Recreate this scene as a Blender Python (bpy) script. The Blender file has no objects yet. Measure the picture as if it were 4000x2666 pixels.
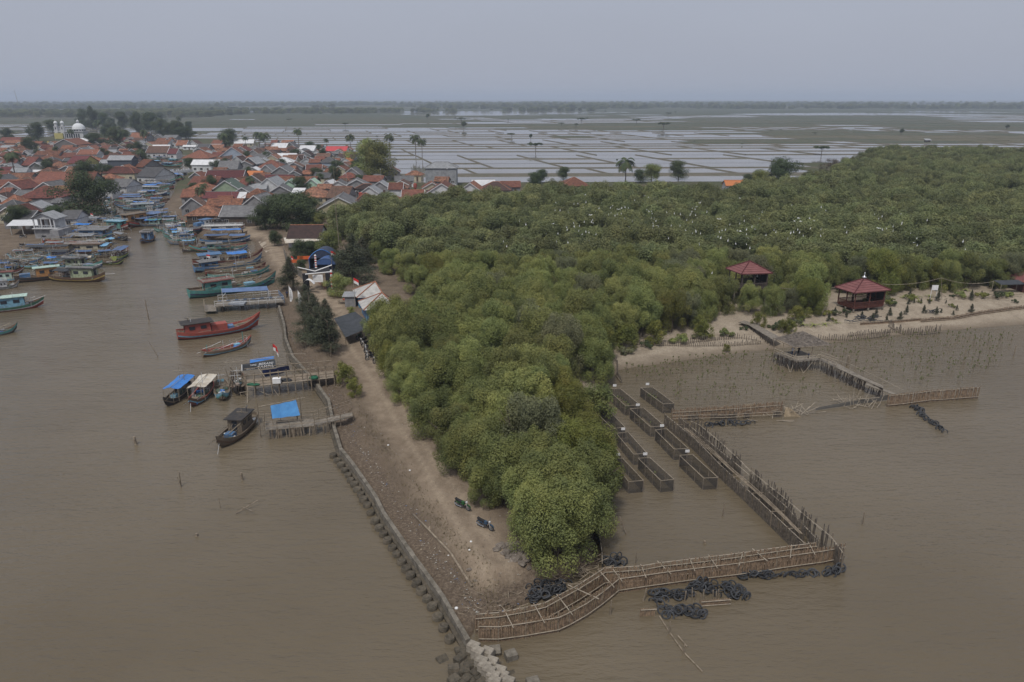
import bpy, math, random
import numpy as np
from mathutils import Vector, Matrix
R=random.Random(7); PI=math.pi; rad=math.radians
C=bpy.context.scene.collection
# ---------------------------------------------------------------- camera geometry (used to survey positions on the ground)
CH=42.0; F=2890.0; PT=math.atan(557*1.7/F); SP,CP=math.sin(PT),math.cos(PT)
REG={'V':(0,0,1.7),'A':(0,360,.3444),'B':(700,360,.3444),'C':(0,750,.3507),'D':(700,800,.34),'E':(500,1150,.425),
 'F':(1300,1500,.5102),'G':(2200,1400,.5102),'H':(1500,2000,.425),'I':(2300,2000,.4675),'J':(2700,950,.5525),
 'K':(2800,500,.51),'L':(1500,350,.5525),'M':(0,800,.21683),'N':(400,620,.21683),'O':(0,560,.17219),
 'Q':(1050,820,.21683),'R':(1200,1100,.21683),'S':(2250,1150,.31874)}
REG.update({'T':(860,1360,.21683),'U':(2950,1270,.21683),'W':(780,1000,.17219),'X':(1560,1900,.17219),'Y':(3200,1000,.17219),'Z':(3500,1020,.21683)})
def native(r,x,y):
    a,b,s=REG[r]; return a+x*s,b+y*s
def g(r,x,y,z=0.0):
    nx,ny=native(r,x,y); u=(nx-2000)/F; v=(ny-1333)/F
    t=(CH-z)/max(SP+v*CP,1e-4)
    return Vector((u*t,t*(CP-v*SP),z))
def gl(r,pts,z=0.0): return [g(r,x,y,z) for x,y in pts]
def mpp(r,p):
    """metres per region pixel at a world point"""
    d=(Vector(p)-Vector((0,0,CH))).dot(Vector((0,CP,-SP))); return d/F*REG[r][2]
def scr(p):
    q=Vector(p)-Vector((0,0,CH)); d=q.y*CP-q.z*SP
    if d<1: return (-9999,-9999,-1)
    return (2000+F*q.x/d, 1333-F*(q.y*SP+q.z*CP)/d, d)
# ---------------------------------------------------------------- mesh builder
class MB:
    def __init__(s): s.v=[]; s.f=[]; s.m=[]
    def poly(s,pts,m=0):
        i=len(s.v); s.v+=[tuple(p) for p in pts]; s.f.append(tuple(range(i,i+len(pts)))); s.m.append(m); return s
    def mesh(s,vs,fs,m=0):
        i=len(s.v); s.v+=[tuple(p) for p in vs]; s.f+=[tuple(i+k for k in f) for f in fs]; s.m+=[m]*len(fs); return s
    def box(s,c,d,rz=0,m=0,rx=0,ry=0,taper=1.0):
        M=Matrix.Translation(Vector(c))@Matrix.Rotation(rz,4,'Z')@Matrix.Rotation(ry,4,'Y')@Matrix.Rotation(rx,4,'X')
        vs=[M@Vector((sx*d[0]/2*(taper if sz>0 else 1),sy*d[1]/2*(taper if sz>0 else 1),sz*d[2]/2)) for sz in(-1,1) for sx,sy in((-1,-1),(1,-1),(1,1),(-1,1))]
        return s.mesh(vs,[(3,2,1,0),(4,5,6,7),(0,1,5,4),(1,2,6,5),(2,3,7,6),(3,0,4,7)],m)
    def tube(s,pts,r,n=5,m=0,cap=True,r1=None):
        pts=[Vector(p) for p in pts]; rings=[]; N=len(pts); vs=[]; fs=[]
        for k,p in enumerate(pts):
            d=(pts[min(k+1,N-1)]-pts[max(k-1,0)]).normalized()
            a=d.cross(Vector((0,0,1))); 
            if a.length<.1: a=d.cross(Vector((1,0,0)))
            a.normalize(); b=d.cross(a); rr=r if r1 is None else r+(r1-r)*k/max(N-1,1)
            for j in range(n):
                t=2*PI*j/n; vs.append(p+a*(rr*math.cos(t))+b*(rr*math.sin(t)))
        for k in range(N-1):
            for j in range(n):
                q=(j+1)%n; fs.append((k*n+j,k*n+q,(k+1)*n+q,(k+1)*n+j))
        if cap: fs+= [tuple(range(n))[::-1],tuple(range((N-1)*n,N*n))]
        return s.mesh(vs,fs,m)
    def lathe(s,c,prof,n=12,m=0):
        vs=[];fs=[]
        for (r,z) in prof:
            for j in range(n): vs.append((c[0]+r*math.cos(2*PI*j/n),c[1]+r*math.sin(2*PI*j/n),c[2]+z))
        for k in range(len(prof)-1):
            for j in range(n): q=(j+1)%n; fs.append((k*n+j,k*n+q,(k+1)*n+q,(k+1)*n+j))
        fs+=[tuple(range(n))[::-1],tuple(range((len(prof)-1)*n,len(prof)*n))]
        return s.mesh(vs,fs,m)
    def torus(s,c,R1,r,M=None,n=12,k=6,m=0):
        M=M or Matrix.Identity(4); vs=[];fs=[]
        for i in range(n):
            a=2*PI*i/n
            for j in range(k):
                b=2*PI*j/k; p=M@Vector(((R1+r*math.cos(b))*math.cos(a),(R1+r*math.cos(b))*math.sin(a),r*.9*math.sin(b)))
                vs.append(p+Vector(c))
        for i in range(n):
            for j in range(k): fs.append((i*k+j,((i+1)%n)*k+j,((i+1)%n)*k+(j+1)%k,i*k+(j+1)%k))
        return s.mesh(vs,fs,m)
    def grid(s,fn,nu,nv,m=0):
        vs=[fn(i/nu,j/nv) for j in range(nv+1) for i in range(nu+1)]; W=nu+1
        return s.mesh(vs,[(j*W+i,j*W+i+1,(j+1)*W+i+1,(j+1)*W+i) for j in range(nv) for i in range(nu)],m)
    def build(s,name,mats,parent=None,smooth=False,loc=None,rz=0):
        me=bpy.data.meshes.new(name); me.from_pydata(s.v,[],s.f)
        if not isinstance(mats,(list,tuple)): mats=[mats]
        for q in mats: me.materials.append(q)
        if len(mats)>1: me.polygons.foreach_set('material_index',s.m)
        if smooth: me.polygons.foreach_set('use_smooth',[True]*len(s.f))
        me.update(); return link(name,me,parent,loc,rz)
def link(name,data,parent=None,loc=None,rz=0):
    o=bpy.data.objects.new(name,data); C.objects.link(o)
    if parent is not None: o.parent=parent
    if loc is not None: o.location=loc
    if rz: o.rotation_euler.z=rz
    return o
def tag(o,label,cat,group=None,kind=None):
    o['label']=label; o['category']=cat
    if group: o['group']=group
    if kind: o['kind']=kind
    return o
def struct(o): o['kind']='structure'; return o
def thing(name,loc,label,cat,rz=0,group=None):
    o=link(name,None,None,loc,rz); o.empty_display_size=.3
    return tag(o,label,cat,group)
KIDS={}
def copytree(o,loc,rz=None,scale=None,parent=None):
    c=o.copy(); C.objects.link(c); c.parent=parent
    if loc is not None: c.location=loc
    if rz is not None: c.rotation_euler.z=rz
    if scale is not None: c.scale=(scale,)*3 if not isinstance(scale,tuple) else scale
    if o.name not in KIDS: KIDS[o.name]=[k for k in o.children]
    for k in KIDS[o.name]: copytree(k,None,parent=c)
    return c
ORD='first second third fourth fifth sixth seventh eighth ninth tenth eleventh twelfth thirteenth fourteenth fifteenth sixteenth seventeenth eighteenth nineteenth twentieth'.split()
TENS=['','','twenty','thirty','forty','fifty','sixty','seventy','eighty','ninety']
def ordn(i):
    if i<20: return ORD[i]
    n=i+1; t,u=divmod(n,10)
    return (TENS[t] if u else TENS[t][:-1]+'ieth') + ('-'+ORD[u-1] if u else '')
def rank_labels(items,rowsize=9,fmt='{look}, {o} from left',rowfmt='{look}, {r} row back, {o} from left'):
    """items: list of (object, look). Same look -> told apart by their place"""
    d={}
    for o,l in items: d.setdefault(l,[]).append(o)
    for l,os in d.items():
        if len(os)==1: os[0]['label']=l; continue
        if len(os)<=rowsize:
            os.sort(key=lambda o:scr(o.location)[0])
            for i,o in enumerate(os):
                w='leftmost' if i==0 else 'rightmost' if i==len(os)-1 else ordn(i)+' from the left'
                if len(os)==2: w=['left of the two','right of the two'][i]
                o['label']=l+', '+w
        else:
            os.sort(key=lambda o:-scr(o.location)[1]); nr=math.ceil(len(os)/rowsize)
            per=math.ceil(len(os)/nr)
            for r in range(nr):
                row=sorted(os[r*per:(r+1)*per],key=lambda o:scr(o.location)[0])
                for i,o in enumerate(row):
                    o['label']=l+', '+('nearest row' if r==0 else ordn(r)+' row back')+', '+('leftmost' if i==0 else ordn(i)+' from left')
# ---------------------------------------------------------------- materials
def nt(name):
    m=bpy.data.materials.new(name); m.use_nodes=True; return m,m.node_tree,m.node_tree.nodes['Principled BSDF']
def col(c): return (c[0],c[1],c[2],1)
MC={}
def mat(name,c1,c2=None,scale=3.0,rough=.8,bump=0.0,bscale=None,detail=5,rnd=0.0,coord='Object',metal=0,stretch=(1,1,1),lo=.35,hi=.65,wave=None,spec=.3):
    if name in MC: return MC[name]
    m,t,b=nt(name); N=t.nodes; L=t.links
    b.inputs['Roughness'].default_value=rough; b.inputs['Metallic'].default_value=metal
    b.inputs['Specular IOR Level'].default_value=spec
    tc=N.new('ShaderNodeTexCoord'); mp=N.new('ShaderNodeMapping'); L.new(tc.outputs[coord],mp.inputs[0]); mp.inputs['Scale'].default_value=stretch
    no=N.new('ShaderNodeTexNoise'); no.inputs['Scale'].default_value=scale; no.inputs['Detail'].default_value=detail; no.inputs['Roughness'].default_value=.65
    L.new(mp.outputs[0],no.inputs['Vector'])
    rp=N.new('ShaderNodeValToRGB'); e=rp.color_ramp.elements
    c2=c2 or tuple(x*.7 for x in c1)
    e[0].position=lo; e[1].position=hi; e[0].color=col(c2); e[1].color=col(c1); L.new(no.outputs['Fac'],rp.inputs[0])
    out=rp.outputs[0]
    if wave:
        w=N.new('ShaderNodeTexWave'); w.bands_direction=wave[0]; w.inputs['Scale'].default_value=wave[1]; w.inputs['Distortion'].default_value=wave[3] if len(wave)>3 else .6; w.inputs['Detail'].default_value=1
        L.new(tc.outputs[coord],w.inputs[0]); mx=N.new('ShaderNodeMix'); mx.data_type='RGBA'; mx.blend_type='MULTIPLY'
        r2=N.new('ShaderNodeMapRange'); r2.inputs[3].default_value=1-wave[2]; r2.inputs[4].default_value=1; L.new(w.outputs['Fac'],r2.inputs[0])
        mx.inputs[0].default_value=1; L.new(out,mx.inputs[6]); L.new(r2.outputs[0],mx.inputs[7]); out=mx.outputs[2]
    if rnd:
        oi=N.new('ShaderNodeObjectInfo'); hs=N.new('ShaderNodeHueSaturation'); r1=N.new('ShaderNodeMapRange'); r1.inputs[3].default_value=1-rnd; r1.inputs[4].default_value=1+rnd
        L.new(oi.outputs['Random'],r1.inputs[0]); L.new(r1.outputs[0],hs.inputs['Value']); L.new(out,hs.inputs['Color']); out=hs.outputs[0]
    L.new(out,b.inputs['Base Color'])
    if bump:
        n2=N.new('ShaderNodeTexNoise'); n2.inputs['Scale'].default_value=bscale or scale*4; n2.inputs['Detail'].default_value=4; L.new(mp.outputs[0],n2.inputs['Vector'])
        bp=N.new('ShaderNodeBump'); bp.inputs['Strength'].default_value=bump; bp.inputs['Distance'].default_value=.1; L.new(n2.outputs['Fac'],bp.inputs['Height']); L.new(bp.outputs[0],b.inputs['Normal'])
    MC[name]=m; return m
# ---------------------------------------------------------------- camera, sky, sun, air
sc=bpy.context.scene
cd=bpy.data.cameras.new('camera'); cam=bpy.data.objects.new('camera',cd); C.objects.link(cam); sc.camera=cam
cam.location=(0,0,CH); cam.rotation_euler=(PI/2-PT,0,0); cd.sensor_width=36; cd.lens=36*F/4000; cd.clip_end=60000; cd.clip_start=.5
sc.view_settings.view_transform='Standard'; sc.view_settings.look='None'; sc.view_settings.exposure=.35
sc.view_settings.gamma=1; sc.cycles.volume_bounces=1; sc.cycles.max_bounces=6; sc.cycles.diffuse_bounces=3; sc.cycles.transparent_max_bounces=8
w=bpy.data.worlds.new('World'); sc.world=w; w.use_nodes=True; t=w.node_tree; N=t.nodes; L=t.links
bg=N['Background']; SE,SR=rad(58),rad(200)
sk=N.new('ShaderNodeTexSky'); sk.sky_type='NISHITA'; sk.sun_disc=False; sk.sun_elevation=SE; sk.sun_rotation=SR; sk.dust_density=6; sk.air_density=1.5
tc=N.new('ShaderNodeTexCoord'); sx=N.new('ShaderNodeSeparateXYZ'); L.new(tc.outputs['Generated'],sx.inputs[0])
rp=N.new('ShaderNodeValToRGB'); L.new(sx.outputs[2],rp.inputs[0]); e=rp.color_ramp.elements
e[0].position=0.0; e[0].color=(3.8,4.05,4.75,1); e[1].position=.12; e[1].color=(3.85,4.15,5.0,1)
e2=e.new(.45); e2.color=(4.8,5.0,5.8,1); e3=e.new(.9); e3.color=(6.2,6.4,6.9,1)
no=N.new('ShaderNodeTexNoise'); no.inputs['Scale'].default_value=2.2; no.inputs['Detail'].default_value=3; mp=N.new('ShaderNodeMapping'); mp.inputs['Scale'].default_value=(1,1,3); L.new(tc.outputs['Generated'],mp.inputs[0]); L.new(mp.outputs[0],no.inputs[0])
mr=N.new('ShaderNodeMapRange'); mr.inputs[3].default_value=.94; mr.inputs[4].default_value=1.06; L.new(no.outputs[0],mr.inputs[0])
mu=N.new('ShaderNodeVectorMath'); mu.operation='SCALE'; L.new(rp.outputs[0],mu.inputs[0]); L.new(mr.outputs[0],mu.inputs['Scale'])
mx=N.new('ShaderNodeMix'); mx.data_type='RGBA'; mx.inputs[0].default_value=.9; L.new(sk.outputs[0],mx.inputs[6]); L.new(mu.outputs[0],mx.inputs[7])
L.new(mx.outputs[2],bg.inputs[0]); bg.inputs[1].default_value=.085
ld=bpy.data.lights.new('sun','SUN'); ld.energy=1.9; ld.angle=rad(9); ld.color=(1,.95,.87); sun=bpy.data.objects.new('sun',ld); C.objects.link(sun)
# sun stands behind-left of the camera view
sd_=Vector((math.sin(SR)*math.cos(SE),math.cos(SR)*math.cos(SE),math.sin(SE))); sun.rotation_euler=sd_.to_track_quat('Z','Y').to_euler()
# ---------------------------------------------------------------- ground, water
V=lambda *p:[tuple(g('V',x,y).xy) for x,y in p]
LB=V((0,600),(40,592),(90,582),(130,566),(178,536),(215,500),(252,462),(318,428),(352,410),(372,403),(362,388),(345,374),(352,360),(385,352))
RB=V((412,360),(425,376),(452,392),(428,402),(410,420),(397,448),(376,474),(366,492),(392,512),(432,530),(480,546),(530,553),(586,556),(590,611),(602,640),(616,670),(640,702),(652,745),(654,776),(671,819),(699,851),(729,886),(752,921),(763,975),(781,1032),(808,1065),(862,1143),(881,1180),(953,1286),(1016,1371),(1072,1470))
SPIT=V((1100,1424),(1180,1396),(1232,1372),(1330,1312),(1380,1294),(1368,1240),(1350,1170),(1328,1090),(1310,1000),(1335,935),(1408,872),(1421,851))
BEACH=V((1455,845),(1511,838),(1605,823),(1765,804),(1913,788),(2040,772),(2167,760),(2353,746),(2600,733))
LAND=[(-30000,LB[0][1]-6)]+[(-260,LB[0][1]-6)]+LB+RB+SPIT+BEACH+[(30000,BEACH[-1][1]+60),(30000,40000),(-30000,40000)]
def sdist(px,py,poly):
    """signed distance (inside positive), numpy"""
    P=np.array(poly); A=P; B=np.roll(P,-1,0); d=np.full(px.shape,1e18); ins=np.zeros(px.shape,bool)
    for (ax,ay),(bx,by) in zip(A,B):
        ex,ey=bx-ax,by-ay; t_=np.clip(((px-ax)*ex+(py-ay)*ey)/(ex*ex+ey*ey+1e-12),0,1)
        d=np.minimum(d,(px-ax-t_*ex)**2+(py-ay-t_*ey)**2)
        if ay!=by:
            c=((ay>py)!=(by>py))&(px<ex*(py-ay)/ey+ax); ins^=c
    d=np.sqrt(d); return np.where(ins,d,-d)
def pdist(px,py,line):
    d=np.full(px.shape,1e18)
    for (ax,ay),(bx,by) in zip(line[:-1],line[1:]):
        ex,ey=bx-ax,by-ay; t_=np.clip(((px-ax)*ex+(py-ay)*ey)/(ex*ex+ey*ey+1e-12),0,1)
        d=np.minimum(d,(px-ax-t_*ex)**2+(py-ay-t_*ey)**2)
    return np.sqrt(d)
def vnoise(x,y,s,seed=0):
    rs=np.random.RandomState(seed); T=rs.rand(256,256); x=x/s; y=y/s
    xi=np.floor(x).astype(int); yi=np.floor(y).astype(int); fx=x-xi; fy=y-yi; fx=fx*fx*(3-2*fx); fy=fy*fy*(3-2*fy)
    q=lambda a,b:T[a&255,b&255]
    return (q(xi,yi)*(1-fx)+q(xi+1,yi)*fx)*(1-fy)+(q(xi,yi+1)*(1-fx)+q(xi+1,yi+1)*fx)*fy
def rng(a,b,s): return list(np.arange(a,b,s))
def geo(a,b,s,k=1.12):
    o=[];x=a
    while x<b: o.append(x); x+=s; s*=k
    return o+[b]
xs=np.array(sorted([-v for v in geo(200,29000,2)]+rng(-200,-34,1.3)+rng(-34,30,.5)+rng(30,200,1.3)+geo(200,29000,2)))
ys=np.array(rng(30,50,1.5)+rng(50,125,.5)+rng(125,345,1.3)+geo(345,39000,2.5))
GX,GY=np.meshgrid(xs,ys)
SD=sdist(GX,GY,LAND)
WALLL=RB[12:]; beachd=pdist(GX,GY,BEACH[:]); walld=pdist(GX,GY,WALLL)
PATH=V((560,525),(620,570),(640,600),(690,650),(760,705),(790,760),(820,810),(880,900),(930,990),(985,1080),(1060,1200),(1120,1290),(1150,1350))
pathd=pdist(GX,GY,PATH)
nz=vnoise(GX,GY,2.2,1)*.5+vnoise(GX,GY,.9,2)*.35+vnoise(GX,GY,5,3)*.5-.65
sp_=np.clip((30-walld)/4,0,1)*(GY<330)
hh=np.clip(SD*.55,-1.6,1.0)+np.clip(SD,0,1)*nz*.28
# strip behind the sea wall: low muddy shelf, then the eroded lip of the track
sw=np.clip((9-walld)/2,0,1)*(GY<260)*(SD>0)
edge=2.4+1.1*(vnoise(GX,GY,3.1,5)-.5)*2; shelf=.35+np.clip((SD-edge)/.9,0,1)*.75+nz*.16+.25*np.exp(-((SD-edge-1.2)/.8)**2)
hh=np.where(SD>0,hh*(1-sw)+np.where(SD>0,shelf,0)*sw,hh)
bw=np.clip((34-beachd)/10,0,1)*(walld>40)
hb=np.clip(SD*.075,-1.6,1.3)+np.clip(SD/3,0,1)*nz*.18
hh=hh*(1-bw)+hb*bw
far=np.clip((GY-335)/25,0,1); hh=hh*(1-far)+np.where(SD>0,.85,hh)*far
def ground_z(x,y):
    i=min(max(int(np.searchsorted(xs,x))-1,0),len(xs)-2); j=min(max(int(np.searchsorted(ys,y))-1,0),len(ys)-2)
    return float(hh[j:j+2,i:i+2].mean())
def gg(r,x,y):
    """point on the ground seen at that place"""
    z=.9
    for _ in range(4):
        p=g(r,x,y,z); z=max(ground_z(p.x,p.y),0)
    p.z=z; return p
nx_,ny_=len(xs),len(ys)
me=bpy.data.meshes.new('ground'); vv=np.stack([GX,GY,hh],-1).reshape(-1,3)
idx=(np.arange(ny_-1)[:,None]*nx_+np.arange(nx_-1)[None,:]).reshape(-1)
fc=np.stack([idx,idx+1,idx+nx_+1,idx+nx_],-1)
me.vertices.add(len(vv)); me.vertices.foreach_set('co',vv.ravel()); me.loops.add(fc.size); me.loops.foreach_set('vertex_index',fc.ravel())
me.polygons.add(len(fc)); me.polygons.foreach_set('loop_start',np.arange(len(fc))*4); me.polygons.foreach_set('loop_total',np.full(len(fc),4)); me.polygons.foreach_set('use_smooth',np.ones(len(fc),bool)); me.update()
sand=np.clip((60-beachd)/12,0,1)*(walld>30); pth=np.clip((4.2-pathd)/2.2,0,1); mud=np.clip((3.6-SD)/1.6,0,1)*(1-sand); frst=np.zeros_like(sand)
farf=np.clip((GY-330)/40,0,1)
for nm,a in(('sand',sand),('track',pth),('mud',mud),('field',farf),('rut',np.clip(1-np.abs(pathd-.95+.5*(vnoise(GX,GY,6,9)-.5))/.5,0,1)*pth)):
    at=me.attributes.new(nm,'FLOAT','POINT'); at.data.foreach_set('value',a.ravel().astype(np.float32))
m,t,b=nt('earth_ground'); N=t.nodes; L=t.links; b.inputs['Roughness'].default_value=.95; b.inputs['Specular IOR Level'].default_value=.1
def nod(ty,**k):
    n=N.new(ty)
    for a,v in k.items(): setattr(n,a,v)
    return n
def noise(scale,det=5,rough=.6,vec=None):
    n=N.new('ShaderNodeTexNoise'); n.inputs['Scale'].default_value=scale; n.inputs['Detail'].default_value=det; n.inputs['Roughness'].default_value=rough
    L.new(vec or tcg.outputs['Object'],n.inputs['Vector']); return n.outputs['Fac']
def ramp(src,stops):
    r=N.new('ShaderNodeValToRGB'); e=r.color_ramp.elements; L.new(src,r.inputs[0])
    while len(e)<len(stops): e.new(.5)
    for q,(p,c) in zip(e,stops): q.position=p; q.color=col(c)
    return r.outputs[0]
def mixc(f,a,b_,bt='MIX'):
    x=N.new('ShaderNodeMix'); x.data_type='RGBA'; x.blend_type=bt
    if hasattr(f,'node'): L.new(f,x.inputs[0])
    else: x.inputs[0].default_value=f
    for s_,i in((a,6),(b_,7)):
        if hasattr(s_,'node'): L.new(s_,x.inputs[i])
        else: x.inputs[i].default_value=col(s_)
    return x.outputs[2]
def attr(n): a=N.new('ShaderNodeAttribute'); a.attribute_name=n; return a.outputs['Fac']
def math_(op,a,b_):
    x=N.new('ShaderNodeMath'); x.operation=op; x.use_clamp=True
    for s_,i in((a,0),(b_,1)):
        if hasattr(s_,'node'): L.new(s_,x.inputs[i])
        else: x.inputs[i].default_value=s_
    return x.outputs[0]
tcg=nod('ShaderNodeTexCoord')
n1=noise(.35,8,.7); n2=noise(3.5,6,.7); n3=noise(.06,4,.6); n4=noise(14,3,.6)
dirt=ramp(n1,[(.3,(.10,.078,.058)),(.5,(.15,.118,.088)),(.7,(.21,.168,.125))])
dirt=mixc(math_('MULTIPLY',ramp(n2,[(.4,(0,0,0)),(.62,(1,1,1))]),.55),dirt,(.1,.075,.055))
trk=ramp(n1,[(.3,(.165,.128,.093)),(.5,(.235,.185,.137)),(.7,(.31,.25,.187))])
trk=mixc(math_('MULTIPLY',attr('rut'),math_('ADD',n2,.1)),trk,(.37,.305,.23))
c=mixc(math_('MULTIPLY',attr('track'),math_('ADD',n2,.35)),dirt,trk)
mudc=ramp(n2,[(.3,(.065,.05,.038)),(.5,(.115,.088,.066)),(.72,(.20,.16,.12))])
sandc=ramp(n1,[(.25,(.20,.165,.125)),(.5,(.32,.27,.21)),(.8,(.42,.365,.29))]); sandc=mixc(math_('MULTIPLY',ramp(n2,[(.42,(0,0,0)),(.62,(1,1,1))]),.5),sandc,(.15,.12,.09))
c=mixc(attr('mud'),c,mudc); c=mixc(attr('sand'),c,sandc)
fld=ramp(n3,[(.35,(.075,.065,.045)),(.5,(.062,.072,.038)),(.62,(.09,.078,.05))])
c=mixc(attr('field'),c,fld)
# wet margin just above the water line
gp=nod('ShaderNodeNewGeometry'); sz=nod('ShaderNodeSeparateXYZ'); L.new(gp.outputs['Position'],sz.inputs[0])
wm=N.new('ShaderNodeMapRange'); wm.inputs[1].default_value=.02; wm.inputs[2].default_value=.28; wm.inputs[3].default_value=.65; wm.inputs[4].default_value=0; L.new(sz.outputs[2],wm.inputs[0])
c=mixc(wm.outputs[0],c,(.09,.068,.048)); c=mixc(math_('MULTIPLY',ramp(n4,[(.62,(0,0,0)),(.72,(1,1,1))]),.35),c,(.42,.38,.32))
L.new(c,b.inputs['Base Color'])
bp=nod('ShaderNodeBump'); bp.inputs['Strength'].default_value=.7; bp.inputs['Distance'].default_value=.25; L.new(n2,bp.inputs['Height']); L.new(bp.outputs[0],b.inputs['Normal'])
me.materials.append(m); struct(link('ground',me))
# water
m,t,b=nt('muddy_water'); N=t.nodes; L=t.links; tcg=nod('ShaderNodeTexCoord')
mpn=nod('ShaderNodeMapping'); mpn.inputs['Scale'].default_value=(.35,1,1); mpn.inputs['Rotation'].default_value=(0,0,rad(-14)); L.new(tcg.outputs['Object'],mpn.inputs[0])
a1=noise(.03,3,.5,tcg.outputs['Object']); a2=noise(1.5,4,.62,mpn.outputs[0]); a3=noise(.22,2,.5,mpn.outputs[0])
c=ramp(a1,[(.35,(.104,.083,.054)),(.65,(.129,.105,.072))]); L.new(c,b.inputs['Base Color'])
b.inputs['Roughness'].default_value=.09; b.inputs['IOR'].default_value=1.33; b.inputs['Specular IOR Level'].default_value=.5
h=nod('ShaderNodeMath',operation='MULTIPLY_ADD'); L.new(a3,h.inputs[0]); h.inputs[1].default_value=1.6; L.new(a2,h.inputs[2])
rgh=ramp(noise(.035,3,.55,mpn.outputs[0]),[(.38,(.03,.03,.03)),(.62,(.16,.16,.16))]); L.new(rgh,b.inputs['Roughness'])
bp=nod('ShaderNodeBump'); bp.inputs['Strength'].default_value=.75; bp.inputs['Distance'].default_value=.28; L.new(h.outputs[0],bp.inputs['Height']); L.new(bp.outputs[0],b.inputs['Normal'])
water_m=m
MB().poly([(-29000,5,0),(29000,5,0),(29000,900,0),(-29000,900,0)]).build('water',m); struct(bpy.data.objects['water'])
# ---------------------------------------------------------------- paddy fields
def inpoly(x,y,poly): return bool(sdist(np.array([x]),np.array([y]),poly)[0]>0)
VILL=V((-900,330),(-60,330),(110,322),(330,308),(470,324),(640,336),(800,346),(850,380),(930,412),(1215,436),(1215,500),(850,580),(560,560),(-900,900))
FORP=[tuple(p.xy) for p in gl('V',[(1150,462),(1225,450),(1350,447),(1500,450),(1650,450),(1750,428),(1850,418),(1905,398),(1990,358),(2100,348),(2353,352),(2700,352)],6)]+\
 [tuple(p.xy) for p in gl('V',[(2700,660),(2353,672),(2150,672),(1960,690),(1915,722),(1850,735),(1700,738),(1640,752),(1500,782),(1420,802),(1425,835),(1398,880),(1345,925),(1340,1000),(1392,1090),(1400,1160),(1375,1240),(1330,1296)],1.5)]+\
 [tuple(p.xy) for p in gl('V',[(1240,1312),(1160,1220),(1062,1135),(998,1042),(985,1000),(932,968),(888,872),(850,822),(845,775),(872,765),(958,738),(985,690),(948,645),(900,605),(840,585),(800,560)],1)]+\
 [tuple(p.xy) for p in gl('V',[(745,520),(790,492),(880,478),(1000,478),(1100,468)],4)]
u0=Vector((-.262*CH,13.44*CH)); ud=Vector((1,.035)); vd=Vector((-.275,1))
def fpt(a,b,z): return (u0.x+ud.x*a+vd.x*b, u0.y+ud.y*a+vd.y*b, z)
m_pw=None
m,t,b=nt('paddy_water'); N=t.nodes; L=t.links; tcg=nod('ShaderNodeTexCoord'); c=ramp(noise(.02,4,.7),[(.35,(.14,.125,.105)),(.6,(.20,.19,.175)),(.72,(.22,.17,.12))]); L.new(c,b.inputs['Base Color'])
b.inputs['Roughness'].default_value=.06; b.inputs['IOR'].default_value=1.33; m_pw=m
a2=noise(.5,2,.5); bp=nod('ShaderNodeBump'); bp.inputs['Strength'].default_value=.06; bp.inputs['Distance'].default_value=.03; L.new(a2,bp.inputs['Height']); L.new(bp.outputs[0],b.inputs['Normal'])
m_green=mat('young_rice',(.062,.073,.042),(.048,.055,.034),scale=.08,rough=.9,bump=.3,bscale=1.5)
m_stub=mat('rice_stubble',(.11,.095,.06),(.065,.068,.038),scale=.06,rough=.95,bump=.3,bscale=1.5)
m_dyke=mat('dyke_earth',(.12,.105,.085),(.085,.085,.06),scale=.25,rough=.95)
W=MB(); G_=MB(); S_=MB(); D_=MB(); PW=MB()
def dyke(a,b,w,h):
    a=Vector(a);b=Vector(b); d=(b-a); d.z=0
    if d.length<1: return
    n=Vector((-d.y,d.x,0)).normalized()
    q=[a-n*w/2,a-n*w/5+Vector((0,0,h)),a+n*w/5+Vector((0,0,h)),a+n*w/2]; r=[b-n*w/2,b-n*w/5+Vector((0,0,h)),b+n*w/5+Vector((0,0,h)),b+n*w/2]
    D_.mesh(q+r,[(0,1,5,4),(1,2,6,5),(2,3,7,6)])
b0=-4.15*CH; rows=[(b0,b0+.72*CH,'canal',3.2)]; bb=b0+1.0*CH; rr=random.Random(3)
rows+= [(bb,bb+.85*CH,'p',1.3)]; bb+=.9*CH
while bb<62*CH:
    hgt=rr.uniform(.75,1.05)*CH*(1 if bb<14*CH else 1.5); rows.append((bb,bb+hgt-1.2,'p',1.3)); bb+=hgt
off=0; blk=0; wd=1.2*CH
def noise1(x,y,s,seed): return float(vnoise(np.array([x+5e4]),np.array([y+5e4]),s,seed)[0])
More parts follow.
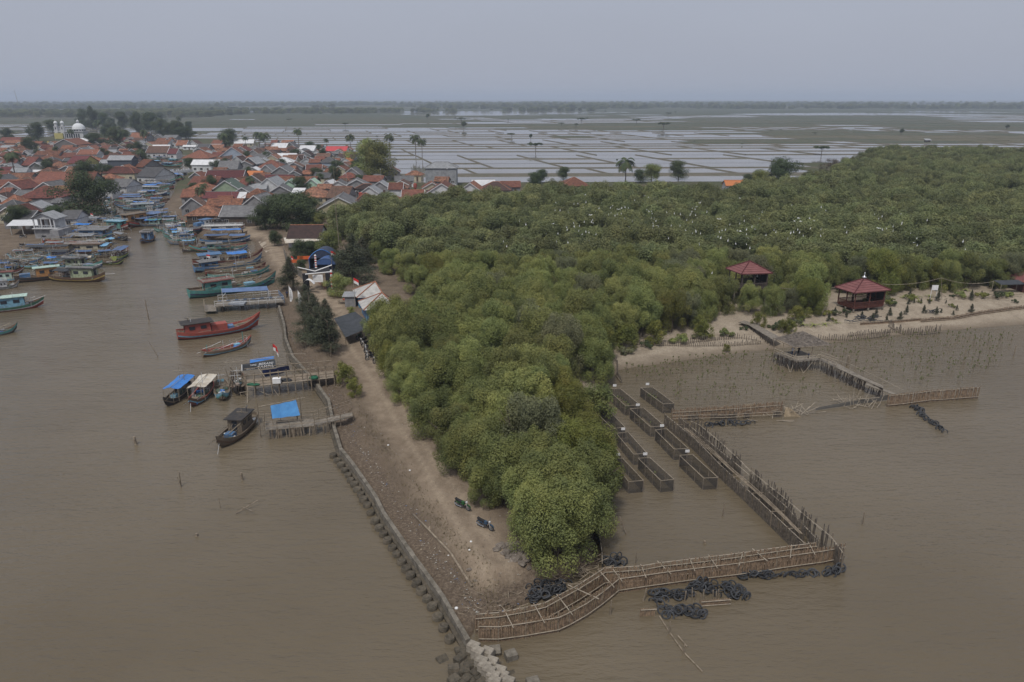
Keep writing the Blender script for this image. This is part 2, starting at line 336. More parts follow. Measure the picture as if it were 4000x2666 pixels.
for ri,(r0,r1,ty,dw) in enumerate(rows):
    if blk<=0: blk=rr.choice([2,2,3,4]); off=rr.uniform(0,1)*1.2*CH; wd=rr.uniform(1.05,1.5)*CH*(1 if r0<14*CH else 1.7); big=1
    blk-=1
    Y=u0.y+r0; xl=-(Y*.75+120); xr=Y*.75+120; a=math.floor((xl+.28*r0)/wd)*wd+off
    hd=.55 if Y<1500 else .4
    if ty=='canal':
        pts=[fpt(-95,r0,.93),fpt(330,r0,.93),fpt(330,r1,.93),fpt(-95,r1,.93)]
        PW.poly(pts); dyke(fpt(-120,r1+5,.85),fpt(420,r1+5,.85),10,.7); continue
    w0=wd; mrg=rr.random()<.25; rw=random.Random(int(off*1000))
    while a<xr+.28*r0+wd:
        wd=w0*(1 if rw.random()<.5 else rw.choice([.7,1.5,2,2.4]))
        cx,cy,_=fpt(a+wd/2,(r0+r1)/2,0)
        if not inpoly(cx,cy,VILL) and not inpoly(cx,cy,FORP):
            n_=noise1(cx,cy*1.0,330,4)*.6+noise1(cx*.8,cy,120,5)*.4
            b1=(r0)/CH
            thr=.60 if b1<3.2 else .5 if b1<7 else .64 if b1<13 else .47 if b1<20 else .46 if b1<40 else .43 if b1<50 else 0
            if b1<3 and cx<900: thr=1
            z=.93; M=PW if n_<thr else (G_ if n_<thr+.2 or b1>16 else S_)
            if M is not PW: z=.96
            g0=dw*.35
            M.poly([fpt(a+g0,r0+g0,z),fpt(a+wd-g0,r0+g0,z),fpt(a+wd-g0,r1,z),fpt(a+g0,r1,z)])
            if Y<2000:
                dyke(fpt(a,r0,.85),fpt(a,r1+1,.85),1.4,hd)
                (rr.random()<(.5 if mrg else .93)) and dyke(fpt(a,r0,.85),fpt(a+wd,r0,.85),1.3 if blk else 4.0,hd)
        a+=wd
    wd=w0
PW.build('flooded_fields',m_pw); G_.build('green_fields',m_green); S_.build('stubble_fields',m_stub); D_.build('field_dykes',m_dyke)
for n_ in('flooded_fields','green_fields','stubble_fields','field_dykes'): struct(bpy.data.objects[n_])
# ---------------------------------------------------------------- foliage
def leafmat(name,c1,c2,c3,rnd=.18,scale=.5):
    m,t,b=nt(name); N=t.nodes; L=t.links; globals().update(N=N,L=L)
    globals()['tcg']=nod('ShaderNodeTexCoord'); n=noise(scale,3,.6); c=ramp(n,[(.34,c2),(.5,c1),(.68,c3)])
    n5=noise(6,2,.5); c=mixc(math_('MULTIPLY',n5,.35),c,tuple(x*.55 for x in c1))
    oi=N.new('ShaderNodeObjectInfo'); hs=N.new('ShaderNodeHueSaturation'); r1=N.new('ShaderNodeMapRange'); r1.inputs[3].default_value=1-rnd; r1.inputs[4].default_value=1+rnd; L.new(oi.outputs['Random'],r1.inputs[0]); L.new(r1.outputs[0],hs.inputs['Value'])
    r2=N.new('ShaderNodeMapRange'); r2.inputs[3].default_value=.485; r2.inputs[4].default_value=.515; mm=N.new('ShaderNodeMath'); mm.operation='FRACT'; m7=N.new('ShaderNodeMath'); m7.operation='MULTIPLY'; m7.inputs[1].default_value=7.3
    L.new(oi.outputs['Random'],m7.inputs[0]); L.new(m7.outputs[0],mm.inputs[0]); L.new(mm.outputs[0],r2.inputs[0]); L.new(r2.outputs[0],hs.inputs['Hue']); L.new(c,hs.inputs['Color'])
    L.new(hs.outputs[0],b.inputs['Base Color']); b.inputs['Roughness'].default_value=.6; b.inputs['Specular IOR Level'].default_value=.25
    tr=N.new('ShaderNodeBsdfTranslucent'); L.new(hs.outputs[0],tr.inputs[0]); ms=N.new('ShaderNodeMixShader'); ms.inputs[0].default_value=.22; L.new(b.outputs[0],ms.inputs[1]); L.new(tr.outputs[0],ms.inputs[2]); L.new(ms.outputs[0],N['Material Output'].inputs[0])
    return m
m_mang=leafmat('mangrove_leaves',(.190,.213,.070),(.120,.146,.055),(.275,.275,.085),scale=.35,rnd=.32)
m_mangf=leafmat('far_mangrove_leaves',(.162,.184,.078),(.108,.127,.060),(.235,.242,.098),scale=.35,rnd=.34)
m_mangg=leafmat('grey_green_leaves',(.150,.160,.085),(.105,.115,.065),(.20,.20,.10),scale=.5)
m_mangy=leafmat('yellow_green_leaves',(.165,.175,.042),(.11,.13,.035),(.22,.21,.055))
m_dark=leafmat('dark_leaves',(.065,.088,.038),(.035,.055,.025),(.075,.10,.038))
m_needle=leafmat('casuarina_needles',(.085,.098,.060),(.055,.068,.042),(.125,.13,.085))
m_palm=leafmat('palm_fronds',(.060,.085,.035),(.045,.06,.028),(.10,.10,.05))
m_bare=leafmat('bare_twigs',(.115,.095,.075),(.08,.068,.055),(.15,.12,.095))
m_bark=mat('bark',(.13,.105,.08),(.07,.055,.045),scale=4,rough=.9,bump=.4)
def leaves(lobes,n,size,rs,flat=.35,up=.3,asp=.6,inner=.18):
    """lobes: (cx,cy,cz,rx,ry,rz). returns verts, quads"""
    Lb=np.array(lobes,float); wt=(Lb[:,3]*Lb[:,4]+Lb[:,3]*Lb[:,5]*2); wt/=wt.sum(); k=rs.choice(len(Lb),n,p=wt)
    d=rs.normal(size=(n,3)); d[:,2]=d[:,2]+.25; d/=np.linalg.norm(d,axis=1)[:,None]
    rad_=1-inner*rs.rand(n)**2*2+rs.normal(size=n)*.05
    c=Lb[k,:3]+d*Lb[k,3:]*rad_[:,None]
    nn=d+rs.normal(size=(n,3))*flat; nn[:,2]+=up; nn/=np.linalg.norm(nn,axis=1)[:,None]
    a=np.cross(nn,rs.normal(size=(n,3))); a/=np.linalg.norm(a,axis=1)[:,None]; bb_=np.cross(nn,a)
    s=size*(.6+.8*rs.rand(n))[:,None]; q=a*s/2; r=bb_*s/2*asp
    vs=np.stack([c-q,c-r*.9+nn*s*.06,c+q,c+r*.9+nn*s*.06],1).reshape(-1,3)
    return vs,np.arange(n*4).reshape(n,4)
def leafmesh(name,parts,m):
    vs=np.concatenate([p[0] for p in parts]); o=0; fs=[]
    for p in parts: fs.append(p[1]+o); o+=len(p[0])
    fs=np.concatenate(fs); me=bpy.data.meshes.new(name); me.vertices.add(len(vs)); me.vertices.foreach_set('co',vs.astype(np.float32).ravel()); me.loops.add(fs.size); me.loops.foreach_set('vertex_index',fs.ravel().astype(np.int32))
    me.polygons.add(len(fs)); me.polygons.foreach_set('loop_start',np.arange(len(fs))*4); me.polygons.foreach_set('loop_total',np.full(len(fs),4)); me.update(); me.materials.append(m); return me
def mangrove_lobes(rs,Rr,Hh,nl,base=1.0):
    lob=[]
    for i in range(int(nl*1.05)):
        a=rs.rand()*2*PI; t=rs.rand()**.8; z=base+(Hh-base)*t; env=math.sqrt(max(0,1-((t-.28)/.80)**2)) if t>.28 else .78+.22*t/.28
        r=Rr*env*(.55+.45*rs.rand()**.5)*.85; s=Rr*(.17+.16*rs.rand()); lob.append((r*math.cos(a),r*math.sin(a),z-s*.6,s,s,s*(.95+.8*rs.rand())))
    for i in range(5): lob.append((rs.normal()*.1*Rr,rs.normal()*.1*Rr,base+(Hh-base)*(.3+.13*i),Rr*.42,Rr*.42,Rr*.4))
    return lob
def trunkmesh(h,r,rs,limbs=5,spread=1.5,lean=.3,multi=1,start=.35):
    M=MB()
    for q in range(multi):
        a0=rs.rand()*6.28; bx,by=(0,0) if multi==1 else (.35*math.cos(a0),.35*math.sin(a0))
        top=(bx+rs.normal()*lean,by+rs.normal()*lean,h); M.tube([(bx,by,-.4),(bx*1.2,by*1.2,h*.4),top],r,6,r1=r*.45)
        for i in range(limbs):
            t=start+(1-start)*rs.rand(); p=Vector((bx,by,0)).lerp(Vector(top),t); a=rs.rand()*6.28; e=p+Vector((math.cos(a)*spread*(.6+.5*rs.rand()),math.sin(a)*spread*(.6+.5*rs.rand()),h*.22*(.5+rs.rand())))
            M.tube([p,(p+e)/2+Vector((0,0,-.1)),e],r*.45,4,r1=r*.12)
    return M
rs=np.random.RandomState(11)
def tree_proto(name,crown_me,trunk_mb):
    """returns (crown mesh, trunk mesh)"""
    o=trunk_mb.build('trunk',m_bark); me=o.data; bpy.data.objects.remove(o); return crown_me,me
PROTO={}
for i in range(5):
    lo=mangrove_lobes(rs,3.0,6.3,34); PROTO['mang',i]=tree_proto('',leafmesh('mangrove_crown',[leaves(lo,30000,.145,rs,inner=.22,flat=.55,asp=.55)],m_mang),trunkmesh(4.2,.11,rs,5,1.4,.5,3))
    PROTO['mangl',i]=(leafmesh('mangrove_crown_far',[leaves(lo,9000,.26,rs,inner=.22,flat=.55,asp=.55)],m_mangf),PROTO['mang',i][1])
for i in range(2):
    lo=mangrove_lobes(rs,2.2,4.0,20,.5); PROTO['yel',i]=tree_proto('',leafmesh('young_mangrove_crown',[leaves(lo,6000,.19,rs,inner=.6,flat=.8)],m_mangy),trunkmesh(2.6,.06,rs,5,1.1,.4,3))
for i in range(3):
    lo=[(rs.normal()*1.5,rs.normal()*1.5,1.0+rs.rand()**.8*5.8,1.1+rs.rand()*.9,1.1+rs.rand()*.9,.9+rs.rand()*.6) for _ in range(30)]
    PROTO['broad',i]=tree_proto('',leafmesh('broad_crown',[leaves(lo,12000,.27,rs,inner=.25)],m_dark),trunkmesh(3.6,.2,rs,6,1.8,.2))
def palm():
    parts=[]; nf=20
    vs=[];fs=[]
    for k in range(nf):
        a=2*PI*k/nf+rs.rand()*.3; el=rs.uniform(-.35,1.15); ln=3.3+rs.rand()*.8; pr=Vector((0,0,8.6)); seg=9; d=Vector((math.cos(a)*math.cos(el),math.sin(a)*math.cos(el),math.sin(el)))
        side=Vector((-math.sin(a),math.cos(a),0)); p=pr.copy()
        for s in range(seg):
            d=(d+Vector((0,0,-.16-.03*s))).normalized(); q=p+d*ln/seg; w=.75*math.sin(PI*min(1,(s+.8)/seg*.9))+.1
            for sg in(-1,1):
                i0=len(vs); dr=Vector((0,0,-.45*w)); vs+=[p,q,q+side*sg*w+dr+d*.2,p+side*sg*w+dr+d*.35]; vs[-1]=(p*.45+q*.55)+side*sg*w+dr+d*.15; fs.append((i0,i0+1,i0+2,i0+3))
            p=q
    M=MB(); M.mesh(vs,fs); return M
def mbdata(M,name,mm,smooth=False):
    o=M.build(name,mm,smooth=smooth); d=o.data; bpy.data.objects.remove(o); return d
for i in range(3):
    tm=MB(); tm.tube([(0,0,-.3),(.25*i-.2,.1,4),(0,0,8.7)],.2,7,r1=.12); PROTO['palm',i]=(mbdata(palm(),'palm_crown',m_palm),mbdata(tm,'palm_trunk',m_bark))
def cas_lobes(h,rr_):
    lob=[]
    for k in range(30):
        t=rs.rand(); a=rs.rand()*6.28; r=rr_*(1-t)*.8*rs.rand()**.5; lob.append((r*math.cos(a),r*math.sin(a),.9+t*(h-1.2),.34*rr_*(1.15-t)+.15,.34*rr_*(1.15-t)+.15,.75+.4*rs.rand()))
    lob.append((0,0,h*.5,rr_*.45,rr_*.45,h*.4)); return lob
for i in range(2):
    PROTO['cas',i]=tree_proto('',leafmesh('casuarina_crown',[leaves(cas_lobes(8,2.6),8000,.36,rs,asp=.15,inner=.8,flat=1.2,up=1.6)],m_needle),trunkmesh(6.5,.1,rs,8,1.2,.2,2,.15))
for i in range(3):
    lo=[(rs.normal()*2.3,rs.normal()*2.3,4.6+rs.rand()*.9,1.2,1.2,.55) for _ in range(16)] if i<2 else [(rs.normal()*.9,rs.normal()*.9,3.6+rs.rand()*2.4,1.1,1.1,.9) for _ in range(12)]
    PROTO['acacia',i]=tree_proto('',leafmesh('acacia_crown',[leaves(lo,1500,.6,rs)],m_dark),trunkmesh(4.5,.28,rs,6,2.0,.2))
lo=[(rs.normal()*1.6,rs.normal()*1.6,2.2+rs.rand()*3,1.2,1.2,1) for _ in range(12)]
PROTO['bare',0]=tree_proto('',leafmesh('twiggy_crown',[leaves(lo,2600,.5,rs,asp=.12,inner=.9,flat=1.2)],m_bare),trunkmesh(4,.13,rs,8,1.5,.2))
lo=[(rs.normal()*.5,rs.normal()*.5,.5+rs.rand()*.5,.4,.4,.35) for _ in range(8)]
PROTO['bush',0]=tree_proto('',leafmesh('bush_foliage',[leaves(lo,900,.22,rs)],m_dark),trunkmesh(.6,.03,rs,4,.4,.1,2))
NAMES={'mang':'mangrove_tree','mangl':'mangrove_tree','yel':'young_mangrove','broad':'broadleaf_tree','palm':'coconut_palm','cas':'casuarina_tree','acacia':'field_tree','bare':'twiggy_tree','bush':'bush'}
CATS={'bush':'bush','palm':'palm tree'}
def tree(kind,i,p,s=1.0,rz=None,label='',group=None,sz=None,mat_=None):
    cm,tm=PROTO[kind,i]; o=thing(NAMES[kind],p,label,CATS.get(kind,'tree'),R.random()*6.28 if rz is None else rz,group)
    o.scale=(s,s,(sz or s)); k=link('crown',cm,o); link('trunk',tm,o)
    if mat_:
        k.data=cm  # shared mesh, own material on the object
        k.material_slots[0].link='OBJECT'; k.material_slots[0].material=mat_
    return o
def stuff_instances(name,pts,scales,srcs,label,cat):
    """a mass nobody can count: one object whose points carry whole crowns"""
    me=bpy.data.meshes.new(name); me.from_pydata([tuple(p) for p in pts],[],[]); n=len(pts)
    a=me.attributes.new('size','FLOAT_VECTOR','POINT'); a.data.foreach_set('vector',np.array(scales,np.float32).ravel())
    a=me.attributes.new('turn','FLOAT','POINT'); a.data.foreach_set('value',np.array([R.random()*6.28 for _ in pts],np.float32))
    a=me.attributes.new('pick','INT','POINT'); a.data.foreach_set('value',np.array([R.randrange(len(srcs)) for _ in pts],np.int32))
    o=link(name,me); tag(o,label,cat,None,'stuff')
    ng=bpy.data.node_groups.new(name,'GeometryNodeTree'); ng.interface.new_socket('Geometry',in_out='INPUT',socket_type='NodeSocketGeometry'); ng.interface.new_socket('Geometry',in_out='OUTPUT',socket_type='NodeSocketGeometry')
    N=ng.nodes; L=ng.links; gi=N.new('NodeGroupInput'); go=N.new('NodeGroupOutput'); ip=N.new('GeometryNodeInstanceOnPoints'); jn=N.new('GeometryNodeJoinGeometry')
    for s_ in reversed(srcs):
        q=N.new('GeometryNodeObjectInfo'); q.inputs['Object'].default_value=s_; q.transform_space='ORIGINAL'; q.inputs['As Instance'].default_value=True; L.new(q.outputs['Geometry'],jn.inputs[0])
    def na(nm,ty): x=N.new('GeometryNodeInputNamedAttribute'); x.data_type=ty; x.inputs['Name'].default_value=nm; return x.outputs[0]
    L.new(gi.outputs[0],ip.inputs['Points']); L.new(jn.outputs[0],ip.inputs['Instance']); ip.inputs['Pick Instance'].default_value=True
    L.new(na('pick','INT'),ip.inputs['Instance Index']); L.new(na('size','FLOAT_VECTOR'),ip.inputs['Scale'])
    cb=N.new('ShaderNodeCombineXYZ'); L.new(na('turn','FLOAT'),cb.inputs[2]); L.new(cb.outputs[0],ip.inputs['Rotation']); L.new(ip.outputs[0],go.inputs[0])
    md=o.modifiers.new('scatter','NODES'); md.node_group=ng; return o
# ---------------------------------------------------------------- mangrove forest
FX=np.array(FORP); sp=4.4; pts=[]
x0,y0=FX.min(0); x1,y1=FX.max(0); x1=min(x1,430); jx=[];jy=[]
yy=y0
while yy<y1:
    xx=x0
    while xx<x1:
        jx.append(xx+R.uniform(-1.6,1.6)); jy.append(yy+R.uniform(-1.6,1.6)); xx+=sp
    yy+=sp
jx=np.array(jx); jy=np.array(jy); sdv=sdist(jx,jy,FORP)
FPAV=[((g('J',243,178,8.6)+g('J',577,213,8.6))/2,4.6,.9),((g('Y',345,705,5.2)+g('Y',1635,775,5.2))/2,10,.9)]
cand=[]
for x,y,s_ in zip(jx,jy,sdv):
    if s_<(1.15 if y<110 else 1.7): continue
    sx_,sy_,_=scr((x,y,4))
    if sx_<-120 or sx_>4150 or sy_<-100: continue
    if any((x-p.x)**2+((y-p.y)*k)**2<r*r for p,r,k in FPAV) and y<FPAV[0][0].y+8: continue
    cand.append((x,y,s_))
# drop trees that would stand in the gaps where roofs show, then nearest first
cand.sort(key=lambda q:q[1]); print('forest trees',len(cand))
near=cand[:260]; rest=cand[260:]
frt=[]; spit=[]
spitY=g('V',1400,840).y
for x,y,s_ in near:
    sc_=R.uniform(.82,1.25)*(.92 if s_<3 else 1.12)*(.66 if abs(x-FPAV[0][0].x-1)<7.5 and -2<FPAV[0][0].y-y<26 else 1); z=max(ground_z(x,y),.05)
    hz=sc_*R.uniform(.92,1.15)
    yel=(s_<5 and R.random()<.35)
    o=tree('mang',R.randrange(5),(x,y,z),sc_,sz=hz,group='mangrove trees of the wooded spit and shore',mat_=m_mangy if (yel and R.random()<.6) or (y<95 and scr((x,y,5))[0]>2150 and R.random()<.45) else m_mangg if R.random()<.07 else None)
    side='by the dirt track' if scr((x,y,1))[0]<2150*1.0 and s_<6 and sdist(np.array([x-6]),np.array([y]),FORP)[0]<0 else 'above the caged pond' if s_<6 and y<spitY else 'deep in the mangrove spit' if y<spitY else 'at the back of the spit'
    frt.append((o,('tall ' if hz>1.2 else 'low ' if hz<.95 else '')+('yellowish ' if yel else 'green ')+'mangrove '+side))
rank_labels(frt,9)
for i,(x,y,h,l) in enumerate([(1285,1296,8.2,'large rounded mangrove nearest the camera at the tip of the grove'),(1335,1255,7.6,'big mangrove overhanging the pond corner'),(1222,1222,7.0,'big mangrove behind the rock pile'),(1340,1180,8.0,'tall mangrove on the pond side behind the corner one'),(1150,1160,7.4,'big mangrove above the two near motorbikes'),(1265,1215,8.4,'tallest mangrove of the tip cluster'),(1352,1110,7.8,'yellowish mangrove leaning over the pond beside the nearest cages'),(1085,1085,6.8,'low spreading mangrove at the track, upper left of the motorbikes'),(1040,1050,6.6,'mangrove bulging over the track, first above the motorbikes'),(1000,1005,6.6,'mangrove bulging over the track, second above the motorbikes'),(970,962,6.4,'mangrove bulging over the track, third above the motorbikes'),(930,905,6.2,'mangrove at the track edge level with the bamboo piers'),(900,632,6.5,'mangrove directly behind the farther pale tent'),(935,648,6.8,'mangrove behind the nearer pale tent'),(868,606,6.0,'mangrove left behind the farther pale tent'),(962,680,6.5,'mangrove just right of the nearer pale tent'),(960,612,7.2,'tall mangrove rising behind the two pale tents'),(925,590,7.0,'tall mangrove between the tents and the garden casuarina'),(985,655,7.2,'broad mangrove two crowns right of the tents')]):
    p=g('V',x,y,.6); p.z=max(ground_z(p.x,p.y),.05); tree('mang',i%5,p,h/6.0,label=l,sz=h/6.8,group='mangrove trees of the wooded spit and shore',mat_=m_mangy if 'yellowish' in l else None)
src=[o.children[0] if o.children[0].name.startswith('crown') else o.children[1] for o,_ in frt if True][:1]
far_src=[]
# the five crowns the far mass repeats stand as real trees at its near edge
fp=rest[:5]; rest=rest[5:]; fl=[]
for i,(x,y,s_) in enumerate(fp):
    o=tree('mangl',i,(x,y,max(ground_z(x,y),.05)),1.1,group='mangrove trees of the wooded spit and shore'); fl.append((o,'green mangrove at the near edge of the wide forest')); far_src.append([k for k in o.children if k.name.startswith('crown')][0])
rank_labels(fl)
def zf(x,y): return 1.08+.28*noise1(x,y,26,8)+.12*noise1(x,y,9,9)
stuff_instances('mangrove_forest',[(x,y,.6) for x,y,_ in rest],[((q:=zf(x,y)*R.uniform(.8,1.4)),q,q*R.uniform(.75,1.0)) for x,y,_ in rest],far_src,'wide dense mangrove forest stretching back to the flooded fields','forest')
# far tree line: villages and groves four kilometres off
pts=[];scl=[]
for k in range(11000):
    x=R.uniform(-3600,3600); y=3250+3400*R.random()**1.2; 
    if abs(x)>y*.74 or noise1(x,y,300,12)<.42: continue
    pts.append((x,y,0)); s=R.uniform(1.1,3.1); scl.append((s*1.5,s*1.5,s*R.uniform(.7,1.35)))
for cx,cy,n_,wx,wy in((-1150,2000,330,420,160),(-1500,2300,420,560,160),(-800,2600,260,420,120),(-640,2250,60,260,60),(-300,2500,25,120,40),(120,2750,40,180,40)):
    for k in range(n_): pts.append((cx+R.uniform(-wx,wx),cy+R.uniform(-wy,wy),0)); s=R.uniform(1.2,2.3); scl.append((s*1.5,s*1.5,s))
stuff_instances('far_treeline',pts,scl,far_src,'hazy belt of trees along the horizon beyond the fields','tree belt')
# air
MB().box((0,11000,60),(36000,24000,125)).build('haze',None); hz=bpy.data.objects['haze']; hz['kind']='stuff'; hz['label']='pale haze over the coast and the fields'; hz['category']='haze'
m=bpy.data.materials.new('haze_air'); m.use_nodes=True; t=m.node_tree; t.nodes.clear(); ou=t.nodes.new('ShaderNodeOutputMaterial'); pv=t.nodes.new('ShaderNodeVolumePrincipled'); pv.inputs['Color'].default_value=(.60,.69,.86,1); pv.inputs['Density'].default_value=.00014; pv.inputs['Anisotropy'].default_value=0
t.links.new(pv.outputs[0],ou.inputs['Volume']); hz.data.materials.clear(); hz.data.materials.append(m)
hz.visible_shadow=True
# ---------------------------------------------------------------- village materials
def tile(n,c1,c2): return mat('roof_'+n,c1,c2,scale=1.1,rough=.9,bump=.5,bscale=3,detail=8,coord='Object',lo=.4,hi=.6,wave=('X',1.5,.35,.4),rnd=.3)
RM={'redbrown':(tile('red_brown',(.20,.085,.06),(.12,.05,.04)),'red-brown tiled'),'maroon':(tile('maroon',(.14,.045,.045),(.095,.032,.035)),'maroon'),
'darkred':(tile('dark_red',(.19,.065,.05),(.075,.035,.03)),'dark red tiled'),'orange':(tile('orange_mottled',(.28,.125,.075),(.11,.055,.04)),'orange tiled'),
'tile':(tile('terracotta',(.23,.10,.065),(.14,.062,.045)),'terracotta tiled'),'brown':(tile('brown',(.16,.095,.07),(.08,.05,.04)),'brown tiled'),
'darkbrown':(tile('dark_brown',(.075,.045,.04),(.045,.03,.027)),'dark brown tiled'),'mottled':(tile('mottled',(.30,.15,.095),(.10,.055,.04)),'mottled brown'),
'olive':(tile('olive_brown',(.22,.14,.07),(.13,.085,.05)),'olive-brown tiled'),'brightorange':(mat('roof_bright_orange',(.46,.17,.065),(.36,.13,.05),rnd=.05),'bright orange'),
'grey':(mat('roof_grey_sheet',(.17,.17,.175),(.10,.10,.105),scale=.8,wave=('X',3,.25,0),rnd=.2),'grey sheet'),
'darkgrey':(mat('roof_dark_sheet',(.10,.10,.105),(.06,.06,.065),scale=.8,wave=('X',3,.25,0),rnd=.15),'dark grey sheet'),
'lightgrey':(mat('roof_light_sheet',(.30,.31,.33),(.20,.21,.22),scale=.8,wave=('X',3,.2,0),rnd=.1),'pale grey sheet'),
'white':(mat('roof_white_sheet',(.62,.63,.65),(.48,.49,.51),scale=.6,wave=('X',3,.12,0),rnd=.08),'white metal'),
'green':(mat('roof_green_sheet',(.10,.14,.115),(.075,.10,.085),scale=.8,wave=('X',3,.2,0)),'dull green'),
'mint':(mat('roof_mint',(.34,.48,.38),(.26,.36,.29),scale=.8),'mint green'),
'red':(mat('roof_bright_red',(.46,.06,.065),(.36,.05,.055),scale=.3,rough=.5),'bright red'),
'blue':(mat('roof_blue_sheet',(.16,.26,.42),(.12,.2,.33),scale=.8,wave=('X',3,.2,0)),'blue sheet')}
WM={'white':mat('wall_white',(.50,.51,.53),(.36,.37,.38),scale=.9,hi=.6,rnd=.1),'grey':mat('wall_grey',(.24,.24,.25),(.15,.15,.155),scale=.8,rnd=.15),'block':mat('wall_block',(.20,.19,.185),(.13,.125,.12),scale=2,wave=('Z',6,.3,0)),
'cream':mat('wall_cream',(.44,.40,.30),(.32,.29,.22),scale=.9),'yellow':mat('wall_yellow',(.42,.38,.14),(.34,.30,.12),scale=.9),'paleyel':mat('wall_pale_yellow',(.40,.37,.24),(.30,.28,.18),scale=.9),
'mint':mat('wall_mint',(.36,.50,.40),(.26,.38,.30),scale=.9),'palegreen':mat('wall_pale_green',(.27,.34,.24),(.2,.26,.19),scale=.9),'blue':mat('wall_pale_blue',(.33,.38,.46),(.25,.29,.35),scale=.9),
'slate':mat('wall_slate',(.085,.10,.125),(.07,.08,.10),scale=.9,wave=('X',3,.2,0)),'concrete':mat('wall_concrete',(.26,.275,.29),(.18,.19,.205),scale=.7,hi=.6),'wood':mat('wall_dark_wood',(.11,.085,.065),(.06,.05,.04),scale=1.5,wave=('X',5,.3,1))}
m_trim=mat('white_trim',(.55,.56,.58),(.42,.43,.45),scale=2); m_glass=mat('dark_glass',(.03,.035,.045),(.02,.022,.03),rough=.15,spec=.5); m_frame=mat('window_frame',(.35,.34,.32),(.25,.24,.23)); m_doorm=mat('door_wood',(.09,.055,.04),(.06,.04,.03))
m_cap=mat('ridge_tiles',(.34,.15,.09),(.2,.09,.06),scale=3); m_capg=mat('ridge_grey',(.2,.2,.2),(.13,.13,.13),scale=3)
HOUSES=[]; FOOT=[]
def roof_parts(root,kind,w,d,hw,rh,ov,rm,wm,cap,trim,base=0):
    """w along x, d along y, ridge along x ('x','h') or y ('y')"""
    B=MB(); t=.14; z0=base+hw
    W_=MB(); x,y=w/2,d/2
    if kind=='y':
        vs=[(-x,-y,base-.6),(x,-y,base-.6),(x,y,base-.6),(-x,y,base-.6),(-x,-y,z0),(x,-y,z0),(x,y,z0),(-x,y,z0),(0,-y,z0+rh),(0,y,z0+rh)]
        W_.mesh(vs,[(0,1,5,8,4),(1,2,6,5),(2,3,7,9,6),(3,0,4,7)])
        ex,ey=x+ov,y+ov*.8; k=rh/x; ze=z0-ov*k
        for s in(-1,1):
            a=[(s*ex,-ey,ze),(s*ex,ey,ze),(0,ey,z0+rh),(0,-ey,z0+rh)]; b_=[(p[0],p[1],p[2]+t) for p in a]
            B.mesh(a+b_,[(0,1,2,3),(4,5,6,7),(0,1,5,4),(1,2,6,5),(2,3,7,6),(3,0,4,7)])
        caps=[[(0,-ey-.02,z0+rh+t+.05),(0,ey+.02,z0+rh+t+.05)]]
        if trim:
            T=MB()
            for s in(-1,1):
                p=Vector((s*(ex+.02),-ey-.08,ze-.02)); q=Vector((0,-ey-.08,z0+rh-.02)); T.mesh([p,q,q+Vector((0,0,.38)),p+Vector((0,0,.38)),p+Vector((0,.07,0)),q+Vector((0,.07,0)),q+Vector((0,.07,.38)),p+Vector((0,.07,.38))],[(0,1,2,3),(4,5,6,7),(0,3,7,4),(3,2,6,7),(0,1,5,4)])
            T.build('bargeboard',m_trim,root)
    else:
        hip=kind=='h'; rx=max(x-y*.95,.25) if hip else x
        if hip:
            vs=[(-x,-y,base-.6),(x,-y,base-.6),(x,y,base-.6),(-x,y,base-.6),(-x,-y,z0),(x,-y,z0),(x,y,z0),(-x,y,z0)]; W_.mesh(vs,[(0,1,5,4),(1,2,6,5),(2,3,7,6),(3,0,4,7)])
        else:
            vs=[(-x,-y,base-.6),(x,-y,base-.6),(x,y,base-.6),(-x,y,base-.6),(-x,-y,z0),(x,-y,z0),(x,y,z0),(-x,y,z0),(-x,0,z0+rh),(x,0,z0+rh)]
            W_.mesh(vs,[(0,1,5,4),(1,2,6,9,5),(2,3,7,6),(3,0,4,8,7)])
        ex,ey=x+ov*(.8 if not hip else 1),y+ov; k=rh/y; ze=z0-ov*k; rr_=rx+(ov*.8 if not hip else 0)
        A=[(-ex,-ey,ze),(ex,-ey,ze),(ex,ey,ze),(-ex,ey,ze),(-rr_,0,z0+rh),(rr_,0,z0+rh)]; b_=[(p[0],p[1],p[2]+t) for p in A]
        F_=[(6,7,11,10),(8,9,10,11),(0,1,7,6),(1,2,8,7),(2,3,9,8),(3,0,6,9),(0,1,5,4),(2,3,4,5)]
        if hip: F_+=[(7,8,11),(9,6,10)]
        else: F_+=[(1,5,11,7),(5,2,8,11),(3,4,10,9),(4,0,6,10)]
        B.mesh(A+b_,F_)
        zt=z0+rh+t+.04; caps=[[(-rr_,0,zt),(rr_,0,zt)]]
        if hip: caps+=[[(sx*rr_,0,zt),(sx*ex,sy*ey,ze+t+.04)] for sx in(-1,1) for sy in(-1,1)]
        if trim and not hip:
            T=MB()
            for s in(-1,1): T.box((s*(ex+.06),-ey/2,(ze+z0+rh)/2+t/2+.06),(.14,math.hypot(ey,z0+rh-ze),.3),rx=math.atan2(z0+rh-ze,ey))
            T.build('bargeboard',m_trim,root)
    W_.build('wall',wm,root); ro=B.build('roof',rm,root)
    cp=MB()
    for c_ in caps: cp.tube(c_,.13,5)
    cp.build('ridge_cap',cap,ro)
def openings(root,w,d,hw,n,rz,hb=0,door=True):
    for i in range(n):
        x=-w/2+w*(i+.5)/n
        if door and i==n//2:
            D=MB(); D.box((x,-d/2-.04,hb+1.05),(1.0,.1,2.1),0,0); D.build('door',m_doorm,root); continue
        Wn=MB(); Wn.box((x,-d/2-.04,hb+1.7),(1.5,.1,1.3)); f=Wn.build('window',m_frame,root)
        P_=MB(); P_.box((x-.34,-d/2-.1,hb+1.7),(.56,.04,1.1)); P_.box((x+.34,-d/2-.1,hb+1.7),(.56,.04,1.1)); P_.build('pane',m_glass,f)
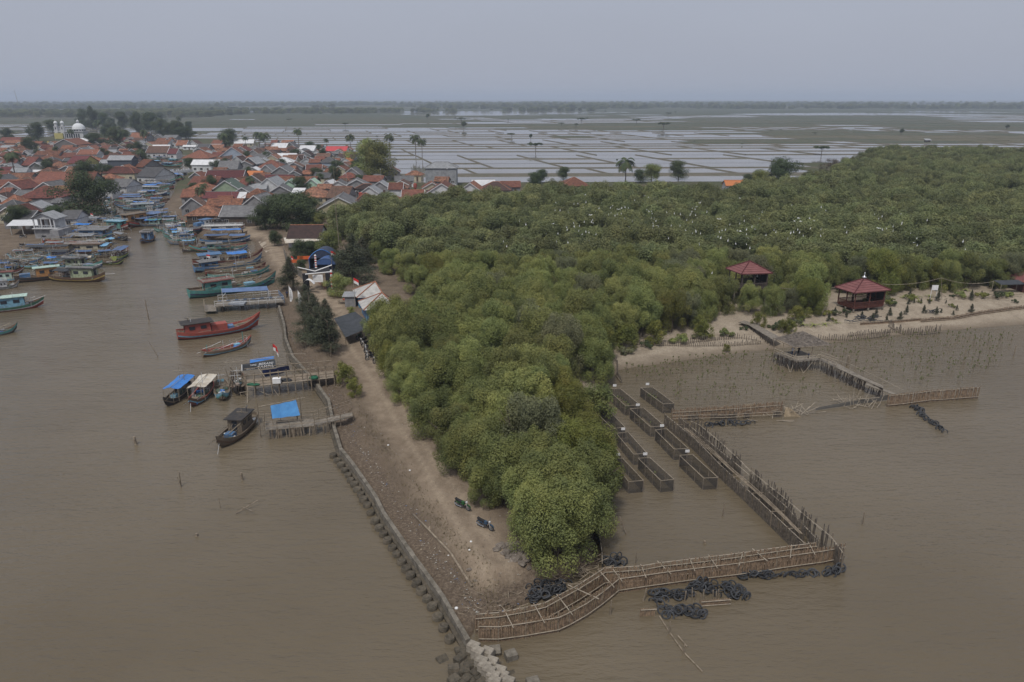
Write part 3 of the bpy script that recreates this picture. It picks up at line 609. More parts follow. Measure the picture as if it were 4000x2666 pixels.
def house(reg,kind,x0,x1,yr,ye,rm,wm='grey',hw=3.0,rot=None,n=None,depth=None,label=None,ctx=None):
    ze=1+hw; pe=g(reg,(x0+x1)/2,ye,ze); mp_=mpp(reg,pe); w=abs(x1-x0)*mp_; ro=R.uniform(-9,9) if rot is None else rot
    elev=math.atan2(CH-ze,pe.y); hs=(ye-yr)*mp_
    if kind=='y': rh=min(max(hs*.95,.18*w),.36*w); d=depth or w*R.uniform(.9,1.2); ov=.5; w-=2*ov
    else:
        p_=rad(27); hd=hs*math.cos(elev)/(math.sin(p_)+math.cos(p_)*math.tan(elev))*math.cos(p_) if 0 else hs/math.sin(p_+elev)*math.cos(p_); d=max(2*hd-1,3.0); d=min(d,w*1.6+4); rh=d/2*math.tan(p_); ov=.5; w-=1
    rz=rad(ro); fr=Vector((math.sin(rz),-math.cos(rz),0))
    c=pe-fr*(d/2+ov); z=max(ground_z(c.x,c.y),.3); c.z=z
    r_m,rn=RM[rm]; o=thing('house',c,'',  'house',rz,'houses of the fishing village'); 
    cap=m_cap if rm in('redbrown','darkred','orange','tile','brown','mottled','olive','darkbrown','brightorange') else m_capg
    roof_parts(o,kind,w,d,hw+1-z,rh,ov,r_m,WM[wm],cap,kind=='y' or R.random()<.25)
    nn=n if n is not None else max(1,int(w/3.6))
    openings(o,w,d,hw,min(nn,4),rz,0,nn>1)
    kn={'x':'long-roofed','y':'gable-fronted','h':'hip-roofed'}[kind]
    sx_=scr(c)[0]; riv='left of the harbour channel' if sx_<600-(c.y<300)*-80 else ('beside the mangroves' if sx_>1450 else 'right of the harbour channel')
    if ctx: riv=ctx
    if label: o['label']=label
    else: HOUSES.append((o,f"{rn} {kn} house {riv}"))
    FOOT.append((c.x,c.y,max(w,d)/2)); return o
HL='''O x 640 1640 650 930 redbrown grey
O x 1620 2080 650 920 redbrown grey
O h 400 1320 965 1240 darkred grey 3.6 4
O h 950 1600 965 1120 olive grey
O h -60 640 815 1010 orange grey
O x -80 180 1010 1160 redbrown grey
O x 250 650 1065 1200 grey grey
O h 0 410 1170 1370 orange grey
O h -120 420 1280 1480 darkgrey grey
O y 590 1020 440 560 lightgrey grey
O h 960 1450 420 560 mottled white
O x 450 720 300 500 darkred grey
O x -60 300 350 520 darkred grey
O x -60 270 530 650 maroon grey
O y 430 740 170 265 grey white
O x 1730 2190 145 255 tile white 5
O x 1480 1900 280 455 maroon yellow 4.5
O h 780 1230 240 400 orange grey
O h 880 1250 310 420 darkgrey grey
O x 1900 2320 480 620 darkgrey grey
O h 1380 1760 870 1000 orange grey
O y 1940 2200 380 455 maroon grey
O x 640 1160 598 650 white white 2.6
O x 440 640 650 840 tile grey
O h 1300 1780 1380 1530 orange grey
A y 590 870 538 602 tile block 5
A x 0 340 1340 1455 darkgrey grey
A x 645 875 1340 1440 darkgrey white
A x 1200 1490 718 772 lightgrey slate 7 0
A h 1130 1530 845 920 darkred cream 4
A h 1080 1300 928 990 orange grey
A x 1195 1450 985 1075 grey white 3.5 -12
A y 1060 1270 1030 1125 grey white
A x 1510 1780 855 960 darkgrey white 3 -15
A x 1490 1640 765 850 tile grey 3 -25
A x 790 1000 523 560 white white
A x 1000 1140 525 570 redbrown grey
A x 30 270 545 578 orange grey
A x 180 430 560 625 tile grey
A x -20 320 515 555 darkred grey
A x 350 640 670 745 orange grey
A x -20 230 680 722 redbrown grey
A x 560 860 690 740 redbrown grey
A x 1450 1650 463 530 orange grey
A y 1740 1835 470 515 grey grey
A x 1830 2005 488 520 grey grey
A x 1720 1900 525 595 orange white
A y 1820 1990 525 590 mottled white
A x 1730 1925 598 612 white white 2.6
A x 1650 1890 615 690 brown white
A x 1890 2000 640 700 maroon white
A x 1985 2110 548 606 orange white
A y 2110 2250 555 598 brown white
A x 2060 2220 600 620 white white 2.6
B h 20 335 660 752 tile white
B x 125 430 765 826 white white 4 0
B x 355 480 545 586 tile white
B x 330 460 590 628 white white
B x 180 320 590 660 darkgrey grey
B y 455 750 628 735 tile blue 4 14
B x 620 840 538 582 white cream
B x 580 700 590 640 orange grey
B x 1020 1215 578 632 white cream 4
B y 1180 1325 550 625 darkgrey grey
B x 1030 1110 545 576 redbrown grey
B x 1145 1290 546 580 mottled grey
B x 1340 1530 605 665 white white
B h 1265 1400 640 690 white white
B x 1530 1610 600 652 brown grey
B x 1650 1900 615 668 red white 3.5 0
B x 2040 2175 610 662 orange grey
B x 1090 1320 693 738 white white
B x 1140 1320 720 785 mottled cream
B y 940 1090 665 725 brown grey
B y 770 900 660 702 brown grey
B x 790 1000 700 745 grey grey
B h 1050 1300 738 802 white white
B y 555 745 735 805 darkbrown white
B y 690 885 745 815 lightgrey slate
B h 870 1160 770 862 redbrown grey
B x 430 660 780 875 grey grey
B x 1460 1600 760 800 tile blue 5 0
B h 1590 1770 735 800 darkgrey blue 5 0
B x 1765 1980 700 772 darkbrown grey
B y 1790 1965 750 808 brightorange white
B y 1830 2085 860 960 grey grey
B y 750 910 858 900 white grey
B x 735 930 893 945 brightorange grey
B y 900 1060 830 892 grey grey
B y 1010 1285 850 935 grey grey
B x 1120 1310 838 885 mottled grey
B y 1240 1380 868 930 darkbrown grey
B x 1380 1535 888 930 orange grey
B x 940 1280 935 992 maroon grey
B x 1140 1550 958 1030 orange grey
B y 1155 1330 1000 1062 mint mint
B y 1400 1590 990 1060 mint mint
B y 1590 1755 988 1070 white white
B y 1690 1910 1015 1070 grey white
B x 290 720 885 970 maroon grey
B y 100 265 915 968 redbrown grey
B x 80 430 958 1050 redbrown grey
B h 50 360 1028 1110 orange grey
B x 10 340 1100 1190 tile grey
B y 340 712 1008 1130 green palegreen 3.5 8
B h 570 840 985 1092 darkred grey
B y 860 1150 975 1090 lightgrey white
B y 720 935 948 1020 brown grey
B x 250 650 1128 1202 maroon white 3 0
B x 640 750 1130 1200 white white
B x 410 590 1178 1280 tile grey
B x 290 700 1208 1292 orange grey
B h 700 965 1095 1200 orange grey
B y 690 1015 1178 1292 grey grey
B y 10 285 1178 1310 brown grey 3 12
B h 60 450 1285 1402 mottled wood
B x 445 862 1283 1412 grey wood 3.4 2
B x 1250 1400 1085 1165 white white
B h 1300 1670 1073 1192 mottled cream
B x 1650 1915 1068 1200 brown grey
B h 1900 2285 1140 1310 darkbrown grey
B y 1565 2060 1198 1325 grey paleyel 3.6 6
B x 2070 2290 1308 1400 orange cream
B x 2090 2325 1178 1255 grey grey
B y 2040 2265 1078 1150 lightgrey white
B y 2160 2385 1020 1090 lightgrey grey
B y 1880 2150 998 1062 grey grey
B x 1210 1540 798 835 grey grey
L h 283 517 512 556 lightgrey concrete 8.5 0
L x 25 135 660 706 redbrown white 5
L x 120 285 708 765 redbrown grey
L h -60 200 752 832 tile grey
L y 280 535 668 745 redbrown white
L y 440 552 670 704 grey grey
L x 620 792 636 690 white white
L y 520 695 664 722 orange white
L h 670 900 650 712 darkbrown grey
L x 820 972 648 690 redbrown grey
L x 200 425 763 832 mottled grey
L y 400 562 738 802 brown grey
L x 560 745 723 792 orange grey
L y 240 372 798 855 white white
L y 540 655 778 832 white white
L h 1258 1462 620 682 tile grey
K x 68 218 400 442 brightorange white
K x 600 745 380 428 lightgrey grey
K x 745 890 375 420 lightgrey grey
K h 985 1245 365 420 grey grey'''
for ln in HL.split('\n'):
    q=ln.split(); a=[float(x) for x in q[2:6]]
    lab=None
    house(q[0],q[1],*a,q[6],q[7],float(q[8]) if len(q)>8 else 3.0,float(q[9]) if len(q)>9 else None)
# more houses in the lanes between
VG=[V((-60,352),(110,338),(330,326),(352,345),(330,395),(300,420),(230,455),(160,500),(60,540),(-60,560)),V((430,350),(640,345),(800,352),(850,385),(930,412),(1190,450),(1050,468),(880,470),(720,490),(560,480),(460,490),(410,470),(420,420),(470,395))]
for V_ in VG:
    P_=np.array(V_); 
    yy=P_[:,1].min()
    while yy<P_[:,1].max():
        xx=P_[:,0].min()
        while xx<P_[:,0].max():
            x,y=xx+R.uniform(-2,2),yy+R.uniform(-2,2); xx+=15.5
            if sdist(np.array([x]),np.array([y]),V_)[0]<4 or sdist(np.array([x]),np.array([y]),LAND)[0]<9: continue
            w=R.uniform(7,11)
            if any((x-a)**2+(y-b_)**2<(w/2+r*.9)**2 for a,b_,r in FOOT): continue
            kd=R.choice('xyhxy'); nx,ny,dd=scr((x,y,4)); 
            if nx<-60 or nx>4060: continue
            wp=w/ (dd/F)/1.7; hp=wp*R.uniform(.22,.3)
            rmn=R.choice(['orange','tile','redbrown','mottled','brown','grey','darkgrey','darkred','darkbrown','lightgrey','mottled','grey','brown'])
            house('V',kd,nx/1.7-wp/2,nx/1.7+wp/2,ny/1.7-hp,ny/1.7,rmn,R.choice(['grey','white','cream','grey']))
        yy+=15.5
print('houses',len(HOUSES))
rank_labels(HOUSES,8)
# ---------------------------------------------------------------- white two-storey house with balcony and carport
pw=g('M',560,680,.95); m1=mpp('M',pw)
o=thing('house',g('M',790,640,.95),'white two-storey house with open balcony and broad pale canopy over parked motorbikes','house',0)
w2=400*m1
b_=MB(); b_.box((0,4.8,1.55),(w2+1,5.2,3.1)); b_.box((.9*w2/2+1.5,2.0,1.6),(2.6,7,3.2)); b_.build('ground_floor',WM['grey'],o)
b_=MB(); b_.box((0,5.5,4.6),(w2,3.2,3.0)); b_.build('upper_wall',WM['white'],o)
b_=MB(); b_.box((0,4.6,3.22),(w2+1,6.6,.2)); b_.build('balcony_floor',m_trim,o)
for x in(-w2/2+.2,-w2*.12,w2*.3,w2/2-.2): q=MB(); q.box((x,1.7,4.8),(.32,.32,3.1)); q.build('column',m_trim,o)
q=MB(); 
for k in range(9): q.box((-w2/2+.3+k*(w2-.6)/8,1.55,3.75),(.07,.07,.9))
q.box((0,1.55,4.2),(w2,.1,.1)); q.build('balustrade',m_trim,o)
for x in(-w2*.28,w2*.1): q=MB(); q.box((x,3.92,4.6),(1.2,.12,2.2)); f=q.build('door',m_doorm,o); q=MB(); q.box((x-.8,3.94,4.6),(.35,.1,2.3)); q.build('shutter',m_frame,f)
rh=1.8; x=w2/2+.8
q=MB(); 
for s in(-1,1):
    a=[(s*x,1,6.1),(s*x,7.6,6.1),(0,7.6,6.1+rh),(0,1,6.1+rh)]; q.mesh(a+[(p[0],p[1],p[2]+.15) for p in a],[(0,1,2,3),(4,5,6,7),(0,1,5,4),(1,2,6,5),(2,3,7,6),(3,0,4,7)])
q.build('roof',RM['lightgrey'][0],o)
q=MB(); q.mesh([(-w2/2,1.6,6.1),(w2/2,1.6,6.1),(0,1.6,7.7),(-w2/2,1.75,6.1),(w2/2,1.75,6.1),(0,1.75,7.7)],[(0,1,2),(3,5,4),(0,1,4,3)]); q.build('gable',WM['white'],o)
cp_=[g('M',110,388,4.0),g('M',865,380,4.0),g('M',975,270,4.3),g('M',235,282,4.3)]
cp_=[p-o.location for p in cp_]; cp_=[Vector((p.x,p.y,p.z)) for p in cp_]
q=MB(); q.mesh(cp_+[p+Vector((0,0,.12)) for p in cp_],[(3,2,1,0),(4,5,6,7),(0,1,5,4),(1,2,6,5),(2,3,7,6),(3,0,4,7)]); q.build('canopy',RM['white'][0],o)
for k in range(4):
    p=cp_[0].lerp(cp_[1],(.08,.36,.66,.97)[k]); q=MB(); q.box((p.x,p.y+.3,p.z/2-.1),(.22,.22,p.z)); q.build('canopy_post',m_frame,o)
# ---------------------------------------------------------------- mosque
mc=g('A',790,530,1.0); ms=mpp('A',mc)
o=thing('mosque',mc,'white mosque with a large ribbed dome and two domed minarets beyond the roofs','mosque',0)
def A_(x,y): return ((x-790)*ms,(530-y)*ms)
w0=A_(640,0)[0]; w1=A_(950,0)[0]; hh_=A_(0,455)[1]
q=MB(); q.box(((w0+w1)/2,6,hh_/2),(w1-w0,12,hh_)); q.build('wall',WM['white'],o)
q=MB(); q.box(((w0+w1)/2,6,hh_+.25),(w1-w0+2,14,.5)); q.build('cornice',m_trim,o)
for i in range(7): q=MB(); x=A_(745+i*26,0)[0]; q.box((x,-.06,hh_*.42),(1.6,.12,hh_*.6)); q.build('arch_window',m_glass,o)
q=MB(); x=A_(685,0)[0]; q.box((x,-1.2,hh_*.4),(9,2.4,hh_*.8)); q.build('porch',WM['yellow'],o)
cx,cz=A_(878,445); r=A_(946,0)[0]-cx
dm=MB(); prof=[(r*.9,0),(r*.9,r*.32),(r*1.02,r*.34)]+[(r*math.cos(t)*(1.0),r*.36+r*.95*math.sin(t)) for t in np.linspace(0,1.35,9)]
dm.lathe((cx,6,cz-.6),prof,24); db=dm.build('dome',mat('dome_white',(.62,.64,.66),(.5,.52,.54),scale=1),o,smooth=True)
q=MB()
for i in range(14): a=2*PI*i/14; q.box((cx+r*.92*math.cos(a),6+r*.92*math.sin(a),cz-.6+r*.17),(.9,.9,r*.22),a)
q.build('dome_windows',m_glass,db)
q=MB(); q.lathe((cx,6,cz-.6+r*1.28),[(r*.2,0),(r*.2,r*.22),(r*.25,r*.24),(r*.22,r*.38),(r*.08,r*.5),(.08,r*.6),(.08,r*1.0)],12); q.build('finial',m_trim,db,smooth=True)
for xm,yt in((655,395),(728,395)):
    x,zt=A_(xm,yt); ww=38*ms
    q=MB(); q.box((x,1,zt/2),(ww,ww,zt)); q.box((x,1,zt),(ww*1.15,ww*1.15,.5)); q.box((x,1,zt+13*ms),(ww*.62,ww*.62,26*ms)); mi=q.build('minaret',WM['white'],o)
    q=MB(); q.box((x,1-ww/2-.05,zt-22*ms),(ww*.32,.15,22*ms)); q.build('arch_window',m_glass,mi)
    q=MB(); rr_=20*ms; q.lathe((x,1,zt+26*ms),[(rr_*.8,0),(rr_,rr_*.3),(rr_*.95,rr_*.8),(rr_*.6,rr_*1.3),(.1,rr_*1.6),(.06,rr_*2.5)],14); q.build('dome',MC['dome_white'],mi,smooth=True)
# white statue-like tower among the left roofs
q=MB(); p=g('A',182,690,1); s=mpp('A',p); q.lathe((0,0,0),[(14*s,0),(10*s,25*s),(5*s,30*s),(4*s,50*s),(1.5*s,64*s)],10); o=q.build('water_tower',WM['white'],None,loc=p); tag(o,'small white tapering tower standing among the left roofs','tower')
# bridge over the river
a,b_=g('A',1800,935,2.6),g('A',2165,900,2.6); o=thing('bridge',(a+b_)/2,'low pale footbridge crossing the harbour channel behind the boats','bridge',math.atan2((b_-a).y,(b_-a).x)); Ln=(b_-a).length
q=MB(); q.box((0,0,0),(Ln,3,.5)); q.box((-Ln/2-3.8,0,-.55),(8,3,.45),ry=-.14); q.build('deck',WM['white'],o)
for s in(-1,1):
    q=MB(); q.box((0,s*1.5,1.0),(Ln,.15,.15)); q.box((0,s*1.5,.55),(Ln,.08,.5))
    for k in range(7): q.box((-Ln/2+k*Ln/6,s*1.5,.9),(.45,.45,1.7))
    q.build('railing',m_trim,o)
for k in(-1,0,1): q=MB(); q.box((k*Ln/3.2,0,-2),(.6,2.6,3.6)); q.build('pier',WM['concrete'],o)
# ---------------------------------------------------------------- village trees and palms
VT='''broad A 1000 1430 500 leafy tree beside the harbour edge on the left bank
broad A 1000 1090 300 dark rounded tree in front of the long red roofs
broad A 1320 640 230 dark tree behind the slate warehouse
broad A 1090 640 170 tree between the grey house and the palms
broad A 350 690 170 bushy tree among the left roofs
broad A 440 560 200 tree left of the mosque
broad A 90 545 130 round tree at the far left edge of the village
broad A 1580 460 330 large dark tree in the far grove
broad A 1720 480 360 tallest dark tree of the far grove
broad A 1400 430 300 dark tree at the middle of the far grove
broad A 1200 420 260 dark tree left of the far grove
broad A 1050 420 240 dark tree behind the mosque dome
broad A 960 400 200 low tree just behind the mosque
broad A 1850 500 280 tree at the right side of the far grove
broad A 2010 520 280 dark conical tree right of the far grove
broad A 2110 540 220 rightmost tree of the far grove
broad A 600 470 150 tree just left of the minarets
broad A 1830 350 160 far tree behind the grove
broad A 1950 230 120 small far tree beyond the grove
broad A 1570 720 150 bush by the upper channel
broad A 1600 800 150 light bush by the upper channel below the orange roof
broad B 570 620 190 round tree behind the tall palm cluster
broad B 2150 980 420 broad pale-green tree beside the concrete building
broad B 2290 1000 420 wide pale-green tree in front of the concrete building
broad B 1480 700 130 small tree near the bright red roof
broad B 1790 930 150 bush next to the blue-grey house
broad B 1560 1010 150 bush right of the mottled orange roof
broad B 2050 1070 130 bush beneath the pale gabled roofs
broad B 1330 770 120 bush beside the white roofs
broad B 990 790 110 bush behind the red-brown hip roof
broad B 120 870 120 bush left of the long white roof
broad B 1040 1130 120 bush beneath the pale grey gable
broad B 2130 650 110 dark shrub at the field edge
broad B 1380 1560 420 large dark-green tree right of the grey boat shed
broad B 1110 1560 380 large dark-green tree nearest the grey boat shed
broad B 980 1560 290 lower dark-green tree at the edge of the beach lane
broad B 1260 1480 330 dark-green tree in the middle of the lane cluster
broad B 1480 1500 300 dark-green tree just right of the lane cluster
broad A 20 980 110 round bush at the left edge among roofs
broad L 1060 700 110 tree at the field edge left of the orange roof
broad L 1110 660 90 slim tree at the field edge left of the orange roof
broad L 1270 640 90 small tree behind the orange hip roof
broad L 2080 640 130 round tree by the flooded fields
broad L 1890 650 120 loose tree by the flooded fields
broad L 1810 660 90 pale bush by the flooded fields
broad K 480 480 240 wide dark tree behind the orange hut
broad K 330 480 150 olive tree behind the orange hut
broad K 230 480 120 low tree left of the wide dark tree
broad K 1000 400 120 dark bush at the foot of the leafless thicket
broad K 1100 400 120 second dark bush at the foot of the leafless thicket
palm A 190 1000 280 tall coconut palm standing over the left roofs
palm A 1400 640 290 tall palm in the middle grove
palm A 1660 640 190 palm beside the upper channel
palm A 1610 820 130 small palm on the upper channel bank
palm B 520 700 210 leftmost palm at the field side of the village
palm B 760 640 110 low palm between white roofs
palm B 915 680 190 palm of the twin pair behind the brown roofs
palm B 990 690 180 right palm of the twin pair behind the brown roofs
palm B 1355 610 190 tallest palm before the flooded fields
palm B 1590 730 110 palm left below the bright red roof
palm B 1670 640 90 small palm above the bright red roof
palm B 1945 680 160 palm right of the bright red roof
palm L 40 450 110 palm at the pond edge behind the village
palm L 222 460 110 left palm of the pair at the fields
palm L 270 475 100 right palm of the pair at the fields
palm L 1700 720 190 lone tall palm at the forest edge by the fields
palm A 1250 450 170 palm rising in front of the far grove
palm A 2040 400 120 palm top above the far grove
palm A 820 560 110 small palm near the white shed'''
for ln in VT.split('\n'):
    q=ln.split(); k,reg,x,y,h=q[0],q[1],float(q[2]),float(q[3]),float(q[4]); lb=' '.join(q[5:])
    p=g(reg,x,y,.9); hm=h*mpp(reg,p); H0={'broad':7.6,'palm':8.8}[k]; s=hm/H0
    i=R.randrange(3); ps=s if k=='broad' else min(max(s*1.1,.8),1.6)
    if k=='broad': ps=min(max(s,.35),2.2)
    big='pale-green' in lb or 'olive' in lb or 'loose' in lb
    fg=reg=='A' and y<560 and k=='broad' and 'grove' in lb or 'grove' in lb and k=='broad'
    tree(k,i,p,ps*(1.25 if fg else 1.15 if k=='broad' else 1),label=lb,sz=(s*.66 if fg else s) if k=='broad' else None,mat_=m_mang if big else None)
GT=[]
for n_ in range(26):
    x,y=R.uniform(960,2180),R.uniform(380,520)
    if 1430<x<1760 and y>455: continue
    p=g('A',x,y,.9); s=R.uniform(1.0,1.7); o=tree(R.choice(['broad','broad','palm']),R.randrange(3),p,s,group='trees of the far grove'); GT.append((o,('coconut palm' if 'palm' in o.name else 'dark tree')+' in the far grove behind the village'))
for n_ in range(46):
    x,y=(R.uniform(0,330),R.uniform(340,540)) if n_%2 else (R.uniform(440,880),R.uniform(352,480))
    p=g('V',x,y,.9)
    if sdist(np.array([p.x]),np.array([p.y]),LAND)[0]<6 or inpoly(p.x,p.y,FORP) or any((p.x-a)**2+(p.y-b_)**2<(r*.75)**2 for a,b_,r in FOOT): continue
    s=R.uniform(.6,1.1); o=tree(R.choice(['broad','broad','palm']),R.randrange(3),p,s,group='small trees between the village houses'); GT.append((o,('young palm' if 'palm' in o.name else 'small tree')+' between the houses '+('left' if x<400 else 'right')+' of the channel'))
rank_labels(GT,9)
AN=[]
for n_ in range(34):
    a_,b2_,r_=R.choice(FOOT); 
    if scr((a_,b2_,4))[0]<0: continue
    q=MB(); h_=R.uniform(6.5,9.5); q.tube([(0,0,0),(0,0,h_)],.06,4); q.lathe((0,0,h_),[(.02,0),(.28,.05),(.3,.12),(.02,.3)],7,1); o=q.build('antenna_pole',[m_frame,m_trim],None,loc=(a_+r_*.8,b2_-r_*.6,.8)); o['category']='antenna'; o['group']='antenna poles in the village'; AN.append((o,'thin antenna pole '+('left' if scr(o.location)[0]<680 else 'right')+' of the channel'))
rank_labels(AN,9)
# leafless thicket at the forest's rear edge
TH=[]
for x,y in((820,370),(870,330),(930,345),(990,320),(1050,330),(1110,320),(1160,340),(1210,350),(1260,360),(1300,340),(1340,330),(1230,380)):
    o=tree('bare',0,g('K',x,y,1),1.25,group='leafless trees at the rear of the forest'); TH.append((o,'leafless grey-brown tree in the thicket behind the forest'))
rank_labels(TH,14)
# isolated trees out in the fields: L / A coordinates of foot, height
FT=[]
for reg,x,y,h in[('L',308,212,35),('L',547,240,40),('L',563,280,48),('L',1255,262,28),('L',1357,270,28),('L',1395,243,42),('L',1784,246,36),('L',1975,285,50),('L',2010,190,26),('L',902,345,36),('L',1037,356,36),('L',1072,440,62),('L',258,148,12),('L',760,155,16),('L',1330,155,14),('L',1565,165,14),('L',1775,150,14),('L',2060,168,12),('L',878,222,14),('L',1183,214,12),('L',945,194,12),('L',1050,148,10),('L',420,160,12),('L',1965,308,14),('L',1647,512,16),
   ('B',1245,340,36),('B',1840,262,40),('B',1885,400,48),('B',2245,525,26),('B',595,278,22),('B',375,232,52),('B',600,222,50),('B',660,222,44),('B',1155,195,26),('B',970,208,20),('B',1060,200,18),('B',1350,200,16),('B',1600,185,24),('B',1700,185,34),('B',190,245,22),('B',1510,320,14),
   ('K',1410,55,44),('K',752,56,20),('K',800,210,70),('K',485,28,18),('K',192,135,14),('K',2220,15,36),('K',412,30,8),('L',2100,30,5)]:
    if reg=='L' and y<40: continue
    p=g(reg,x,y,.9); s=h*mpp(reg,p)/6.0; o=tree('acacia',R.randrange(3),p,max(s,.3),group='scattered trees standing in the flooded fields')
    FT.append((o,'dark tree standing alone in the '+('far' if p.y>1400 else 'middle' if p.y>800 else 'near')+' flooded fields'))
rank_labels(FT,12)
# ---------------------------------------------------------------- boats
def paint(n,c): return mat('paint_'+n,c,tuple(x*.5+.35*y for x,y in zip(c,(.13,.10,.075))),scale=2.2,rough=.75,detail=9,lo=.36,hi=.56,rnd=.12)
PN={'red':(.36,.06,.04),'darkred':(.17,.045,.035),'blue':(.05,.16,.34),'lightblue':(.14,.36,.50),'teal':(.06,.28,.26),'green':(.04,.17,.10),'palegreen':(.30,.36,.22),'white':(.55,.56,.56),
'cream':(.46,.42,.30),'yellow':(.45,.32,.06),'orange':(.42,.19,.04),'brown':(.13,.075,.045),'wood':(.17,.13,.09),'black':(.03,.03,.032),'navy':(.035,.06,.14),'grey':(.17,.175,.18),'mint':(.36,.52,.46),'lime':(.30,.38,.06)}
PM={k:paint(k,tuple(.82*x+.18*(sum(v)/3)*.9 for x in v)) for k,v in PN.items()}
TP={'blue':mat('tarp_blue',(.045,.20,.55),(.035,.15,.44),scale=.9,rough=.5,bump=.4,bscale=2),'slate':mat('tarp_slate_blue',(.09,.14,.26),(.06,.10,.19),scale=.9,rough=.7,bump=.3,bscale=2,rnd=.2),'dark':mat('tarp_dark',(.05,.055,.065),(.03,.035,.04),scale=1,rough=.8,bump=.4,bscale=2),
'white':mat('tarp_white',(.55,.53,.48),(.36,.31,.24),scale=.7,rough=.7,bump=.4,bscale=2),'grey':mat('tarp_grey',(.24,.26,.29),(.15,.165,.19),scale=.9,rough=.7,bump=.4,bscale=2,rnd=.15),'sky':mat('tarp_sky_blue',(.17,.36,.55),(.13,.28,.45),scale=.9,rough=.6,bump=.4,bscale=2)}
m_deck=mat('deck_planks',(.20,.165,.125),(.10,.08,.06),scale=2,wave=('Y',4,.4,.5)); m_pole=mat('bamboo_pole',(.30,.255,.19),(.16,.135,.10),scale=3); m_net=mat('fishing_net',(.06,.13,.10),(.10,.075,.05),scale=5,bump=.8,rnd=.3)
m_wht=mat('white_pole',(.55,.56,.57),(.40,.41,.42),scale=2); m_metal=mat('engine_metal',(.10,.10,.105),(.05,.05,.05),scale=3,rough=.5,metal=.3)
m_flagr=mat('flag_red',(.55,.03,.03),(.48,.03,.03)); m_flagw=mat('flag_white',(.7,.7,.7),(.6,.6,.6))
BOATS=[]
def hullmesh(L,W,h,sheer,prow,bot,st,top,inn):
    M=MB(); n=16; secs=[]
    for i in range(n+1):
        t=i/n; u=2*t-1; wd=W/2*(max(0,1-abs(u)**2.6 if u>0 else 1-.55*abs(u)**4))**.75; wd=max(wd,.04)
        zs=h+sheer*u*u*(1.0 if u<0 else 1.0)+prow*max(0,u)**6; kz=-.35+(.9*max(0,abs(u)-.72)/.28*(1 if u>0 else .4)); x=L/2*u*(1+.05*max(0,u)**3)
        xo=prow*.5*max(0,u)**6
        secs.append((x,xo,wd,zs,kz))
    rows=[]
    for (x,xo,wd,zs,kz) in secs:
        zz=lambda f:kz+(zs-kz)*f
        pr=[(0,0),(.62,.22),(.86,.46),(.93,.62),(.98,.86),(1,1)]; r=[]
        for s in(-1,1):
            q=[(x+xo*f,s*wd*a,zz(f)) for a,f in pr]
            q+=[(x+xo,s*max(wd-.13,.01),zs),(x+xo*.8,s*max(wd-.16,.01),max(zs-.42,.12))]
            r.append(q)
        rows.append(r)
    mi=[0,0,1,2,2,3,3]
    for k in(0,1):
        for i in range(n):
            for j in range(7): 
                a,b,c,d=rows[i][k][j],rows[i+1][k][j],rows[i+1][k][j+1],rows[i][k][j+1]; M.poly([a,b,c,d] if k else [d,c,b,a],mi[j])
    # stern transom
    M.poly([p for p in rows[0][0][:6]]+[p for p in rows[0][1][5:0:-1]],2)
    D=MB()
    for i in range(n): a,b=rows[i][0][7],rows[i+1][0][7]; c,d=rows[i+1][1][7],rows[i][1][7]; D.poly([a,b,c,d])
    return M,D,secs
def zat(secs,x):
    return min(secs,key=lambda s:abs(s[0]-x))[3]
def wat(secs,x): return min(secs,key=lambda s:abs(s[0]-x))[2]
def flagobj(parent,p,h,wd=.9,name='flag'):
    q=MB(); q.tube([p,(p[0],p[1],p[2]+h)],.035,5); f=q.build('flag_pole',m_wht,parent)
    q=MB(); z=p[2]+h; 
    for k,(za,zb) in enumerate(((z-.4,z),(z-.8,z-.4))): q.grid(lambda u,v:(p[0]+wd*u,p[1]+.12*math.sin(u*5),za+(zb-za)*v-.2*u),5,1,k)
    q.build(name,[m_flagr,m_flagw],f); return f
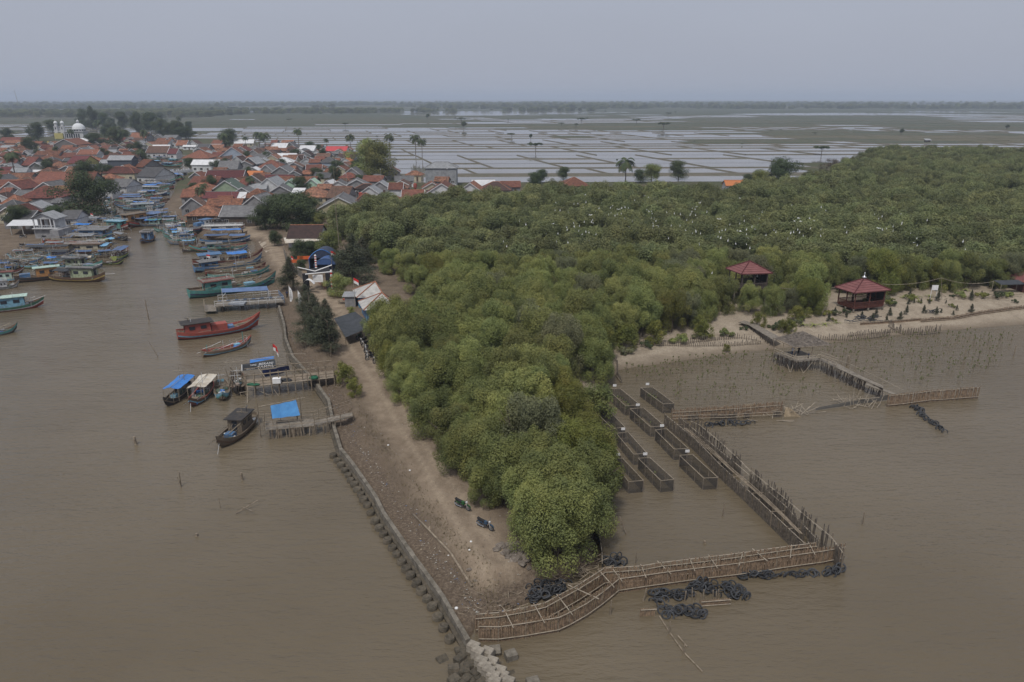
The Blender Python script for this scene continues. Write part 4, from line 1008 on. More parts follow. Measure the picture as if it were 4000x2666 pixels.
def boat(reg,xs,ys,xb,yb,hull='blue',cab=None,awn=None,L=None,Wd=None,masts=2,poles=0,z=0,label=None,ctx='',prow=.7,big=1.0,flag=0,clut=3,box=None,rail=None,gear=True,pitch=0):
    """hull 'top/stripe/bottom/inside'; cab 'colour/roof/pos/len/height'; awn 'colour/t0/t1/h'"""
    a=g(reg,xs,ys,z); b=g(reg,xb,yb,z); d=b-a; Lr=L or max(d.length,5); W=Wd or min(max(Lr*.27,1.9),4.6); ang=math.atan2(d.y,d.x); c=(a+b)/2
    hc=hull.split('/'); hc+=['white','black','brown'][len(hc)-1:]
    o=thing('fishing_boat',c,'','boat',ang,'fishing boats moored along the harbour channel'); o.location.z=z
    if pitch: o.rotation_euler.y=-pitch
    h=(.42+.036*Lr)*big; M,D,S=hullmesh(Lr,W,h,.32+.02*Lr,prow,*(0,)*4)
    M.build('hull',[PM[hc[2]],PM[hc[1]],PM[hc[0]],PM[hc[3]]],o,smooth=False); dk=D.build('deck',m_deck,o); dz=h-.36
    desc=hc[0]+' boat'
    rr=random.Random(int(c.x*7+c.y*13))
    if cab:
        cc=cab.split('/'); pos,ln,hg=float(cc[2]),float(cc[3]),float(cc[4]); cx=pos*Lr; cl=ln*Lr; cw=min(W*.68,wat(S,cx)*1.6)
        q=MB(); q.box((cx,0,dz+hg/2),(cl,cw,hg),taper=.96); ca=q.build('cabin',PM[cc[0]],o)
        q=MB(); q.box((cx,0,dz+hg+.06),(cl*1.25,cw*1.25,.12)); q.build('cabin_roof',PM[cc[1]],ca)
        for s in(-1,1):
            for k in(-1,1): q=MB(); q.box((cx+k*cl*.22,s*(cw/2+.01),dz+hg*.62),(cl*.22,.06,hg*.28)); q.build('window',m_glass,ca)
            q=MB(); q.box((cx+s*(cl/2+.01),0,dz+hg*.5),(.06,cw*.34,hg*.72)); q.build('doorway',m_glass,ca)
        q=MB(); q.tube([(cx-cl*.3,cw*.3,dz+hg),(cx-cl*.3,cw*.3,dz+hg+.7),(cx-cl*.42,cw*.3,dz+hg+.85)],.07,5); q.build('exhaust_pipe',m_metal,ca)
        if rail or rr.random()<.3:
            q=MB(); zz=dz+hg+.12; ex,ey=cl*.6,cw*.6
            for hz_ in(.28,.5): q.tube([(cx-ex,-ey,zz+hz_),(cx+ex,-ey,zz+hz_),(cx+ex,ey,zz+hz_),(cx-ex,ey,zz+hz_),(cx-ex,-ey,zz+hz_)],.035,4)
            for sx_ in(-1,0,1):
                for sy_ in(-1,1): q.tube([(cx+sx_*ex,sy_*ey,zz),(cx+sx_*ex,sy_*ey,zz+.5)],.035,4)
            q.build('roof_rail',m_wht if rail!='mint' else PM['mint'],ca)
        desc+=f" with {cc[0]} cabin"
    if awn:
        for aw in awn.split('+'):
            ac=aw.split('/'); t0,t1,ah=float(ac[1])*Lr,float(ac[2])*Lr,float(ac[3]); ww=W*.55; zz=dz+ah; sg=rr.uniform(.1,.25); tl=rr.uniform(-.12,.12)
            q=MB(); q.grid(lambda u,v:(t0+(t1-t0)*u,-ww+2*ww*v,zz+tl*(v-.5)*2-abs(v-.5)*.5-sg*math.sin(PI*u)*(.5+.5*math.sin(PI*v))+.04*math.sin(u*17+v*9)),8,6)
            q.grid(lambda u,v:(t0+(t1-t0)*u,-ww+2*ww*v,zz-.03+tl*(v-.5)*2-abs(v-.5)*.5-sg*math.sin(PI*u)*(.5+.5*math.sin(PI*v))+.04*math.sin(u*17+v*9)),8,6)
            at_=q.build('awning',TP[ac[0]],o)
            q=MB()
            for x in(t0,t1):
                for s in(-1,1): q.tube([(x,s*ww*.9,dz-.1),(x,s*ww*.9,zz-.2)],.05,4)
            q.tube([(t0-.3,0,zz+.02),(t1+.3,0,zz+.02)],.045,4)
            q.build('awning_frame',m_pole,at_)
        desc+=f"{' and' if cab else ' with'} {dict(slate='slate-blue',dark='dark',sky='pale blue').get(ac[0],ac[0])} awning"
    for k in range(masts):
        x=rr.uniform(-.42,.42)*Lr; y=rr.uniform(-.3,.3)*W; q=MB(); hm=rr.uniform(1.8,3.8); q.tube([(x,y,dz-.1),(x+rr.uniform(-.2,.2),y,dz+hm)],.055,5,r1=.035)
        if rr.random()<.5: q.tube([(x-.1,y-.8,dz+hm*.8),(x-.1,y+.8,dz+hm*.8)],.03,4)
        q.build('mast',m_wht if rr.random()<.5 else m_pole,o)
    for k in range(poles):
        y=rr.uniform(-.35,.35)*W; x=rr.uniform(-.1,.1)*Lr; q=MB(); q.tube([(-Lr*.38+x,y,dz+rr.uniform(.9,1.9)),(Lr*.42+x,y+rr.uniform(-.4,.4),dz+rr.uniform(.9,2.1))],.055,5); q.build('boom_pole',m_pole,o)
    if gear:
        q=MB(); nr=7+int(Lr*.8)
        for k in range(nr):
            x=rr.uniform(-.45,.45)*Lr; y=rr.uniform(-.4,.4)*W; 
            if rr.random()<.45: q.tube([(x,y,dz-.1),(x+rr.gauss(0,.25),y+rr.gauss(0,.1),dz+rr.uniform(.7,2.3))],.035,3)
            else: l=rr.uniform(.15,.5)*Lr; q.tube([(x-l/2,y,dz+rr.uniform(.2,1.5)),(x+l/2,y+rr.gauss(0,.3),dz+rr.uniform(.2,1.7))],.035,3)
        q.build('rigging',m_wht if rr.random()<.3 else m_pole,o)
        for cname in ('white','wood'):
            q=MB()
            for k in range(3): q.box((rr.uniform(-.4,.42)*Lr,rr.uniform(-.3,.3)*W,dz+.15),(rr.uniform(.3,.8),rr.uniform(.3,.6),rr.uniform(.2,.5)),rr.random())
            q.build('deck_gear',TP['blue'] if cname=='white' and rr.random()<.4 else PM[cname],o)
        q=MB()
        for k in range(clut):
            x=rr.uniform(-.35,.38)*Lr; y=rr.uniform(-.22,.22)*W; s=rr.uniform(.35,.75); q.lathe((x,y,dz),[(s,0),(s*.9,s*.35),(s*.45,s*.6),(.05,s*.66)],7)
        q.build('net_pile',m_net,o)
        x=rr.uniform(.12,.3)*Lr; q=MB(); q.box((x,0,dz+.3),(Lr*.12,W*.4,.6)); q.build('fish_hold',PM[rr.choice(['wood','grey','lightblue','white','blue'])],o)
    if box: 
        bc,bx=box.split('/'); q=MB(); q.box((float(bx)*Lr,0,dz+.65),(Lr*.2,W*.5,1.3)); q.build('cargo_box',PM[bc],o); desc+=f" and {bc} box"
    if flag: flagobj(o,(-Lr*.3,0,dz),3.6)
    if rr.random()<.5:
        q=MB(); x=Lr*.5; q.tube([(x,0,h+.3),(x+1.5,.4,-.1)],.025,4); q.build('mooring_line',m_wht,o)
    if not ctx: ctx='on the left bank' if reg in'MC' else 'in the channel' if reg=='N' else 'along the right quay'
    if label: o['label']=label
    else: BOATS.append((o,(desc+' '+ctx).replace('  ',' ')))
    return o
B=boat
# prominent boats
FILL='''-60 1240 420 1225
-80 1180 300 1165
40 1140 520 1130
1180 1160 700 1180
1330 1110 1700 1100
1700 960 2120 930
1300 960 1820 950
700 1060 1230 1075
150 955 760 935
400 850 980 830
1400 780 2000 800
760 800 1300 790
900 690 1500 690
1100 660 1900 670
1400 600 2060 570
1000 500 1500 500
1250 440 1800 440
1350 400 1900 395
1500 345 2000 340
1620 290 2050 290
1660 240 2140 235
1760 185 2100 175
1780 135 2060 125'''
B('C',-150,1345,340,1290,'green/white/red/brown','lightblue/mint/.05/.42/2.3',label='green white and red boat with light blue cabin and mint roof at left edge',L=12,flag=1,masts=1)
B('M',-160,1400,520,1360,'lightblue/orange/brown/brown','mint/darkred/-.1/.4/2',label='blue and orange boat with pale mint cabin and dark red roof, left bank')
B('M',500,1385,1010,1330,'black/brown/black/brown','orange/mint/.12/.42/2.4',box='blue/-.3',label='black boat with orange-brown cabin, white roof edge and big blue box',L=11,big=1.25)
B('M',1050,1365,1760,1385,'brown/yellow/brown/brown','palegreen/black/.15/.42/2.5','dark/-.35/-.02/2.3',label='large brown boat with yellow stripe and weathered pale green cabin',L=13.5,big=1.3,clut=5)
B('M',-120,1545,330,1480,'grey/white/grey/wood','white/grey/-.1/.3/1.6',label='grey boat with small white wheelhouse just above the light blue cabin')
B('M',760,1150,290,1120,'lightblue/lime/green/brown',None,label='light blue and lime green open boat with its bow to the left')
B('M',900,1120,1870,1150,'teal/white/navy/brown','palegreen/black/.0/.3/2','dark/-.3/.1/2.4',label='teal white and navy boat behind the yellow-striped one',L=14)
B('M',1890,1075,2070,1075,'black/lime/black/brown',None,L=7,masts=3,label='dark cluttered little boat at the end of the left row')
B('M',2060,1020,2290,880,'lime/teal/green/darkred',None,'slate/-.35/.3/2.3',label='lime green boat under a sagging slate-blue tarp, farthest out of the left row')
B('M',1640,820,2010,700,'palegreen/darkred/brown/brown','palegreen/palegreen/.1/.2/1.4','sky/.25/.5/1.5',label='pale green boat with crumpled sky-blue tarp over its bow')
B('M',2060,600,2290,660,'black/grey/black/brown',None,'grey/-.2/.4/2',masts=4,label='grey net-covered dark boat at the channel edge')
B('M',640,740,1960,740,'red/darkred/brown/red',None,None,poles=9,masts=3,label='long red boat stacked with red and brown poles',L=16,clut=6)
B('M',900,880,1960,860,'cream/red/brown/brown','cream/brown/.12/.5/2.0','sky/.42/.54/2',masts=4,label='cream boat with a long cream cabin and red trim')
B('M',500,930,1330,910,'navy/white/black/brown',None,'dark/-.45/.45/2.6',masts=5)
B('M',620,1010,1290,1010,'lightblue/white/blue/wood',None,'dark/-.1/.48/2.7',masts=4)
B('M',30,1080,780,1060,'blue/white/teal/wood',None,None,poles=5,masts=5)
B('M',200,1000,900,985,'lightblue/white/blue/wood',None,None,poles=4,masts=4)
B('M',1250,1060,1720,1040,'palegreen/grey/brown/wood',None,'white/-.4/.4/1.6',masts=3)
B('M',980,620,2000,610,'blue/palegreen/blue/brown','blue/grey/.2/.4/2.2',None,poles=5,masts=3)
B('M',1020,560,1900,570,'brown/orange/brown/brown',None,'blue/-.1/.1/1.5',poles=6,masts=2,clut=6)
B('M',1080,510,2080,520,'grey/lightblue/grey/wood',None,'grey/-.1/.45/1.7',poles=3,masts=3)
B('M',1150,470,2060,480,'darkred/lightblue/brown/brown',None,'blue/-.2/.1/2',poles=5)
B('M',1500,420,2290,460,'red/white/darkred/brown','teal/lightblue/.28/.3/2.3',rail='white',label='red-hulled boat with teal wheelhouse and white roof rail, left of the orange boat')
B('M',1540,370,2150,370,'blue/white/navy/wood',None,'slate/-.3/.2/2.2+grey/-.35/.0/2.6',masts=4,flag=1)
B('M',1600,320,2200,315,'lightblue/white/blue/wood',None,None,masts=5,poles=3)
B('M',1620,265,2150,262,'lightblue/teal/blue/wood',None,None,masts=5)
B('M',1700,205,2080,200,'teal/navy/teal/brown',None,'blue/-.1/.4/1.4',masts=4)
B('M',1750,160,2080,150,'teal/white/teal/brown','teal/white/.1/.3/1.6',None,masts=4)
B('M',1770,110,2060,100,'green/darkred/teal/brown',None,None,masts=5)
B('M',1760,60,2020,55,'teal/white/green/brown',None,None,masts=5)
rf=random.Random(5)
for i,ln in enumerate(FILL.split('\n')):
    x0,y0,x1,y1=[float(v) for v in ln.split()]
    B('M',x0,y0,x1,y1,rf.choice(['teal/white/teal/brown','blue/white/navy/wood','green/red/brown/brown','lightblue/white/blue/wood','darkred/white/brown/brown','brown/yellow/brown/brown','grey/blue/grey/wood','wood/brown/wood/wood']),rf.choice([None,None,'cream/brown/.05/.25/1.6','teal/darkred/-.1/.25/1.6']),rf.choice([None,'slate/-.3/.25/1.9','grey/-.3/.3/1.9','dark/-.35/.2/2','blue/-.1/.2/1.8']),masts=rf.choice([3,4,5,6]),poles=rf.choice([1,2,4]),clut=5)
# channel middle
B('N',930,1430,690,1560,'brown/blue/brown/orange','blue/black/-.08/.4/2.4',None,L=8.5,Wd=3.6,box='blue/-.32',label='bright blue-cabined wooden boat alone in the channel mouth with blue drums',clut=2,masts=1)
B('N',400,1235,1010,1130,'darkred/orange/darkred/orange','orange/wood/-.18/.5/3.0','slate/.1/.48/2.6',L=15,Wd=5,big=1.5,label='largest boat of the channel with orange sides and wide plank roof')
CH_=['teal/white/teal/brown','blue/white/navy/wood','green/red/brown/brown','lightblue/white/blue/wood','darkred/white/brown/brown','navy/lightblue/navy/wood','teal/red/green/brown','grey/blue/grey/wood','red/teal/darkred/brown','white/blue/navy/wood']
CC=[None,'teal/darkred/.0/.3/1.8',None,'white/grey/.05/.28/1.7','blue/grey/-.1/.3/1.8',None,'teal/white/-.15/.25/1.7',None,'mint/teal/0/.3/1.7']
AW=[None,'slate/-.3/.35/2.2','blue/-.1/.25/2','grey/-.3/.3/2.1',None,'dark/-.2/.4/2.2','slate/-.4/.1/2.3',None,'sky/-.1/.2/2']
rb=random.Random(21)
CHN='''1350 1290 960 1330
1280 1210 640 1215
1150 1150 560 1160
1430 1160 900 1165
1060 1120 520 1250
1300 1070 760 1100
1240 1020 820 1040
1480 1240 1150 1270
1500 1310 1130 1340
1480 1370 1160 1400
1600 1420 1130 1440
1690 1480 1180 1500
1640 1540 1200 1550
380 935 1090 900
300 890 1000 870
280 840 930 830
260 800 1060 790
330 755 960 745
260 700 720 715
480 670 1150 670
560 630 1180 640
600 590 1190 600
520 560 1180 565
700 525 1240 530
620 490 1260 500
720 460 1300 470
0 980 210 950
-20 920 230 900
-10 860 220 840
40 800 230 790
760 425 1290 440
800 395 1010 400
1300 330 1420 420
980 350 1010 300
1250 280 1380 300
30 1040 170 1060
1000 135 1420 160
840 95 1180 105
1080 70 1500 90
900 60 1250 50
860 30 1200 20
820 -10 1150 -15
1050 -40 1330 -35
1560 1250 1230 1290
1420 1120 1060 1150
1380 1190 1020 1210
1250 1150 900 1190
1180 1050 820 1060
1700 1400 1380 1430
1560 1450 1260 1490
1380 1340 1100 1380
1100 1190 700 1230
1050 960 700 985
1130 860 760 880
1150 810 720 815
640 855 240 865
900 690 420 700
1210 655 880 660
1290 545 900 550
230 930 -40 945
250 820 10 815'''
for i,ln in enumerate(CHN.split('\n')):
    x0,y0,x1,y1=[float(v) for v in ln.split()]
    B('N',x0,y0,x1,y1,CH_[i%10] if rb.random()<.6 else rb.choice(CH_),rb.choice(CC),rb.choice(AW),masts=rb.choice([2,3,4,5]),poles=rb.choice([0,1,3]),flag=0)
B('N',1150,440,1130,300,'green/teal/green/brown','teal/lightblue/-.1/.4/2.2',L=10,label='tall green and teal boat below the footbridge')
B('N',1200,760,1010,740,'brown/brown/brown/brown',None,None,prow=1.6,label='brown high-prowed boat at the right side of the crowded channel',masts=1)
B('N',380,590,540,600,'teal/blue/teal/wood',None,'sky/-.4/.4/1.8',label='small boat under a sky-blue tarp below the white shed',masts=1)
# right quay
B('D',-20,340,455,240,'white/red/blue/brown','white/blue/.22/.2/1.9',z=1.0,L=16,Wd=3.6,prow=1.3,big=1.4,label='white boat with blue bottom hauled ashore, its bow raised',masts=1,box='blue/.02',ctx='x')
B('D',350,300,660,292,'white/red/white/brown','white/white/.0/.8/1.1',z=.6,L=13,label='long white boat with white slatted roof beside the hauled-up one',masts=1)
B('D',470,250,800,225,'black/darkred/green/brown','white/black/-.25/.3/1.2',None,z=.9,L=15,prow=1.6,big=1.8,label='big dark old hull standing beneath the grey shed',masts=0)
B('D',400,378,690,372,'wood/brown/brown/brown',None,'blue/-.35/.4/2.3',L=12,label='brown boat under an arched bright blue awning near the beach lane')
B('D',330,440,720,428,'blue/white/navy/wood',None,'slate/-.4/.1/2.2+slate/.12/.45/2.0',L=14,masts=4)
B('D',0,420,190,405,'wood/brown/brown/brown',None,'slate/-.4/.4/1.8',masts=1)
B('D',10,480,200,470,'brown/wood/brown/brown',None,'sky/-.3/.4/1.7',masts=1)
B('D',60,545,230,540,'black/wood/black/brown',None,None,clut=6,masts=1)
B('D',760,505,175,545,'teal/red/green/darkred','teal/grey/.1/.25/1.6',L=15,label='teal open boat with red insides, bow pointing out to the channel',masts=3)
B('D',330,565,770,540,'blue/white/blue/wood',None,'dark/-.3/.1/2',masts=3)
B('D',210,700,880,635,'darkred/white/brown/brown','white/blue/-.25/.28/2.1','blue/.0/.3/2.2',L=17,prow=1.6,masts=3,label='dark red boat with white cabin, blue roof and bright blue tarp')
B('D',225,775,875,690,'blue/lightblue/navy/wood','blue/grey/-.28/.25/1.9',L=16.5,prow=1.4,masts=4,flag=1,label='blue boat with blue cabin moored just below the bright blue tarp')
B('D',400,810,880,765,'darkred/red/brown/brown',None,None,L=14,poles=4,masts=2,label='long dark red boat with an orange rail, above the teal cabin boat')
B('D',430,850,925,800,'teal/white/teal/brown',None,None,L=14,poles=3,masts=2,label='slim teal boat tucked behind the teal cabin boat')
B('D',540,925,930,890,'white/grey/wood/wood',None,None,poles=3,masts=1,label='old white-edged boat half hidden behind the teal cabin boat')
B('D',200,1065,1000,940,'teal/navy/teal/brown','teal/darkred/-.17/.3/2.3',None,L=19,prow=1.4,big=1.25,rail='mint',masts=4,label='large teal boat with teal cabin and dark red roof beside the blue jetty')
B('E',555,405,1090,325,'red/lightblue/red/red','red/black/-.25/.32/2.1',None,L=14,prow=1.5,masts=2,poles=0,big=1.25,box='red/.02',label='bright red boat with blue stripe and black roof moored alone')
q=B('E',760,562,1050,490,'wood/lightblue/brown/red',None,None,L=8.6,Wd=2.1,masts=0,label='small open wooden boat with red inside below the red boat',clut=2)
qq=MB(); qq.tube([(-4.5,-.7,.75),(4.2,.5,1.9)],.05,5); qq.build('boom_pole',m_pole,q); qq=MB(); qq.tube([(3.2,0,.5),(3.2,0,2.9)],.06,5); qq.tube([(-3.4,0,.5),(-3.4,0,2.0)],.06,5); qq.build('mast',PM['teal'],q)
B('E',560,860,350,1045,'black/wood/black/wood',None,'blue/-.5/.25/2.0',L=7.5,Wd=2.2,label='dark boat under a blue tarp, left of the white-tarped one',masts=2,clut=5)
B('E',750,870,590,1040,'brown/lightblue/darkred/red',None,'white/-.5/.2/2.1',L=7.6,Wd=2.4,label='brown boat under a stained white tarp with yellow flag',masts=2,clut=5)
B('E',858,850,872,985,'lightblue/teal/wood/wood',None,None,L=6.8,Wd=2.3,label='small weathered blue boat seen end-on between white tarp and pier',masts=2,clut=5)
B('E',1100,1200,905,1375,'wood/brown/wood/wood','wood/black/-.12/.34/1.9',None,L=9,Wd=2.9,prow=.9,label='grey wooden boat with dark-roofed cabin nearest the sea',masts=1,poles=1,clut=3)
B('E',1030,760,1010,960,'black/black/black/brown',None,None,L=7,Wd=2,label='black cluttered boat tied to the end of the bamboo pier',masts=3,clut=8)
B('V',-14,772,6,768,'teal/grey/black/brown',None,None,L=6,label='tip of a teal boat at the far left edge of the water',masts=1)
print('boats',len(BOATS))
rank_labels(BOATS,7)
m_conc=mat('weathered_concrete',(.20,.18,.15),(.085,.075,.06),scale=1.3,rough=.95,bump=.6,bscale=6); m_concl=mat('pale_concrete_block',(.31,.28,.235),(.15,.13,.105),scale=1.5,rough=.95,bump=.5,bscale=8,rnd=.12)
m_concd=mat('mossy_concrete',(.12,.10,.075),(.05,.045,.035),scale=1.6,rough=.95,bump=.8,bscale=6,rnd=.2); m_bam=mat('weathered_bamboo',(.27,.225,.17),(.12,.095,.07),scale=2.2,rough=.85,detail=6,rnd=.1)
m_bams=mat('bamboo_slats',(.29,.205,.135),(.12,.085,.06),scale=3.0,rough=.9,detail=7,bump=.5,bscale=12); m_bamg=mat('grey_bamboo_slats',(.17,.145,.12),(.07,.06,.05),scale=3.0,rough=.9,detail=7,bump=.5,bscale=12)
m_rail=mat('pale_bamboo_rail',(.33,.285,.23),(.20,.17,.13),scale=2.5,rough=.8); m_rub=mat('tyre_rubber',(.055,.058,.065),(.025,.027,.03),scale=4,rough=.75,bump=.3,rnd=.35)
m_rock=mat('rock',(.23,.20,.17),(.12,.10,.085),scale=2,rough=.95,bump=.7,rnd=.2); m_wplank=mat('grey_planks',(.27,.24,.20),(.14,.12,.10),scale=2,wave=('X',5,.35,.3))
m_white=mat('white_board',(.7,.71,.72),(.6,.6,.61),scale=2); m_skin=mat('skin',(.22,.12,.075),(.19,.10,.065)); m_thatch=mat('thatch',(.22,.19,.16),(.10,.085,.075),scale=3,detail=8,bump=1,bscale=10)
m_pink=mat('pavilion_shingles',(.20,.082,.08),(.15,.06,.058),scale=.9,detail=4,rough=.7); m_redwood=mat('red_brown_wood',(.115,.04,.028),(.06,.024,.02),scale=2)
def loc(pts,o): return [Vector(p)-o for p in pts]
def V3(p,z): return Vector((p[0],p[1],z))
def resample(pts,s):
    out=[];
    for a,b in zip(pts[:-1],pts[1:]):
        n=max(1,int((b-a).length/s)); out+=[a.lerp(b,k/n) for k in range(n)]
    return out+[pts[-1]]
# ---------------------------------------------------------------- sea wall, concrete drums and cubes
wl=gl('V',[(641,703),(653,746),(656,777),(672,818),(700,850),(730,885),(755,920),(766,976),(783,1032),(810,1065),(864,1143),(882,1180),(955,1286),(1017,1371),(1075,1471)],.9)
wl=[V3(p,0) for p in resample(wl,1.2)]
def sweep(pts,prof,m_,name,parent=None,org=None,jit=0):
    M=MB(); rows=[]; N_=len(pts)
    for k,p in enumerate(pts):
        d=(pts[min(k+1,N_-1)]-pts[max(k-1,0)]); n=Vector((-d.y,d.x,0)).normalized(); rows.append([p+n*a+Vector((0,0,z+(R.uniform(-jit,jit) if z>0 else 0))) for a,z in prof])
    L_=len(prof); vs=[q for r in rows for q in r]; fs=[(k*L_+j,k*L_+(j+1)%L_,(k+1)*L_+(j+1)%L_,(k+1)*L_+j) for k in range(N_-1) for j in range(L_)]+[tuple(range(L_))[::-1],tuple(range((N_-1)*L_,N_*L_))]
    M.mesh(vs,fs); return M.build(name,m_,parent)
o=thing('sea_wall',wl[0],'long weathered concrete wall edging the spit on its river side','wall')
# n points to the left of travel (towards land when walking down the list)
sweep(loc(wl,wl[0]),[(.22,-.6),(-.22,-.6),(-.20,.98),(.20,1.0)],m_conc,'wall',o,jit=.03)
sweep(loc(wl,wl[0]),[(-.52,-.6),(-.52,.22),(-.24,.34),(-.24,-.6)],m_concd,'footing',o,jit=.05)
dr=[]
for k in range(1,len(wl)-1):
    d=(wl[k+1]-wl[k-1]).normalized(); n=Vector((-d.y,d.x,0)); 
    if wl[k].y<g('V',770,1040,0).y: dr.append(wl[k]-n*1.0)
dr=resample(dr,.95)
dm=MB(); dm.lathe((0,0,0),[(.40,-.5),(.46,-.1),(.45,.36),(.37,.44),(.33,.38)],12); dmd=mbdata(dm,'concrete_drum',m_concd,True)
nd=len(dr)
for i,p in enumerate(dr[::-1]):
    o=link('concrete_drum',dmd,None,p+Vector((R.uniform(-.05,.05),R.uniform(-.05,.05),R.uniform(-.05,.12))),R.random()*6); o.rotation_euler.x=R.uniform(-.12,.12); o.scale=(R.uniform(.9,1.1),)*3
    tag(o,f'mossy round concrete drum at the foot of the sea wall, {ordn(i)} from the near end','concrete drum','drums along the sea wall')
def cube(reg,x,y,z,s=.95,m_=None,rz=None,tilt=0,label='',):
    q=MB(); q.box((0,0,0),(s,s*.8 if m_ is None else s*.8,s+R.uniform(-.04,.04)),0); o=q.build('concrete_cube',m_ or m_concl,loc=g(reg,x,y,z)-Vector((0,0,s/2)),rz=rz if rz is not None else -.45+R.uniform(-.08,.08)); o.rotation_euler.x=tilt
    bv=o.modifiers.new('soft_edges','BEVEL'); bv.width=.06; bv.segments=2; tag(o,label,'concrete block','concrete cubes at the tip of the breakwater'); return o
CB=[]
for i,(x,y) in enumerate(((822,1212),(862,1262),(895,1350),(925,1398),(965,1438),(1003,1487),(1015,1538),(1040,1590),(1065,1640))): CB.append((cube('H',x,y,1.15),'pale concrete cube of the left file on the breakwater tip'))
for i,(x,y) in enumerate(((950,1265),(990,1352),(1062,1437),(1085,1480),(1140,1535),(1160,1590),(1190,1640))): CB.append((cube('H',x,y,.95),'pale concrete cube of the right file on the breakwater tip'))
for i,(x,y) in enumerate(((705,1255),(752,1285),(700,1330),(770,1345),(790,1395),(640,1420),(700,1405),(735,1440),(850,1455),(690,1470),(880,1500),(640,1520),(790,1500),(740,1540),(905,1545),(840,1540),(660,1600),(780,1600),(720,1580))): CB.append((cube('H',x,y,.35+.25*(i%3)/2,.9,m_concd,R.random(),R.uniform(-.2,.2)),'dark mossy concrete cube beside the breakwater tip'))
for x,y,t_ in((1015,1240,.45),(1165,1290,.1)): CB.append((cube('H',x,y,.6,.95,m_conc,R.random(),t_),'brown concrete cube lying in the water below the bamboo fence'))
rank_labels(CB,10)
cube('H',530,1335,.15,.9,m_concd,.6,.35,'single dark cube awash left of the breakwater tip'); cube('H',1370,1545,.35,1.0,m_conc,.3,.05,'single cube in the water right of the breakwater tip'); cube('H',1160,1480,.05,.8,m_concd,.5,.3,'nearly sunken cube beside the pale cubes')
# ---------------------------------------------------------------- things lying on the track
p0,p1,p2,p3=gg('F',615,1005),gg('F',730,1110),gg('F',900,1300),gg('F',1065,1560)
q=MB(); pl=[p0,p1,p2,p3]; pl=[Vector((p.x,p.y,p.z+.14))-p0 for p in pl]; q.tube(pl,.10,7,r1=.13); tag(q.build('log',m_bam,None,loc=p0,smooth=True),'long pale bent pole lying along the edge of the dirt track','log')
a=gg('F',770,1045);b_=gg('F',735,1112); q=MB(); q.box((0,0,.03),((b_-a).length,.22,.05)); tag(q.build('plank',m_bam,None,loc=(a+b_)/2,rz=math.atan2((b_-a).y,(b_-a).x)),'short plank lying against the long pole','plank')
def rockmesh(seed):
    q=MB(); rr=random.Random(seed); n=8; vs=[]; 
    for k,(z,r) in enumerate(((-.5,.7),(.1,1),(.55,.7))):
        for j in range(n): a=2*PI*j/n+rr.uniform(-.2,.2); e=r*rr.uniform(.75,1.15); vs.append((e*math.cos(a),e*math.sin(a)*.8,z+rr.uniform(-.1,.1)))
    fs=[(k*n+j,k*n+(j+1)%n,(k+1)*n+(j+1)%n,(k+1)*n+j) for k in(0,1) for j in range(n)]+[tuple(range(16,24)),tuple(range(8))[::-1]]
    q.mesh(vs,fs); return mbdata(q,'rock',m_rock)
RK=[rockmesh(i) for i in range(5)]; RL=[]
rk=[(1035,350,.3),(1060,320,.28),(1085,300,.22),(1100,330,.25),(1130,305,.25),(1150,285,.2),(1125,380,.38),(1160,350,.3),(1185,340,.3),(1200,380,.28),(1185,410,.25),(1210,330,.3),(1215,445,.4),(1240,410,.35),(1270,480,.3),(1260,380,.4),(1250,350,.35),(1290,360,.3),(1275,430,.3),(1320,445,.3),(1330,520,.18),(1170,310,.28),(1215,300,.25),(1290,400,.3),(1240,340,.3),(1140,420,.25)]
for i,(x,y,s) in enumerate(rk):
    p=gg('H',x,y); o=link('rock',RK[i%5],None,p+Vector((0,0,s*.2)),R.random()*6); o.scale=(s*1.7,s*1.6,s*1.1); o['category']='rock'; o['group']='rocks beside the big mangrove'; RL.append((o,'grey rock in the loose pile beside the nearest mangrove'))
rank_labels(RL,7)
for x,y,s,l in((795,530,.42,'flat brown rock on the track near the end of the long pole'),(840,635,.3,'flat pale stone right of the pole end'),(1005,618,.26,'small pale stone alone in the middle of the track end')):
    o=link('rock',RK[2],None,gg('H',x,y),R.random()*6); o.scale=(s,s*.7,s*.4); tag(o,l,'rock')
LT=[]
for r_,x,y,s in(('F',590,665,.22),('F',750,1165,.2),('F',888,1260,.22),('F',1058,1210,.22),('F',1046,1274,.2),('F',883,1325,.12),('H',595,415,.12),('H',640,340,.2),('H',665,890,.3),('F',425,472,.25)):
    q=MB(); s*=.55; q.lathe((0,0,0),[(s*.9,0),(s,s*.5),(s*.5,s*.9),(.03,s)],7); o=q.build('plastic_bag',m_white,None,loc=gg(r_,x,y)); o['category']='litter'; o['group']='white bags on the dirt track'; LT.append((o,'crumpled white plastic bag lying on the dirt track'))
rank_labels(LT,12)
